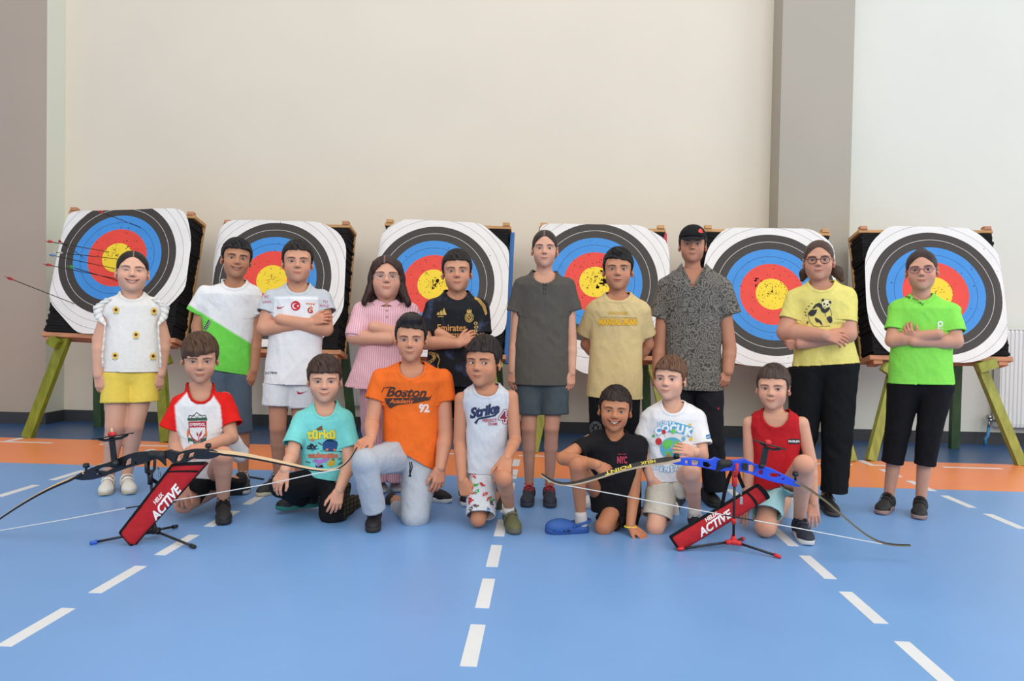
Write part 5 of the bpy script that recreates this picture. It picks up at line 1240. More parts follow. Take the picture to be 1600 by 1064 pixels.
kid('orange', u=632, Y=3.34, label='kneeling boy in an orange t-shirt and pale grey jogging trousers', skin=(214, 156, 128),
    head=dict(at=(642, 483, 563), kind='quiff', hair=(36, 30, 30), fringe=.054, w=.92, smile=.5, brow=(40, 30, 28), ear=1.2, top=.03, pitch=4, yaw=-3, slant=-.1),
    neck=(643, 583), arms=[arm([(595, 590, 0, 14), (581, 660, .04, 11), (580, 684, .18, 8)], (550, 702, .26), 1, (-.2, .5, .9), 'drape', 1.05),
                           arm([(692, 590, 0, 14), (696, 680, .03, 12), (688, 730, .10, 8.5)], (683, 776, .12), -1, (.4, 1, 0), 'relax', 1.1)],
    legs=[dict(c=[(622, 715, -.02, 18), (572, 724, .25, 10)], toe=(582, 834), ra=9),
          dict(c=[(658, 730, -.02, 18), (649, 800, .10, 10), (625, 792, -.2, 7)], heelat=((612, 776, -.24), (0, -.1, -1), (0, -1, 0)), ra=9)],
    shoe=('lace', (34, 32, 34), (44, 42, 42), (180, 40, 50)),
    shirt=dict(nk=(623, 664, 567, 584), st=[(566, 624, 663), (571, 612, 675), (579, 597, 690), (594, 591, 696), (640, 600, 687), (680, 599, 685), (738, 600, 683)], sl=[[(596, 592, 0, 15), (585, 625, .02, 15)], [(692, 592, 0, 15), (697, 627, .02, 15)]],
        hem=((597, 684), (682, 733)), neck=(643, 583), col=(240, 112, 42)),
    pants=dict(c=[[(624, 712, -.02, 27), (570, 722, .26, 20)], [(570, 722, .26, 20), (585, 796, .18, 16, 'o')], [(656, 725, -.02, 29), (649, 805, .10, 21)], [(649, 805, .10, 18), (624, 794, -.18, 14)]], col=(178, 184, 192), name='jogging_trousers', wr=.006))
kid('strike', u=763, Y=3.32, label='kneeling boy in a light grey sleeveless shirt and printed shorts', skin=(206, 148, 118),
    head=dict(at=(755, 523, 602), kind='fringe', hair=(40, 32, 30), fringe=.046, w=.95, smile=.15, yaw=-18, gaze=(.35, 0), brow=(44, 34, 30), ear=1.2),
    neck=(757, 616), arms=[arm([(721, 623, 0, 11), (718, 690, .0, 9.5), (722, 750, .08, 7)], (733, 785, .10), 1, (-.3, 1, 0), 'curl', 1.05),
                           arm([(799, 620, 0, 11), (805, 688, .04, 9.5), (792, 716, .20, 7.5)], (782, 762, .29), -1, (.1, .8, .5), 'drape', 1.05)],
    legs=[dict(c=[(752, 745, -.01, 15), (747, 811, .125, 12), (768, 785, -.18, 9)], heelat=((776, 765, -.2), (-.05, -.1, -1), (.1, -1, 0)), ra=9),
          dict(c=[(785, 735, -.02, 18), (787, 748, .26, 13.5)], toe=(806, 837), ra=8.5, yaw=8, shoe=('velcro', (96, 98, 66), (92, 92, 84), (110, 108, 96)), sock=(200, 200, 196), sockh=.05)],
    shoe=('lace', (70, 76, 48), (60, 64, 44), (60, 60, 44)),
    shirt=dict(nk=(740, 781, 600, 617), st=[(599, 741, 780), (605, 732, 787), (612, 724, 795), (625, 722, 797), (660, 729, 794), (700, 729, 791), (745, 727, 795)], sl=[], hem=((728, 736), (797, 738)), neck=(757, 614), col=(206, 210, 216), name='sleeveless_shirt',
        arm=[((723, 620, .0), (-1, .15, .12), .075), ((797, 616, .0), (1, .15, .12), .075)]),
    pants=dict(c=[[(753, 738, -.01, 22), (751, 806, .12, 23, 'o')], [(784, 728, -.02, 19), (794, 738, .14, 17, 'o')], [(798, 716, .02, 13), (804, 734, .04, 11)]], col=(204, 208, 212), name='shorts'))
kid('grinning', u=950, Y=3.32, label='grinning kneeling boy in black t-shirt and shorts with a blue clog', skin=(196, 136, 102),
    head=dict(at=(961, 602, 672), kind='crop', hair=(44, 34, 30), fringe=.050, w=1.0, smile=1.5, open=.0098, squint=.75, brow=(44, 32, 28), ear=1.5, roll=3),
    neck=(961, 688), arms=[arm([(921, 688, .03, 11), (880, 716, .15, 10.5), (932, 726, .27, 8)], (952, 742, .26), 1, (0, .8, .6), 'curl'),
                           arm([(999, 692, 0, 11), (991, 765, .05, 9), (985, 821, .14, 7)], (1011, 842, .17), -1, (0, .2, 1), 'flat')],
    legs=[dict(c=[(937, 775, -.02, 13), (902, 727, .25, 13)], toe=(851, 833), ra=8.5, yaw=-72, shoe=('croc', (50, 92, 162), (44, 82, 148), (46, 86, 154)), sock=(202, 192, 186), sockh=.045, s=.98),
          dict(c=[(965, 785, -.01, 17), (943, 823, .13, 13.5), (985, 822, -.2, 9)], heelat=((1010, 800, -.25), (0, -.1, -1), (0, -1, 0)), ra=9)],
    shoe=('croc', (50, 92, 162), (44, 82, 148), (46, 86, 154)),
    shirt=dict(nk=(943, 980, 674, 687), st=[(673, 944, 979), (680, 935, 987), (686, 922, 998), (700, 917, 1003), (740, 918, 1001), (775, 920, 1001), (805, 925, 1001)], sl=[[(934, 686, .0, 13), (902, 703, .10, 13.5)], [(998, 694, 0, 13), (994, 726, .03, 14)]],
        hem=((922, 796), (1001, 800)), neck=(961, 686), col=(26, 25, 28), ribcol=(24, 24, 26), mat=M_dark),
    pants=dict(c=[[(938, 772, -.02, 24), (910, 738, .17, 18, 'o')], [(967, 783, 0, 25), (950, 812, .115, 20.5, 'o')], [(985, 790, -.02, 17), (980, 818, -.02, 15)]], col=(24, 24, 26), name='shorts', mat=M_dark))
kid('dreamer', u=1048, Y=3.34, label='kneeling boy looking aside in a white t-shirt with a globe print and cream shorts', skin=(232, 184, 162),
    head=dict(at=(1047, 555, 624), kind='fringe', hair=(106, 74, 54), fringe=.044, w=.97, smile=.45, yaw=-14, pitch=-3, gaze=(-.25, .12), brow=(100, 74, 58), ear=1.2, slant=-.1),
    neck=(1052, 641), arms=[arm([(1012, 652, 0, 11), (1008, 718, .02, 9), (1017, 748, .06, 7)], (1030, 774, .08), 1, (-.4, 1, 0)),
                            arm([(1091, 652, 0, 11), (1098, 712, .06, 9), (1086, 706, .20, 7.5)], (1057, 697, .24), 1, (0, 1, .4), 'relax', .95)],
    legs=[dict(c=[(1036, 750, -.01, 20), (1024, 824, .13, 14), (1045, 800, -.15, 9)], heelat=((1052, 785, -.2), (0, -.1, -1), (0, -1, 0)), ra=9),
          dict(c=[(1068, 745, -.02, 18), (1080, 738, .24, 14)], toe=(1094, 842), ra=9, yaw=6, sock=(214, 206, 200), sockh=.06)],
    shoe=('lace', (34, 38, 48), (216, 216, 214), (220, 220, 220)),
    shirt=dict(nk=(1033, 1071, 627, 642), st=[(626, 1034, 1070), (632, 1025, 1081), (640, 1012, 1092), (652, 1008, 1096), (700, 1010, 1092), (755, 1012, 1090)], sl=[[(1013, 655, 0, 12), (1004, 682, .0, 12)], [(1091, 655, 0, 12), (1099, 694, .03, 13)]],
        hem=((1012, 750), (1090, 745)), neck=(1052, 641), col=(238, 237, 236)),
    pants=dict(c=[[(1038, 745, -.01, 24), (1026, 808, .08, 22, 'o')], [(1068, 745, -.02, 22), (1078, 738, .15, 17, 'o')], [(1062, 760, .06, 12), (1064, 770, .06, 9)]], col=(208, 200, 184), name='shorts', wr=.006))
kid('red_tank', u=1215, Y=3.30, label='kneeling boy in a red sleeveless shirt and pale aqua shorts behind the blue bow', skin=(224, 172, 148),
    head=dict(at=(1208, 568, 638), kind='crop', hair=(74, 58, 50), fringe=.050, w=.97, smile=.7, yaw=-6, brow=(76, 58, 50), ear=1.35),
    neck=(1211, 664), arms=[arm([(1171, 661, 0, 10.5), (1171, 722, .0, 9), (1167, 783, .03, 7)], (1153, 833, .06), 1, (-.4, .6, .6), 'flat'),
                            arm([(1253, 661, 0, 10.5), (1267, 722, .0, 9), (1271, 786, -.01, 7)], (1273, 832, .0), -1, (.3, 1, .2), 'flat')],
    legs=[dict(c=[(1203, 765, -.01, 16), (1196, 823, .12, 16), (1222, 805, -.18, 9)], heelat=((1232, 775, -.25), (-.1, -.2, -1), (0, -1, 0)), ra=9),
          dict(c=[(1236, 760, -.02, 19), (1256, 726, .27, 15.5)], toe=(1264, 854), ra=9, yaw=12, sock=(40, 42, 50), sockh=.03)],
    shoe=('velcro', (36, 42, 58), (206, 206, 204), (38, 44, 60)),
    shirt=dict(nk=(1191, 1234, 641, 665), st=[(640, 1192, 1233), (645, 1181, 1243), (652, 1173, 1250), (665, 1171, 1252), (700, 1177, 1250), (740, 1178, 1246), (775, 1178, 1240)], sl=[], hem=((1178, 766), (1240, 752)), neck=(1211, 662), col=(186, 34, 40), name='sleeveless_shirt',
        arm=[((1174, 656, .0), (-1, .1, .1), .075), ((1249, 656, .0), (1, .1, .1), .075)]),
    pants=dict(c=[[(1205, 757, -.01, 23), (1197, 803, .115, 23, 'o')], [(1236, 755, -.02, 20), (1244, 752, .12, 18, 'o')]], col=(168, 214, 216), name='shorts',
        fn=lambda V, c, fr: c*(1-.22*(np.clip(vnoise(V*22, 4)*2-.9, 0, 1))[:, None])))
# ------------------------------------------------------------------ worn details
def ring_curve(cx, cz, rx, rz, n=26, e=2.4):
    out = []
    for k in range(n):
        t = 2*math.pi*k/n; c, s = math.cos(t), math.sin(t); out.append((cx+rx*math.copysign(abs(c)**(2/e), c), cz+rz*math.copysign(abs(s)**(2/e), s)))
    return out
M_lens = bpy.data.materials.new('lens_glass'); M_lens.use_nodes = True
_b = M_lens.node_tree.nodes['Principled BSDF']; _b.inputs['Transmission Weight'].default_value = 1; _b.inputs['Roughness'].default_value = 0; _b.inputs['IOR'].default_value = 1.12; _b.inputs['Base Color'].default_value = (1, 1, 1, 1)
def glasses(K, m, r=.0013, rx=.0215, rz=.0165):
    HM, T, root = K['HM'], K['HT'], K['root']; g = MB(); L = []; y0 = -.0935
    for s in (-1, 1):
        c = ring_curve(s*.0325, -.003, rx, rz); pts = [(x, y0+abs(x)*.12, z) for x, z in c]; pts += pts[:2]
        g.tube(pts, r, 6, caps=False); n = len(c); cen = (s*.0325, y0+.0325*.12, -.003)
        L.append(([cen]+[(x, y0+abs(x)*.12, z) for x, z in c], [(0, 1+i, 1+(i+1) % n) for i in range(n)]))
        g.tube([(s*(.0325+rx), y0+.008, .004), (s*.0665, -.070, .004), (s*.0775, -.03, .002), (s*.080, .012, -.001)], r*.9, 6)
    g.tube([(-.0115, y0+.001, .001), (0, y0-.001, .004), (.0115, y0+.001, .001)], r, 6)
    o = mk('glasses', xf(np.array(g.v), HM, T), g.f, m, root); [mk('lens', xf(np.array(v_), HM, T), f_, M_lens, o) for v_, f_ in L]
glasses(KIDS['pink'], mat('clear_frame', (186, 178, 186), .25), .0009)
glasses(KIDS['panda'], mat('black_frame', (22, 20, 22), .3), .0016, .0225, .0178)
glasses(KIDS['lime'], mat('purple_frame', (122, 66, 112), .3), .0014, .0215, .0150)
def cap_hat(K):
    HM, T, root = K['HM'], K['HT'], K['root']; m = mat('black_cap_cloth', (26, 26, 28), .8, .2, bump=(300, .2, .001))
    P = [ell((0, .012, .040), (.0845, .104, .088), .01), ell((0, -.03, .050), (.074, .066, .072), .02)]
    P.append(raw((-.2, -.2, -.2), (.2, .2, .2), lambda X, Y, Z: (.046-.10*(Y+.0)*.35-.004+0*X)-Z, .004, 'i'))
    V, Q = sdf_mesh(P, .0035); h = mk('cap', xf(V, HM, T), Q, m, root)
    def brim(X, Y, Z):
        z0 = .044-(X/.07)**2*.018+(Y+.09)*.34; e = ((X/.070)**2+((Y+.075)/.088)**2)**.5-1
        return np.maximum(np.maximum(np.abs(Z-z0)-.0026, e*.06), Y+.070)
    V, Q = sdf_mesh([raw((-.075, -.17, -.01), (.075, -.065, .075), brim, .003)], .0028); mk('brim', xf(V, HM, T), Q, m, h)
    b = MB().ball((0, .012, .128), (.006, .006, .004), 8, 5); mk('top_button', xf(np.array(b.v), HM, T), b.f, m, h)
    c = Canvas(1087, 354, 1102, 368, .35).poly([(1090.5, 362), (1092, 358.5), (1095, 357.5), (1096.5, 360), (1098.5, 364), (1093, 364)], (226, 70, 60)); c.lay([h], 'badge', h, None)
cap_hat(KIDS['cap'])
def flap(K, pts, m, th=.004, name='collar_flap', col=None):
    """a folded piece of cloth given by its outline: picture point + depth"""
    fr = K['fr']; A = [fr.P(*p) for p in pts]; n = len(A); c = sum(A)/n; f = fr.n
    V = [c+f*.004]+[a for a in A]+[a-f*th for a in A]
    Fc = [(0, 1+i, 1+(i+1) % n) for i in range(n)]+[(1+i, 1+n+i, 1+n+(i+1) % n, 1+(i+1) % n) for i in range(n)]
    mk(name, V, Fc, m, K['shirt'], smooth=False, col=None if col is None else lin(col)[None].repeat(len(V), 0))
Kc = KIDS['cap']
flap(Kc, [(1065, 411, .03), (1055, 423, .055), (1064, 444, .094), (1081, 443, .102), (1072, 426, .078)], SPECIAL['paisley'])
flap(Kc, [(1103, 411, .03), (1114, 423, .055), (1107, 445, .094), (1085, 443, .102), (1095, 426, .078)], SPECIAL['paisley'])
Kp = KIDS['pink']
M_pinkc = mat('pink_collar', (232, 182, 194), .85, .2)
flap(Kp, [(588, 468, .05), (583, 473, .06), (588, 480, .078), (603, 475, .09), (597, 471, .075)], M_pinkc)
flap(Kp, [(620, 468, .05), (625, 473, .06), (619, 481, .078), (605, 475, .09), (611, 471, .075)], M_pinkc)
def cast(K, u, v, which='shirt'):
    o = K[which]; mw = world_off(o); me = o.data
    b = K.setdefault('_bv'+which, BVHTree.FromPolygons([Vector(q.co)+mw for q in me.vertices], [tuple(p.vertices) for p in me.polygons]))
    h = b.ray_cast(Vector(CAMO), Vector(ray(u, v)));
    if h[0] is None: return None, None
    n = h[1] if h[1].dot(Vector(K['fr'].n)) > 0 else -h[1]
    return np.array(h[0]), np.array(n)
def button(K, u, v, m, r=.0055):
    p, n = cast(K, u, v)
    if p is None: return
    a = unit(np.cross(n, UPZ)); b = np.cross(n, a); MB().tube([p, p+n*.003], r, 12).obj('button', m, K['shirt'], True)
Mb1 = mat('tan_button', (190, 168, 140), .4); Mb2 = mat('dark_button', (70, 64, 58), .4)
for v in (475.5, 485, 494.5): button(Kp, 604.5, v, Mb1)
for v in (445, 451, 457): button(KIDS['charcoal'], 851.5-(v-445)*.1, v, Mb2, .0042)
for v in (452, 461): button(Kc, 1082.5, v, Mb2, .004)
# ruffles of the blouse
def ruffle(K, path, out, m, amp=.006, n=70, seed=0):
    fr = K['fr']; P = [fr.P(*p) for p in path]; D = [fr.r*o[0]+fr.n*o[1]+UPZ*o[2] for o in out]; V = []; L = len(P)-1
    for i in range(n+1):
        t = i/n*L; k = min(int(t), L-1); f = t-k; p = P[k]*(1-f)+P[k+1]*f; d = D[k]*(1-f)+D[k+1]*f; w = math.sin(i*1.05+seed)+.5*math.sin(i*2.3+seed)
        V += [p, p+d*.55+fr.n*amp*w*.6, p+d+fr.n*amp*w+UPZ*amp*.4*math.sin(i*1.7)]
    Fc = [(3*i+k, 3*i+k+1, 3*i+k+4, 3*i+k+3) for i in range(n) for k in (0, 1)]
    o = mk('ruffle', V, Fc, m, K['shirt']); s = o.modifiers.new('t', 'SOLIDIFY'); s.thickness = .0015
Mr = mat('white_ruffle', (232, 230, 224), .85, .2, bump=(200, .3, .001)); Ks = KIDS['sunflower']
ruffle(Ks, [(176, 468, .045), (163, 476, .05), (159, 490, .055), (166, 505, .065), (165, 530, .07), (163, 555, .07), (163, 574, .068)],
       [(-.03, 0, .008), (-.052, 0, -.012), (-.034, 0, -.026), (-.008, .012, -.01), (-.010, .018, 0), (-.012, .018, 0), (-.010, .01, 0)], Mr, seed=1)
ruffle(Ks, [(236, 468, .045), (249, 476, .05), (252, 490, .055), (246, 505, .065), (246, 530, .07), (248, 555, .07), (249, 574, .068)],
       [(.03, 0, .008), (.052, 0, -.012), (.030, 0, -.026), (.008, .012, -.01), (.010, .018, 0), (.012, .018, 0), (.010, .01, 0)], Mr, seed=2)
# drawstring, wristbands
Ko = KIDS['orange']; fr = Ko['fr']; Mk = mat('black_cord', (20, 20, 22), .8)
for dx in (0, 3): MB().tube([fr.P(640+dx, 722, .15), fr.P(641+dx, 730, .165), fr.P(640+dx*.5, 738, .16), fr.P(642-dx, 745, .155)], .0032, 6).obj('drawstring', Mk, Ko['pants'], True)
def band(K, u, v, d, r, m, axis, name='wristband', hh=.006):
    fr = K['fr']; c = fr.P(u, v, d); ax = unit(fr.r*axis[0]+fr.n*axis[1]+UPZ*axis[2]); a = unit(np.cross(ax, fr.n)); b = np.cross(ax, a)
    pts = [c+r*(a*math.cos(t)+b*math.sin(t)*.85) for t in np.linspace(0, 2*math.pi, 22)]; MB().tube(pts, hh*.5, 6, caps=False).obj(name, m, K['root'], True)
band(KIDS['grinning'], 985.3, 823, .14, .0275, mat('yellow_rubber', (236, 214, 60), .5), (0, -.1, 1), hh=.008)
band(KIDS['charcoal'], 893.5, 576, .028, .021, mat('copper_thread', (196, 120, 70), .5), (0, .05, 1), hh=.003)
band(KIDS['panda'], 1244, 536, .11, .0275, mat('red_thread', (150, 60, 60), .5), (1, 0, 0), hh=.003)
# collar trim of the football shirts is part of the cloth; three gold stripes on the shoulder
# ------------------------------------------------------------------ bows, stands, quivers
M_blk = mat('black_anodised', (24, 25, 27), .38, .5); M_navy = mat('navy_cover', (26, 32, 48), .45, .4); M_blu = mat('blue_anodised', (34, 78, 214), .38, .5); M_red = mat('red_plastic', (208, 40, 40), .45)
M_maple = mat('maple_laminate', (214, 184, 146), .45, .4, noise=(4, 40, 40), nvar=.1); M_limb = mat('black_limb', (30, 29, 30), .35, .5); M_str = mat('bow_string', (226, 226, 222), .7); M_serv = mat('string_serving', (40, 38, 38), .7)
M_gold = mat('steel_silver', (190, 188, 184), .25, metal=1); M_cordura = mat('red_cordura', (176, 34, 42), .8, .25, noise=(40, 40, 40), nvar=.08, bump=(500, .35, .0015)); M_trim = mat('black_webbing', (22, 22, 24), .85, .2, bump=(400, .3, .001))
M_olive = mat('olive_laminate', (120, 108, 76), .5)
M_bluetip = mat('blue_rubber', (44, 96, 200), .5); M_rubber = mat('black_rubber', (26, 26, 28), .6)
def plate(name, outline, holes, Y, thick, m, parent, bev=.0025):
    O = [atY(u, v, Y) for u, v in outline]; HH = [[atY(u, v, Y) for u, v in h] for h in holes]
    cu = bpy.data.curves.new('p', 'CURVE'); cu.dimensions = '2D'; cu.fill_mode = 'BOTH'; cu.extrude = thick/2-bev; cu.bevel_depth = bev; cu.bevel_resolution = 1; cu.offset = -bev
    for L in [O]+HH:
        sp = cu.splines.new('POLY'); sp.points.add(len(L)-1); sp.use_cyclic_u = True
        for i, p in enumerate(L): sp.points[i].co = (p[0], p[2], 0, 1)
    ob = bpy.data.objects.new('p', cu); COL.objects.link(ob); bpy.context.view_layer.update(); me = ob.to_mesh()
    V = [(q.co[0], Y-q.co[2], q.co[1]) for q in me.vertices]; Fc = [tuple(p.vertices) for p in me.polygons]; ob.to_mesh_clear(); bpy.data.objects.remove(ob)
    return mk(name, V, Fc, m, parent, smooth=False)
def rnd(pts, k=2):
    A = np.array(pts, float)
    for _ in range(k):
        B = np.roll(A, -1, 0); A = np.stack([A*.75+B*.25, A*.25+B*.75], 1).reshape(-1, 2)
    return [tuple(p) for p in A]
def limb(name, px, Y0, Y1, th, wd, ms, parent, tilt=.42):
    """laminated limb: top sheet, side lamination"""
    n = 40; P = np.array(px, float); s = np.r_[0, np.cumsum(np.linalg.norm(np.diff(P, axis=0), axis=1))]; t = np.linspace(0, s[-1], n); U = np.interp(t, s, P[:, 0]); Vv = np.interp(t, s, P[:, 1])
    for _ in range(6): U[1:-1] = (U[:-2]+U[1:-1]*2+U[2:])/4; Vv[1:-1] = (Vv[:-2]+Vv[1:-1]*2+Vv[2:])/4
    f = np.linspace(0, 1, n); A = np.array([atY(u, v, Y0+(Y1-Y0)*k) for u, v, k in zip(U, Vv, f)]); V = []; 
    for i in range(n):
        tn = unit(A[min(i+1, n-1)]-A[max(i-1, 0)]); nr = unit(np.cross(tn, (0, 1, 0)));
        if nr[2] < 0: nr = -nr
        h = th[0]+(th[1]-th[0])*f[i]; w = wd[0]+(wd[1]-wd[0])*f[i]**.65; tl = tilt*min(1, i/4); ya = np.array([0, 1., 0]); y = (ya*math.cos(tl)+nr*math.sin(tl))*w/2; nr = nr*math.cos(tl)-ya*math.sin(tl)
        V += [A[i]-y-nr*h, A[i]-y+nr*h*.5, A[i]-y+nr*h, A[i]+y+nr*h, A[i]+y-nr*h]
    Fc = []; mi = []
    for i in range(n-1):
        for k in range(5): k2 = (k+1) % 5; Fc.append((5*i+k, 5*i+k2, 5*i+5+k2, 5*i+5+k)); mi.append({0: 1, 1: 1, 2: 0, 3: 1, 4: 1}[k])
    Fc.append((0, 4, 3, 2, 1)); Fc.append(tuple(5*(n-1)+k for k in range(5))); mi += [0, 0]
    return mk(name, V, Fc, parent=parent, mats=ms, midx=mi, smooth=False)
def knob(u, v, Y, m, parent, r=.013):
    p = atY(u, v, Y); b = MB().tube([p-UPZ*.028, p], r*.4, 8).tube([p-UPZ*.006, p+UPZ*.008], r, 9).tube([p+UPZ*.006, p+UPZ*.012], r*.75, 9); b.obj('limb_bolt', m, parent, True)
def stand(name, hub, hubY, top, feet, Yt, m_hub, m_leg, tips, label, cup):
    hb = atY(*hub, hubY); hb[2] = max(hb[2], .03); root = empty(name, (hb[0], hb[1], 0), label, 'bow stand', None)
    tp = atY(top[0], top[1], Yt)
    MB().tube([hb, tp], .0058, 8).obj('pole', m_leg, root, True)
    h = MB().ball(hb, (.02, .02, .016), 10, 6).tube([hb, hb+UPZ*.03], [.014, .009], 8)
    for f_, tc in zip(feet, tips):
        q = floorpt(*f_); q[2] = .010; d = unit(q-hb); h.tube([hb, hb+d*.035], [.014, .010], 8); MB().tube([hb+d*.02, q], .0055, 8).obj('leg', m_leg, root, True); MB().tube([q-d*.012, q+d*.016], [.009, .0075], 8).obj('foot_cap', tc, root, True)
    h.obj('hub', m_hub, root, True)
    mid = hb+(tp-hb)*.3; MB().tube([mid-UPZ*.012, mid+UPZ*.012], .010, 8).obj('height_clamp', m_hub, root, True)
    c = MB(); 
    for s in (-1, 1): c.tube([tp-UPZ*.02, tp+np.array([0, s*.030, .0]), tp+np.array([0, s*.034, .045])], .0065, 8)
    c.tube([tp-UPZ*.06, tp], .011, 8); c.obj('cradle', cup, root, True)
    return root
def quiver(c4, Yt, Yb, label, band_t, flip=False):
    TL, TR, BR, BL = [atY(u, v, y) for (u, v), y in zip(c4, (Yt, Yt, Yb, Yb))]
    ctr = (TL+TR+BR+BL)/4; root = empty('quiver', ((BL+BR)[0]/2, (BL+BR)[1]/2, 0), label, 'quiver', 'red quivers by the bows')
    nn = unit(np.cross(TR-TL, BL-TL)); nn = nn if nn[1] < 0 else -nn
    def g(s, t, d=0.): return (TL*(1-s)+TR*s)*(1-t)+(BL*(1-s)+BR*s)*t+nn*d
    ns, nt = 12, 40; V = []; 
    def bul(s, t): return (.012+.020*math.sin(math.pi*s)**.6*(1-.25*t))*(1-.0*t)+.0015*math.sin(t*31+s*7)*math.sin(t*17)
    for side in (1, -1):
        for j in range(nt+1):
            for i in range(ns+1): V.append(g(i/ns, j/nt, side*bul(i/ns, j/nt)*(.9 if side > 0 else .5)))
    m = (ns+1)*(nt+1); Fc = []
    for j in range(nt):
        for i in range(ns): a = j*(ns+1)+i; Fc.append((a, a+ns+1, a+ns+2, a+1)); Fc.append((a+m, a+m+1, a+m+ns+2, a+m+ns+1))
    for j in range(nt): a = j*(ns+1); b = a+ns+1; Fc.append((a, a+m, b+m, b)); a += ns; b += ns; Fc.append((a, b, b+m, a+m))
    for i in range(ns): a = nt*(ns+1)+i; Fc.append((a, a+m, a+1+m, a+1))
    body = mk('pouch', V, Fc, M_cordura, root)
    off = .004
    e = MB(); edge = [g(0, t, .002) for t in np.linspace(0, 1, 20)]+[g(s, 1, .002) for s in np.linspace(0, 1, 8)]
    e.tube([p+nn*.010 for p in edge], .0075, 6); e.obj('edge_binding', M_trim, root, True)
    e = MB(); e.tube([g(1, t, .002) for t in np.linspace(0, 1, 20)], .0040, 6); e.obj('edge_binding', M_trim, root, True)
    for t0, t1, nm in ((-.01, .035, 'mouth_binding'), (band_t, band_t+.024, 'webbing_band')):
        V = []; F_ = []
        for i in range(13):
            s = i/12
            for t in (t0, t1): V.append(g(s, t, bul(s, max(t, 0))*.9+.0025))
        F_ = [(2*i, 2*i+1, 2*i+3, 2*i+2) for i in range(12)]; mk(nm, V, F_, M_trim, root)
    return root, body, g
def strap(pts, m, parent, w=.009, name='strap'): MB().tube(pts, w, 6, flat=((0, 1, 0), .25)).obj(name, m, parent, True)
# --- left: black bow
Yl = 2.86
bl = empty('recurve_bow', atY(233, 760, Yl)*np.array([1, 1, 0]), 'black recurve bow on a stand, in front of the boy with red sleeves', 'bow', 'recurve bows')
o1 = [(117, 748), (124, 743), (134, 736), (143, 731), (152, 727), (165, 724), (176, 720), (190, 714), (203, 709), (214, 706), (226, 705), (240, 705), (250, 707), (258, 704), (266, 702), (272, 704), (281, 706), (292, 703), (305, 701), (318, 701), (330, 702), (340, 706), (347, 709), (338, 714), (328, 717), (312, 717), (303, 716), (292, 722), (281, 724), (272, 724), (266, 718), (257, 712), (250, 716), (240, 718), (227, 724), (214, 727), (200, 731), (186, 736), (172, 741), (158, 746), (146, 749), (130, 750)]
hl = [[(195, 728), (197, 720), (203, 715), (207, 716), (206, 724)], [(152, 735), (160, 730), (172, 729), (178, 731), (168, 736)], [(257, 714), (258, 710), (262, 709), (262, 716)], [(275, 720), (278, 712), (284, 708), (289, 708), (286, 716), (281, 721)], [(293, 716), (296, 709), (305, 706), (303, 712)], [(149, 742), (152, 738), (155, 739), (154, 742)], [(212, 724), (213, 721), (215, 722), (214, 724)]]
plate('riser', o1, hl, Yl, .018, M_blk, bl)
plate('limb_pocket', [(117, 748), (130, 741), (146, 735), (154, 738), (160, 744), (146, 749), (130, 750)], [[(149, 742), (152, 738), (155, 739), (154, 742)]], Yl-.011, .004, M_navy, bl, .001)
plate('limb_pocket', [(320, 704), (334, 703), (347, 709), (338, 714), (326, 716), (318, 712)], [], Yl-.011, .004, M_navy, bl, .001)
gp, gq = atY(238, 711, Yl), atY(259, 727, Yl)
V, Q = sdf_mesh([cap(atY(236, 710, Yl-.01), atY(252, 711, Yl-.01), .018, .017, .01), cap(atY(252, 712, Yl-.01), atY(259, 727, Yl-.01), .018, .004, .012)], .0035); mk('grip', V, Q, M_rubber, bl)
limb('upper_limb', [(330, 706), (345, 707), (380, 711), (430, 721), (480, 732), (505, 736), (525, 735), (545, 722), (558, 698)], Yl, Yl-.02, (.0055, .0025), (.038, .007), [M_maple, M_limb], bl, .30)
limb('lower_limb', [(133, 738), (118, 746), (90, 757), (60, 772), (30, 790), (0, 810), (-30, 834), (-52, 846), (-76, 850)], Yl, Yl-.02, (.0055, .0025), (.038, .012), [M_maple, M_limb], bl, .30)
knob(134.6, 728, Yl, M_blk, bl); knob(325.5, 697, Yl, M_blk, bl)
def pxs(pts, Y): return [atY(u, v, Y) for u, v in pts]
MB().tube(pxs([(-74, 848), (-60, 840), (0, 829), (100, 812), (200, 793.5), (300, 777), (420, 756), (488, 741), (530, 733)], Yl-.022), .0021, 6).obj('string', M_str, bl, True)
MB().tube(pxs([(197, 794), (246, 786)], Yl-.0225), .0029, 6).obj('serving', M_serv, bl, True)
# sight
sg = MB().box((atY(177, 706, Yl-.03)), (.022, .010, .125), R=Matrix.Rotation(math.radians(-7), 3, 'Y'), bev=.002); so_ = sg.obj('sight_bar', M_blk, bl)
MB().tube([atY(180, 724, Yl-.045), atY(180, 724, Yl-.005)], .016, 14).obj('sight_mount', M_blk, bl, True)
a, b = atY(148, 685.5, Yl-.02), atY(205, 677, Yl-.06); c = MB(); d = unit(b-a); c.box((a+b)/2, (np.linalg.norm(b-a), .03, .005), R=rotf((d, unit(np.cross(UPZ, d)), np.cross(d, unit(np.cross(UPZ, d))))), bev=.001)
c.tube([a+d*.02-UPZ*.004, a+d*.055-UPZ*.014, b-d*.055-UPZ*.014, b-d*.02-UPZ*.004], .006, 6); c.obj('sight_extension', M_blk, bl)
p = atY(175.5, 679, Yl-.035); MB().box(p, (.026, .02, .022), bev=.004).obj('sight_block', M_red, bl, True); MB().tube([p, p+np.array([-.004, 0, .028])], .0045, 8).obj('aperture_screw', M_maple, bl, True)
sl_ = stand('bow_stand', (240.5, 829), 2.90, (235, 735), [(147, 851), (301, 857), (273, 826)], Yl, M_blk, M_blk, [M_bluetip, M_rubber, M_rubber], 'black tripod bow stand with one blue tipped leg, under the black bow', M_blk)
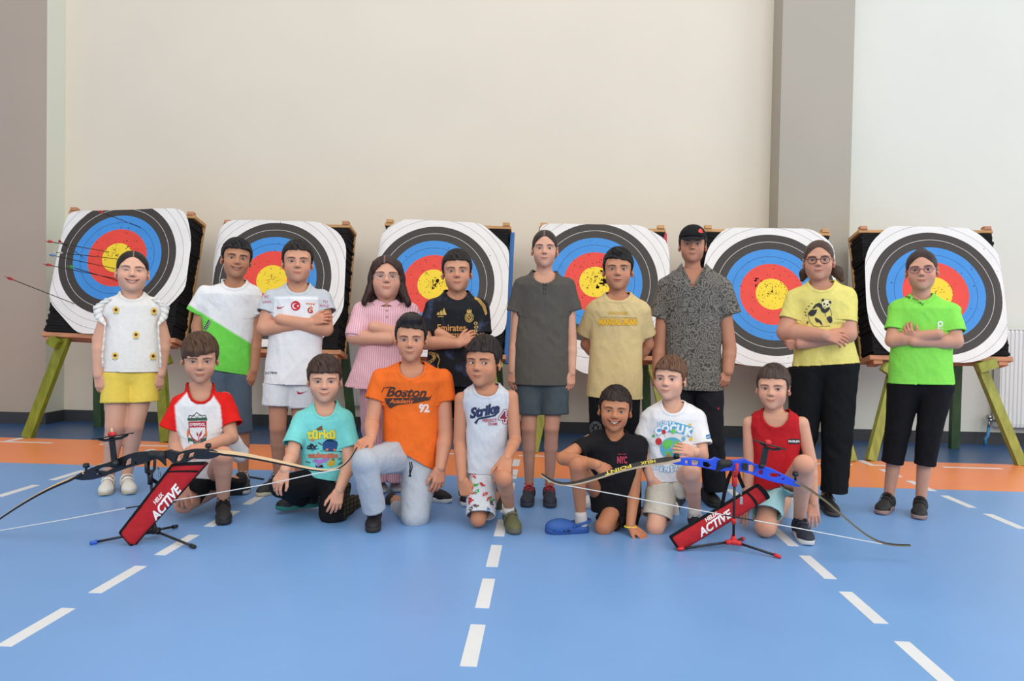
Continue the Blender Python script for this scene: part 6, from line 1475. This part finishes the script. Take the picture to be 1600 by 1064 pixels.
ql, qb, g = quiver([(273, 726), (325, 723), (210, 853), (191, 832)], 2.885, 2.80, 'red quiver leaning behind the black bow, lettered in white', .10)
strap(pxs([(233, 712), (231, 730), (233, 745), (242, 752), (253, 758)], 2.885), M_trim, ql)
MB().tube(pxs([(247, 729), (248, 734)], 2.88), .004, 6).box(atY(249, 741, 2.88), (.010, .006, .026), bev=.002).obj('metal_clip', M_gold, ql)
cv = Canvas(225, 745, 300, 830, .33)
cv.text('HELIX', 247.5, 779.5, 8.6, (236, 234, 232), rot=math.atan2(19.5, 17), shear=.2, bold=.03, sx=.85)
cv.lay([qb], 'lettering', ql, None, .0012)
cv = Canvas(225, 745, 300, 830, .33)
cv.text('ACTIVE', 259, 787, 19, (240, 238, 236), rot=math.atan2(52, 41.5), shear=.3, bold=.035, sx=.98)
cv.lay([qb], 'lettering', ql, None, .0012)
# --- right: blue bow
Yr = 2.95
br_ = empty('recurve_bow', atY(1147, 780, Yr)*np.array([1, 1, 0]), 'blue recurve bow with a black grip on a red and black stand, at the right', 'bow', 'recurve bows')
X0, Y0_, k_ = 1120, 560, 5.321  # readings from an enlarged view
o2 = [(1045, 722), (1055, 718), (1068, 715), (1085, 715), (1096, 716), (1106, 718), (1112, 717), (1117, 714), (1124, 717), (1134, 719), (1144, 718), (1152, 718), (1162, 716), (1168, 719), (1180, 725), (1192, 728), (1204, 731), (1216, 737), (1228, 743), (1240, 749), (1252, 756), (1257, 759), (1244, 760), (1230, 757), (1214, 754), (1200, 750), (1187, 746), (1172, 740), (1160, 737), (1150, 735), (1138, 735), (1126, 736), (1114, 734), (1102, 731), (1088, 728), (1070, 727), (1054, 725)]
h2 = [[(1081, 727-1), (1080, 718), (1086, 718), (1092, 721), (1090, 726)], [(1070, 724), (1070, 719), (1075, 719), (1075, 724)], [(1098, 728), (1098, 721), (1106, 722), (1111, 728), (1106, 731)], [(1169, 736), (1169, 726), (1174, 725), (1180, 730), (1177, 738)], [(1184, 737), (1187, 733), (1191, 735), (1190, 741), (1186, 741)], [(1200, 742), (1205, 738), (1216, 740), (1219, 743), (1210, 746)], [(1220, 748), (1223, 746), (1225, 748), (1222, 750)]]
plate('riser', o2, h2, Yr, .018, M_blu, br_)
V, Q = sdf_mesh([cap(atY(1138, 724, Yr-.012), atY(1128, 724, Yr-.012), .017, .016, .01), cap(atY(1128, 725, Yr-.012), atY(1121, 735, Yr-.012), .017, .008, .012)], .0035); mk('grip', V, Q, M_rubber, br_)
MB().box(atY(1164, 729, Yr-.018), (.022, .006, .03), bev=.002).obj('plunger_plate', M_blk, br_)
limb('upper_limb', [(1062, 717), (1045, 719), (1010, 724), (970, 733), (935, 745), (905, 754), (880, 758), (862, 753), (846, 741)], Yr, Yr-.02, (.0065, .0030), (.042, .014), [M_limb, M_maple], br_)
o = limb('lower_limb', [(1240, 752), (1256, 759), (1290, 782), (1318, 807), (1345, 830), (1368, 845), (1388, 851), (1405, 852), (1422, 852)], Yr, Yr-.02, (.0042, .0026), (.026, .011), [M_limb, M_olive], br_, .12)
knob(1057, 713, Yr, M_blk, br_); knob(1243, 741, Yr, M_blk, br_)
MB().tube(pxs([(856, 752), (888, 759), (960, 772), (1090, 797), (1245, 825), (1340, 843), (1378, 850)], Yr-.022), .0021, 6).obj('string', M_str, br_, True)
MB().tube(pxs([(1130, 804.5), (1178, 813)], Yr-.0225), .0029, 6).obj('serving', M_serv, br_, True)
cv = Canvas(930, 712, 1040, 752, .3)
cv.text('HELIX', 1013, 722, 6.4, (226, 206, 70), rot=math.radians(10+180), bold=.02, sx=1.35)
cv.lay([o for o in br_.children if o.name.startswith('upper_limb')], 'lettering', [o for o in br_.children if o.name.startswith('upper_limb')][0], None, .0008)
cv = Canvas(930, 712, 1040, 752, .3)
cv.text('POINT', 966, 733.5, 7, (226, 206, 70), rot=math.radians(17+180), bold=.02, sx=2.1)
cv.lay([o for o in br_.children if o.name.startswith('upper_limb')], 'lettering', [o for o in br_.children if o.name.startswith('upper_limb')][0], None, .0008)
a, b = atY(1176, 687, Yr-.02), atY(1228, 702.5, Yr-.06); d = unit(b-a); c = MB().box((a+b)/2, (np.linalg.norm(b-a), .03, .004), R=rotf((d, unit(np.cross(UPZ, d)), np.cross(d, unit(np.cross(UPZ, d))))), bev=.001); c.tube([a+d*.03-UPZ*.003, a+d*.06-UPZ*.016, b-d*.05-UPZ*.016, b-d*.02-UPZ*.003], .005, 6); c.obj('sight_extension', M_blk, br_)
MB().box(atY(1194, 713, Yr-.03), (.024, .010, .075), R=Matrix.Rotation(math.radians(9), 3, 'Y'), bev=.002).obj('sight_bar', M_blk, br_)
MB().box(atY(1200, 692, Yr-.04), (.022, .02, .026), bev=.005).obj('sight_block', M_red, br_, True)
MB().tube([atY(1190, 728, Yr-.04), atY(1190, 728, Yr)], .012, 12).obj('sight_mount', M_blk, br_, True)
sr_ = stand('bow_stand', (1146, 846), 3.0, (1148, 738), [(1064, 861), (1214, 872), (1160, 845)], Yr, M_red, M_blk, [M_red, M_red, M_red], 'black tripod bow stand with red hub and tips, under the blue bow', M_red)
qr, qb, g = quiver([(1182, 757), (1199, 779), (1062, 861), (1046, 838)], 3.13, 2.985, 'red quiver with white lettering, hanging behind the stand of the blue bow', .13)
strap(pxs([(1145, 732), (1138, 748), (1132, 770), (1128, 792)], 3.03), M_trim, qr); strap(pxs([(1151, 732), (1156, 748), (1162, 762)], 3.02), M_trim, qr)
MB().tube(pxs([(1157, 768), (1158, 773)], 3.0), .004, 6).box(atY(1158, 782, 3.0), (.012, .006, .034), bev=.002).obj('metal_clip', M_gold, qr)
cv = Canvas(1080, 790, 1155, 845, .33)
cv.text('HELIX', 1111, 808, 8.6, (238, 236, 234), rot=math.atan2(13.5, 21), shear=.2, bold=.03, sx=.95)
cv.lay([qb], 'lettering', qr, None, .0012)
cv = Canvas(1080, 790, 1155, 845, .33)
cv.text('ACTIVE', 1116.5, 818.5, 17, (240, 238, 236), rot=math.atan2(36, 54), shear=.3, bold=.035, sx=1.0)
cv.lay([qb], 'lettering', qr, None, .0012)
# thin black rod lying on the floor
rd = MB().tube([floorpt(376, 744), floorpt(412, 750)], .005, 8); rd.v = [(x, y, z+.0055) for x, y, z in rd.v]
tag(rd.obj('arrow_shaft', M_carb, None, True), 'thin black rod lying on the blue floor beside the dark trainer', 'rod')
# ------------------------------------------------------------------ prints and lettering on the clothes
def on(key, cv, which='shirt', name='print', boxes=None):
    if boxes:   # one part for each separate piece
        full = cv.a.copy()
        for b, nm in boxes:
            m = ((cv.V >= b[1]) & (cv.V < b[3]))[:, None] & ((cv.U >= b[0]) & (cv.U < b[2]))[None, :]; cv.a = full & m; on(key, cv, which, nm)
        return
    K = KIDS[key]; return cv.lay([K[which]], name, K[which], None, .0022)
c = Canvas(165, 470, 250, 570, .42)
for u, v in ((181.5, 484), (240.5, 486), (212.5, 523), (180, 555.5), (239, 556.5)):
    c.line([(u-3.4, v+6), (u, v+3.5), (u+3.4, v+6)], 1.5, (150, 166, 110)).line([(u, v+3), (u, v+8)], 1.0, (150, 166, 110))
    for k in range(10): a = k*.628; c.oval(u+3.6*math.cos(a), v+3.6*math.sin(a), 2.1, 1.15, (240, 196, 84), rot=a)
    c.oval(u, v, 2.5, col=(92, 58, 34)); c.oval(u, v, 1.2, col=(60, 38, 26))
on('sunflower', c, boxes=[((u-9, v-9, u+9, v+11), 'embroidered_flower') for u, v in ((181.5, 484), (240.5, 486), (212.5, 523), (180, 555.5), (239, 556.5))])
c = Canvas(315, 495, 334, 520, .4); c.poly([(318, 514), (322, 516.5), (330, 502.5), (326, 499.5)], (38, 38, 40))
for k in range(6): c.line([(319.5+k*1.45, 513.6-k*2.3), (321.8+k*1.45, 515-k*2.3)], .8, (225, 225, 225))
on('green_white', c)
c = Canvas(408, 455, 520, 505, .36)
R_ = (176, 28, 52); c.oval(462, 477.8, 7.2, 7.6, (206, 30, 44)).oval(461, 478, 4.4, col=(236, 232, 232)).oval(462.4, 478, 3.5, col=(206, 30, 44)).oval(465.6, 478, 1.4, col=(236, 232, 232))
c.poly([(432.6, 479), (433.6, 482.6), (438, 482.2), (446, 478.2), (438, 480.3), (435.2, 480.4), (434, 478.6)], R_)
for k in range(4): c.oval(479.4+k*3.6, 474.3+k*.3, 1.4, col=(230, 130, 50))
c.text('G', 484.6, 485.2, 12, (186, 30, 44), bold=.03).text('S', 485.4, 481.8, 9, (236, 150, 50), bold=.02)
c.text('TC', 417, 464.5, 6, (190, 40, 96), rot=.1).text('DING', 417, 472, 5.4, (190, 40, 96), rot=.1).text('TU', 508, 471.6, 6, (190, 40, 96), rot=-.1).text('HOLD', 507, 478, 5.4, (190, 40, 96), rot=-.1)
c.poly([(458, 497.5), (463, 496.5), (463, 501), (458, 501)], (236, 140, 60)).poly([(465, 496.5), (470, 498), (470, 501), (465, 501)], (236, 140, 60))
on('football', c, boxes=[((453, 468, 471, 488), 'flag_badge'), ((430, 475, 449, 485), 'swoosh_emblem'), ((475, 470, 497, 495), 'club_crest'), ((408, 458, 429, 477), 'sleeve_lettering'), ((498, 466, 520, 484), 'sleeve_lettering'), ((455, 495, 473, 504), 'chest_lettering')])
c = Canvas(415, 578, 435, 588, .36); c.text('S-CTRW', 424, 583, 5, (40, 40, 44), bold=.02); on('football', c)
c = Canvas(460, 606, 484, 620, .36); c.poly([(464, 610), (465, 615.8), (470, 615.6), (480.5, 610.8), (470.5, 613.4), (466.6, 612.8)], R_); on('football', c, 'pants')
G = (206, 170, 92); c = Canvas(664, 460, 764, 602, .4)
for k in range(3): x = 683+k*4.2; h = 4+k*3; c.poly([(x, 492-h*.5), (x+2.6, 491-h), (x+2.6+h*.42, 492), (x+h*.30-1.2, 492)], G)
c.text('adidas', 689, 494.4, 3.8, G, bold=.02)
c.oval(733, 496, 6.8, 7.6, G, hole=.84).oval(733, 496, 4.6, 5.2, G, hole=.72).line([(729.5, 492), (736, 500)], 1.2, G).text('M', 733, 496, 6, G).poly([(729, 488.5), (730, 483), (732, 486), (733, 482), (734.2, 486), (736, 483), (737, 488.5)], G)
c.text('Emirates', 705.5, 512.5, 15, (200, 140, 70), sx=.86, bold=.015).text('FLY BETTER', 702, 524.5, 8.2, (196, 140, 72), sx=.95, bold=.02)
for k in range(4): c.oval(743+k % 2, 505+k*6, 3.2, 2.4, G, hole=.5)
for k in range(3): c.line([(736.5+k*2.2, 464.5-k*.2), (746+k*1.9, 469.5-k*.5), (754+k*1.6, 479-k), (758.5+k*1.0, 492-k)], 1.0, (214, 168, 84))
rg = random.Random(4)
for k in range(12): a = 552+k*2.7; c.oval(674+math.sin(k*.7)*5, a, 3.2, 2.2, G, hole=.55, rot=k*.6)
c.line([(684, 553), (687, 562), (684, 572), (688, 582)], 1.3, G).line([(672, 550), (681, 552), (684, 558)], 1.2, G)
on('black_gold', c, boxes=[((678, 478, 700, 497.5), 'three_bar_emblem'), ((724, 479, 741.4, 504.5), 'club_crest'), ((676, 504.5, 740.2, 532), 'chest_lettering'), ((740.2, 500, 750, 530), 'sleeve_badge'), ((741.4, 460, 764, 495), 'shoulder_stripes'), ((664, 548, 692, 600), 'gold_pattern')])
c = Canvas(930, 480, 1002, 600, .36); c.text('STAR WARS', 965.5, 489.4, 5.6, (222, 170, 40), bold=.03).line([(938, 495.3), (994, 496.6)], .5, (140, 110, 50))
c.text('MANDALORIAN', 966, 503.4, 13.0, (236, 180, 34), bold=.045, sx=.63, out=(170, 116, 30), ow=.4)
on('sand', c, name='lettering')
c = Canvas(920, 655, 945, 684, .4); c.oval(931, 669, 9, 11, (120, 122, 124), hole=.9).oval(931, 669, 7, 9, (120, 122, 124), hole=.86); 
for k in range(7): a = k*.9; c.line([(931, 669), (931+6*math.cos(a), 669+8*math.sin(a))], .8, (112, 114, 116))
on('sand', c, 'pants')
z = lambda pts: [(1210+x/4.836, 360+y/4.836) for x, y in pts]; D_ = (44, 46, 48); c = Canvas(1252, 464, 1306, 514, .36)
c.oval(1290.8, 474.2, 7.2, 6.8, (240, 232, 176)).oval(1290.8, 474.2, 7.2, 6.8, D_, hole=.93)
for x, y, r in ((367, 527, 2.3), (420, 543, 2.3), (376, 556, 1.6), (401, 562, 1.6), (386, 572, .9)): c.oval(*z([(x, y)])[0], r, col=D_)
for pl in ([(285, 590), (310, 558), (338, 546), (356, 556), (362, 582), (385, 596), (414, 574), (417, 596), (398, 618), (376, 626), (356, 612), (346, 586), (322, 574), (300, 592)],
           [(258, 622), (272, 604), (292, 596), (300, 602), (322, 594), (318, 620), (300, 644), (278, 648), (262, 640)],
           [(308, 656), (332, 668), (352, 684), (366, 718), (352, 712), (340, 696), (318, 694), (308, 676)], [(396, 656), (420, 646), (436, 660), (438, 686), (424, 702), (408, 688), (398, 674)]): c.poly(z(pl), D_)
c.line(z([(256, 620), (258, 660), (272, 695), (296, 722), (330, 730), (372, 724), (420, 722)]), .7, D_).line(z([(417, 585), (430, 620), (432, 650)]), .7, D_).line(z([(362, 596), (384, 628), (386, 650)]), .7, D_)
for i, (x, y) in enumerate([(240, 640), (235, 618), (244, 594), (262, 572), (284, 552), (254, 690), (248, 700)]): c.line(z([(x-8, y), (x+6, y+2)]), .7, D_).line(z([(x, y-6), (x, y+8)]), .6, D_)
on('panda', c)
c = Canvas(1410, 458, 1480, 520, .34)
for k, ch in enumerate('THE FUTURE'): t = k/9; c.text(ch, 1415.5+t*26, 464+t*12-2.0*math.sin(t*3.1), 4.6, (34, 60, 28), rot=-.52+.25*t, bold=.02)
c.oval(1469, 506, 4.4, 4.6, (236, 244, 232), hole=.5).poly([(1465, 507), (1467, 507), (1467, 514.5), (1465, 514)], (236, 244, 232)).line([(1468, 512.8), (1473, 513)], 1.2, (236, 244, 232))
on('lime', c, name='lettering')
c = Canvas(848, 438, 855, 464, .34); c.line([(849.8, 440), (848.9, 462)], .5, (52, 50, 46)).line([(853.6, 440), (852.6, 462)], .5, (52, 50, 46)); on('charcoal', c, name='placket_stitching')
c = Canvas(1118, 634, 1126, 643, .3); c.poly([(1120, 637), (1124, 637), (1122, 641)], (190, 40, 50)); on('cap', c, 'pants')
q = lambda pts: [(x/3.8, 600+y/3.8) for x, y in pts]; GR, RD = (52, 92, 74), (176, 34, 52); c = Canvas(288, 640, 330, 698, .32)
c.poly(q([(1114, 202), (1228, 198), (1230, 216), (1116, 218)]), GR).line(q([(1122, 202), (1124, 186), (1148, 190), (1168, 168), (1192, 188), (1218, 184), (1222, 200)]), 1.1, GR).line(q([(1136, 202), (1150, 182), (1168, 200), (1188, 180), (1206, 200)]), .8, GR)
c.poly(q([(1120, 222), (1226, 220), (1226, 290), (1205, 325), (1172, 345), (1142, 325), (1122, 290)]), RD).poly(q([(1127, 258), (1219, 256), (1219, 290), (1200, 320), (1172, 337), (1148, 320), (1129, 290)]), (232, 230, 232))
c.text('LIVERPOOL', 308.7, 663.4, 6.6, (236, 232, 232), sx=.72, bold=.03)
c.line(q([(1176, 330), (1180, 312), (1190, 302), (1192, 290)]), 1.4, RD).poly(q([(1166, 282), (1178, 296), (1176, 312), (1168, 304)]), RD).poly(q([(1180, 302), (1200, 272), (1198, 296), (1190, 312)]), RD).line(q([(1184, 318), (1194, 326)]), .9, RD)
for x in (1116, 1224): c.poly(q([(x-5, 312), (x-6, 290), (x, 262), (x+6, 290), (x+4, 312)]), (222, 122, 48)).line(q([(x, 312), (x+(6 if x < 1170 else -6), 345)]), 1.1, GR)
c.poly(q([(1118, 318), (1140, 322), (1160, 340), (1140, 342), (1122, 336)]), GR).poly(q([(1226, 318), (1204, 322), (1188, 340), (1206, 342), (1224, 336)]), GR).poly(q([(1146, 342), (1204, 340), (1200, 356), (1152, 358)]), GR).text('L.F.C.', 309, 691.8, 4, (226, 226, 226), sx=.9)
on('raglan', c, name='crest')
w = lambda x, y: (440+x/7.6, 620+y/7.6); NV = (30, 44, 66); c = Canvas(474, 660, 538, 734, .34)
c.text('türkü', 502.5, 679, 20, (232, 222, 74), bold=.045, sx=.98, out=(60, 70, 50), ow=.5).poly([w(405, 385), (w(480, 338)), w(486, 395), w(440, 400)], (112, 82, 44))
c.text('dix', *w(352, 592), 12, NV, shear=.3, bold=.05).line([w(358, 636), w(440, 612)], 1.1, (44, 100, 150)).oval(*w(370, 510), 3, 2, (216, 130, 96))
c.poly([w(488, 545), w(520, 520), w(545, 503), w(600, 505), w(660, 530), w(668, 570), w(650, 625), w(600, 642), (w(490, 630))], (32, 78, 130)).oval(*w(540, 627), 2.2, 2.2, (222, 120, 80)).oval(*w(625, 630), 2.0, 1.8, (222, 120, 80)).line([w(460, 642), w(710, 646)], .9, (24, 30, 36)).line([w(440, 545), w(480, 570)], 1.6, (70, 66, 84))
c.text('muhteşim', 504.8, 711.6, 11.5, (226, 116, 84), bold=.03, sx=.98, out=(120, 70, 60), ow=.34)
c.poly([w(360, 765), w(400, 738), w(460, 745), w(520, 725), w(560, 745), w(530, 775), w(470, 785), w(452, 820), w(430, 830), w(425, 785)], (170, 120, 200)).poly([w(405, 800), w(430, 832), w(480, 800), w(500, 838), w(410, 838)], (30, 30, 36))
c.poly([w(535, 790), w(560, 772), w(580, 740), w(632, 752), w(634, 790), w(600, 825), w(560, 825)], (206, 172, 50)).poly([w(585, 750), w(610, 728), w(634, 760)], (100, 84, 40)).line([w(676, 745), w(700, 725)], 1.2, (30, 40, 50)).line([w(672, 800), w(712, 778)], 1.2, (30, 40, 50)).line([w(296, 768), w(340, 780)], 1.6, (50, 90, 110))
on('turquoise', c, boxes=[((474, 662, 538, 690), 'lettering'), ((474, 690, 498, 705), 'lettering'), ((498, 685, 538, 705.4), 'vehicle_print'), ((474, 705.4, 538, 717), 'lettering'), ((474, 717, 510, 734), 'print'), ((510, 717, 538, 734), 'print')])
BK = (66, 44, 34); c = Canvas(595, 600, 682, 650, .36)
c.text('Boston', 634, 613.5, 21, BK, shear=.35, bold=.03, rot=-.03, sx=1.02).line([(597, 612), (600, 606), (608, 605)], 1.2, BK)
c.poly([(601, 622), (640, 621.5), (672, 620), (675, 616), (671, 625), (650, 629.5), (622, 632.5), (610, 638), (604, 632)], BK).text('Academy', 627, 627, 9.5, (232, 112, 46), shear=.3, bold=.02)
c.text('92', 662.5, 638.2, 17, (234, 214, 204), bold=.05, sx=.95)
for k in range(46): c.a[(np.abs(c.V-random.Random(k).uniform(603, 634)) < .30)[:, None] & (np.abs(c.U-random.Random(k+99).uniform(600, 672)) < random.Random(k+7).uniform(.5, 3))[None, :]] = False
on('orange', c, name='lettering')
NB, MR = (34, 46, 82), (130, 36, 66); c = Canvas(728, 622, 798, 672, .36)
c.text('Strike', 756, 642.5, 21, NB, rot=.20, shear=.35, bold=.05, sx=.92).poly([(741, 660), (748, 652.5), (758, 650.5), (770, 648.5), (781, 642), (774, 650), (760, 653.5), (748, 655.5), (744.5, 663)], NB)
c.text('PERFECT', 765, 657, 6.2, (170, 50, 66), rot=.05, bold=.02, sx=.95).text('TEAM', 769.5, 662.6, 6.2, (170, 50, 66), rot=.02, bold=.02, sx=.95).text('4', 786, 652, 27, (222, 222, 226), bold=.05, sx=.9, out=MR, ow=1.2).text('4', 786, 652, 24, MR, bold=.02, sx=.88)
on('strike', c, name='lettering')
c = Canvas(726, 738, 812, 812, .42); rg = random.Random(11); cl = [(196, 44, 52), (58, 160, 84), (66, 110, 176), (96, 80, 80), (196, 44, 52)]
for i in range(26):
    u, v = rg.uniform(729, 806), rg.uniform(742, 808); cc = cl[i % 5]; a0 = rg.random()*3; n = 9
    c.poly([(u+math.cos(a0)*x-math.sin(a0)*y, v+math.sin(a0)*x+math.cos(a0)*y) for x, y in ((-5.5, 1+rg.random()), (-3, -1.6), (-1, -2.4), (1.2, -1.4), (3, -3), (5.2, -2.2), (3.4, -.4), (2.2, 1.4), (2.6, 3.2), (1.2, 1.8), (-1, 2.2), (-1.4, 3.4), (-2.4, 1.8))], cc)
    c.line([(u-1, v-.4), (u+1, v)], .8, (230, 230, 230) if i % 2 else (40, 60, 60))
on('strike', c, 'pants')
c = Canvas(962, 706, 984, 734, .34); c.text('NEW YORK', 972, 709.6, 2.6, (190, 60, 80), bold=.02)
c.text('NYC', 972, 719, 15, (206, 62, 92), sx=.5, bold=.03)
on('grinning', c, name='lettering')
y_ = lambda x, y: (990+x/4.836, 620+y/4.836); BL, SK = (84, 168, 206), (240, 244, 246); c = Canvas(1018, 654, 1112, 745, .36)
c.oval(*y_(290, 390), 18.5, 17.5, (96, 176, 210)); gr = (104, 196, 92)
for pl in ([(215, 350), (255, 318), (300, 330), (290, 370), (250, 400), (225, 385)], [(300, 345), (340, 330), (370, 370), (365, 420), (325, 445), (300, 410)], [(230, 415), (270, 405), (290, 445), (255, 455)]): c.poly([y_(*p) for p in pl], gr)
c.poly([y_(240, 445), y_(265, 425), y_(285, 450), y_(262, 470)], (176, 130, 70))
c.poly([y_(175, 228), y_(220, 196), y_(320, 192), y_(440, 225), y_(446, 262), y_(420, 305), y_(320, 272), y_(230, 262), y_(178, 292), y_(160, 262)], BL)
for ch, (x, y, r) in zip('DÜNYA', ((198, 208, .1), (222, 202, .05), (250, 199, 0), (276, 199, -.05), (302, 203, -.1))): c.text(ch, *y_(x, y), 7.6, SK, rot=r, bold=.04, out=BL, ow=.7)
for ch, (x, y, r, s) in zip('ÇOCUK', ((188, 258, .25, 15), (242, 240, .1, 14), (298, 237, 0, 14), (352, 244, -.12, 14.5), (412, 264, -.22, 16))): c.text(ch, *y_(x, y), s, SK, rot=r, bold=.07, out=BL, ow=.8)
c.text('KENDİ', *y_(368, 291), 5, SK, rot=-.2, bold=.03)
for x, y, r, cc in ((228, 264, 3.3, (206, 50, 56)), (190, 337, 5, (206, 50, 56)), (301, 260, 3.7, (120, 206, 110)), (376, 316, 3, (110, 180, 214)), (432, 320, 2.8, (228, 196, 60)), (424, 211, 2, (228, 196, 60)), (152, 296, 2.2, (90, 180, 100)), (150, 355, 3.2, (226, 226, 226))): c.oval(*y_(x, y), r, r*1.12, cc)
for a, b in (((228, 280), (245, 310)), ((190, 362), (200, 385)), ((376, 330), (355, 350))): c.line([y_(*a), y_(*b)], .4, (120, 120, 120))
for ch, (x, y, r) in zip('DENİZ', ((172, 530, -.3), (212, 545, -.15), (252, 552, 0), (288, 548, .1), (322, 538, .2))): c.text(ch, *y_(x, y), 10, SK, rot=r, bold=.06, out=BL, ow=.8)
c.poly([y_(546, 288), y_(578, 284), y_(580, 316), y_(548, 318)], (50, 120, 170)).line([y_(552, 308), y_(574, 300)], .8, SK)
on('dreamer', c)
c = Canvas(1228, 682, 1252, 697, .34); c.poly([(1231, 687), (1233, 685.6), (1247, 685.4), (1249, 687), (1249, 692), (1247, 693.6), (1233, 693.6), (1231, 692)], (24, 24, 28)).text('PROBLEM', 1240, 689.6, 4.4, (232, 232, 232), bold=.03, sx=.9)
on('red_tank', c, name='label_patch')
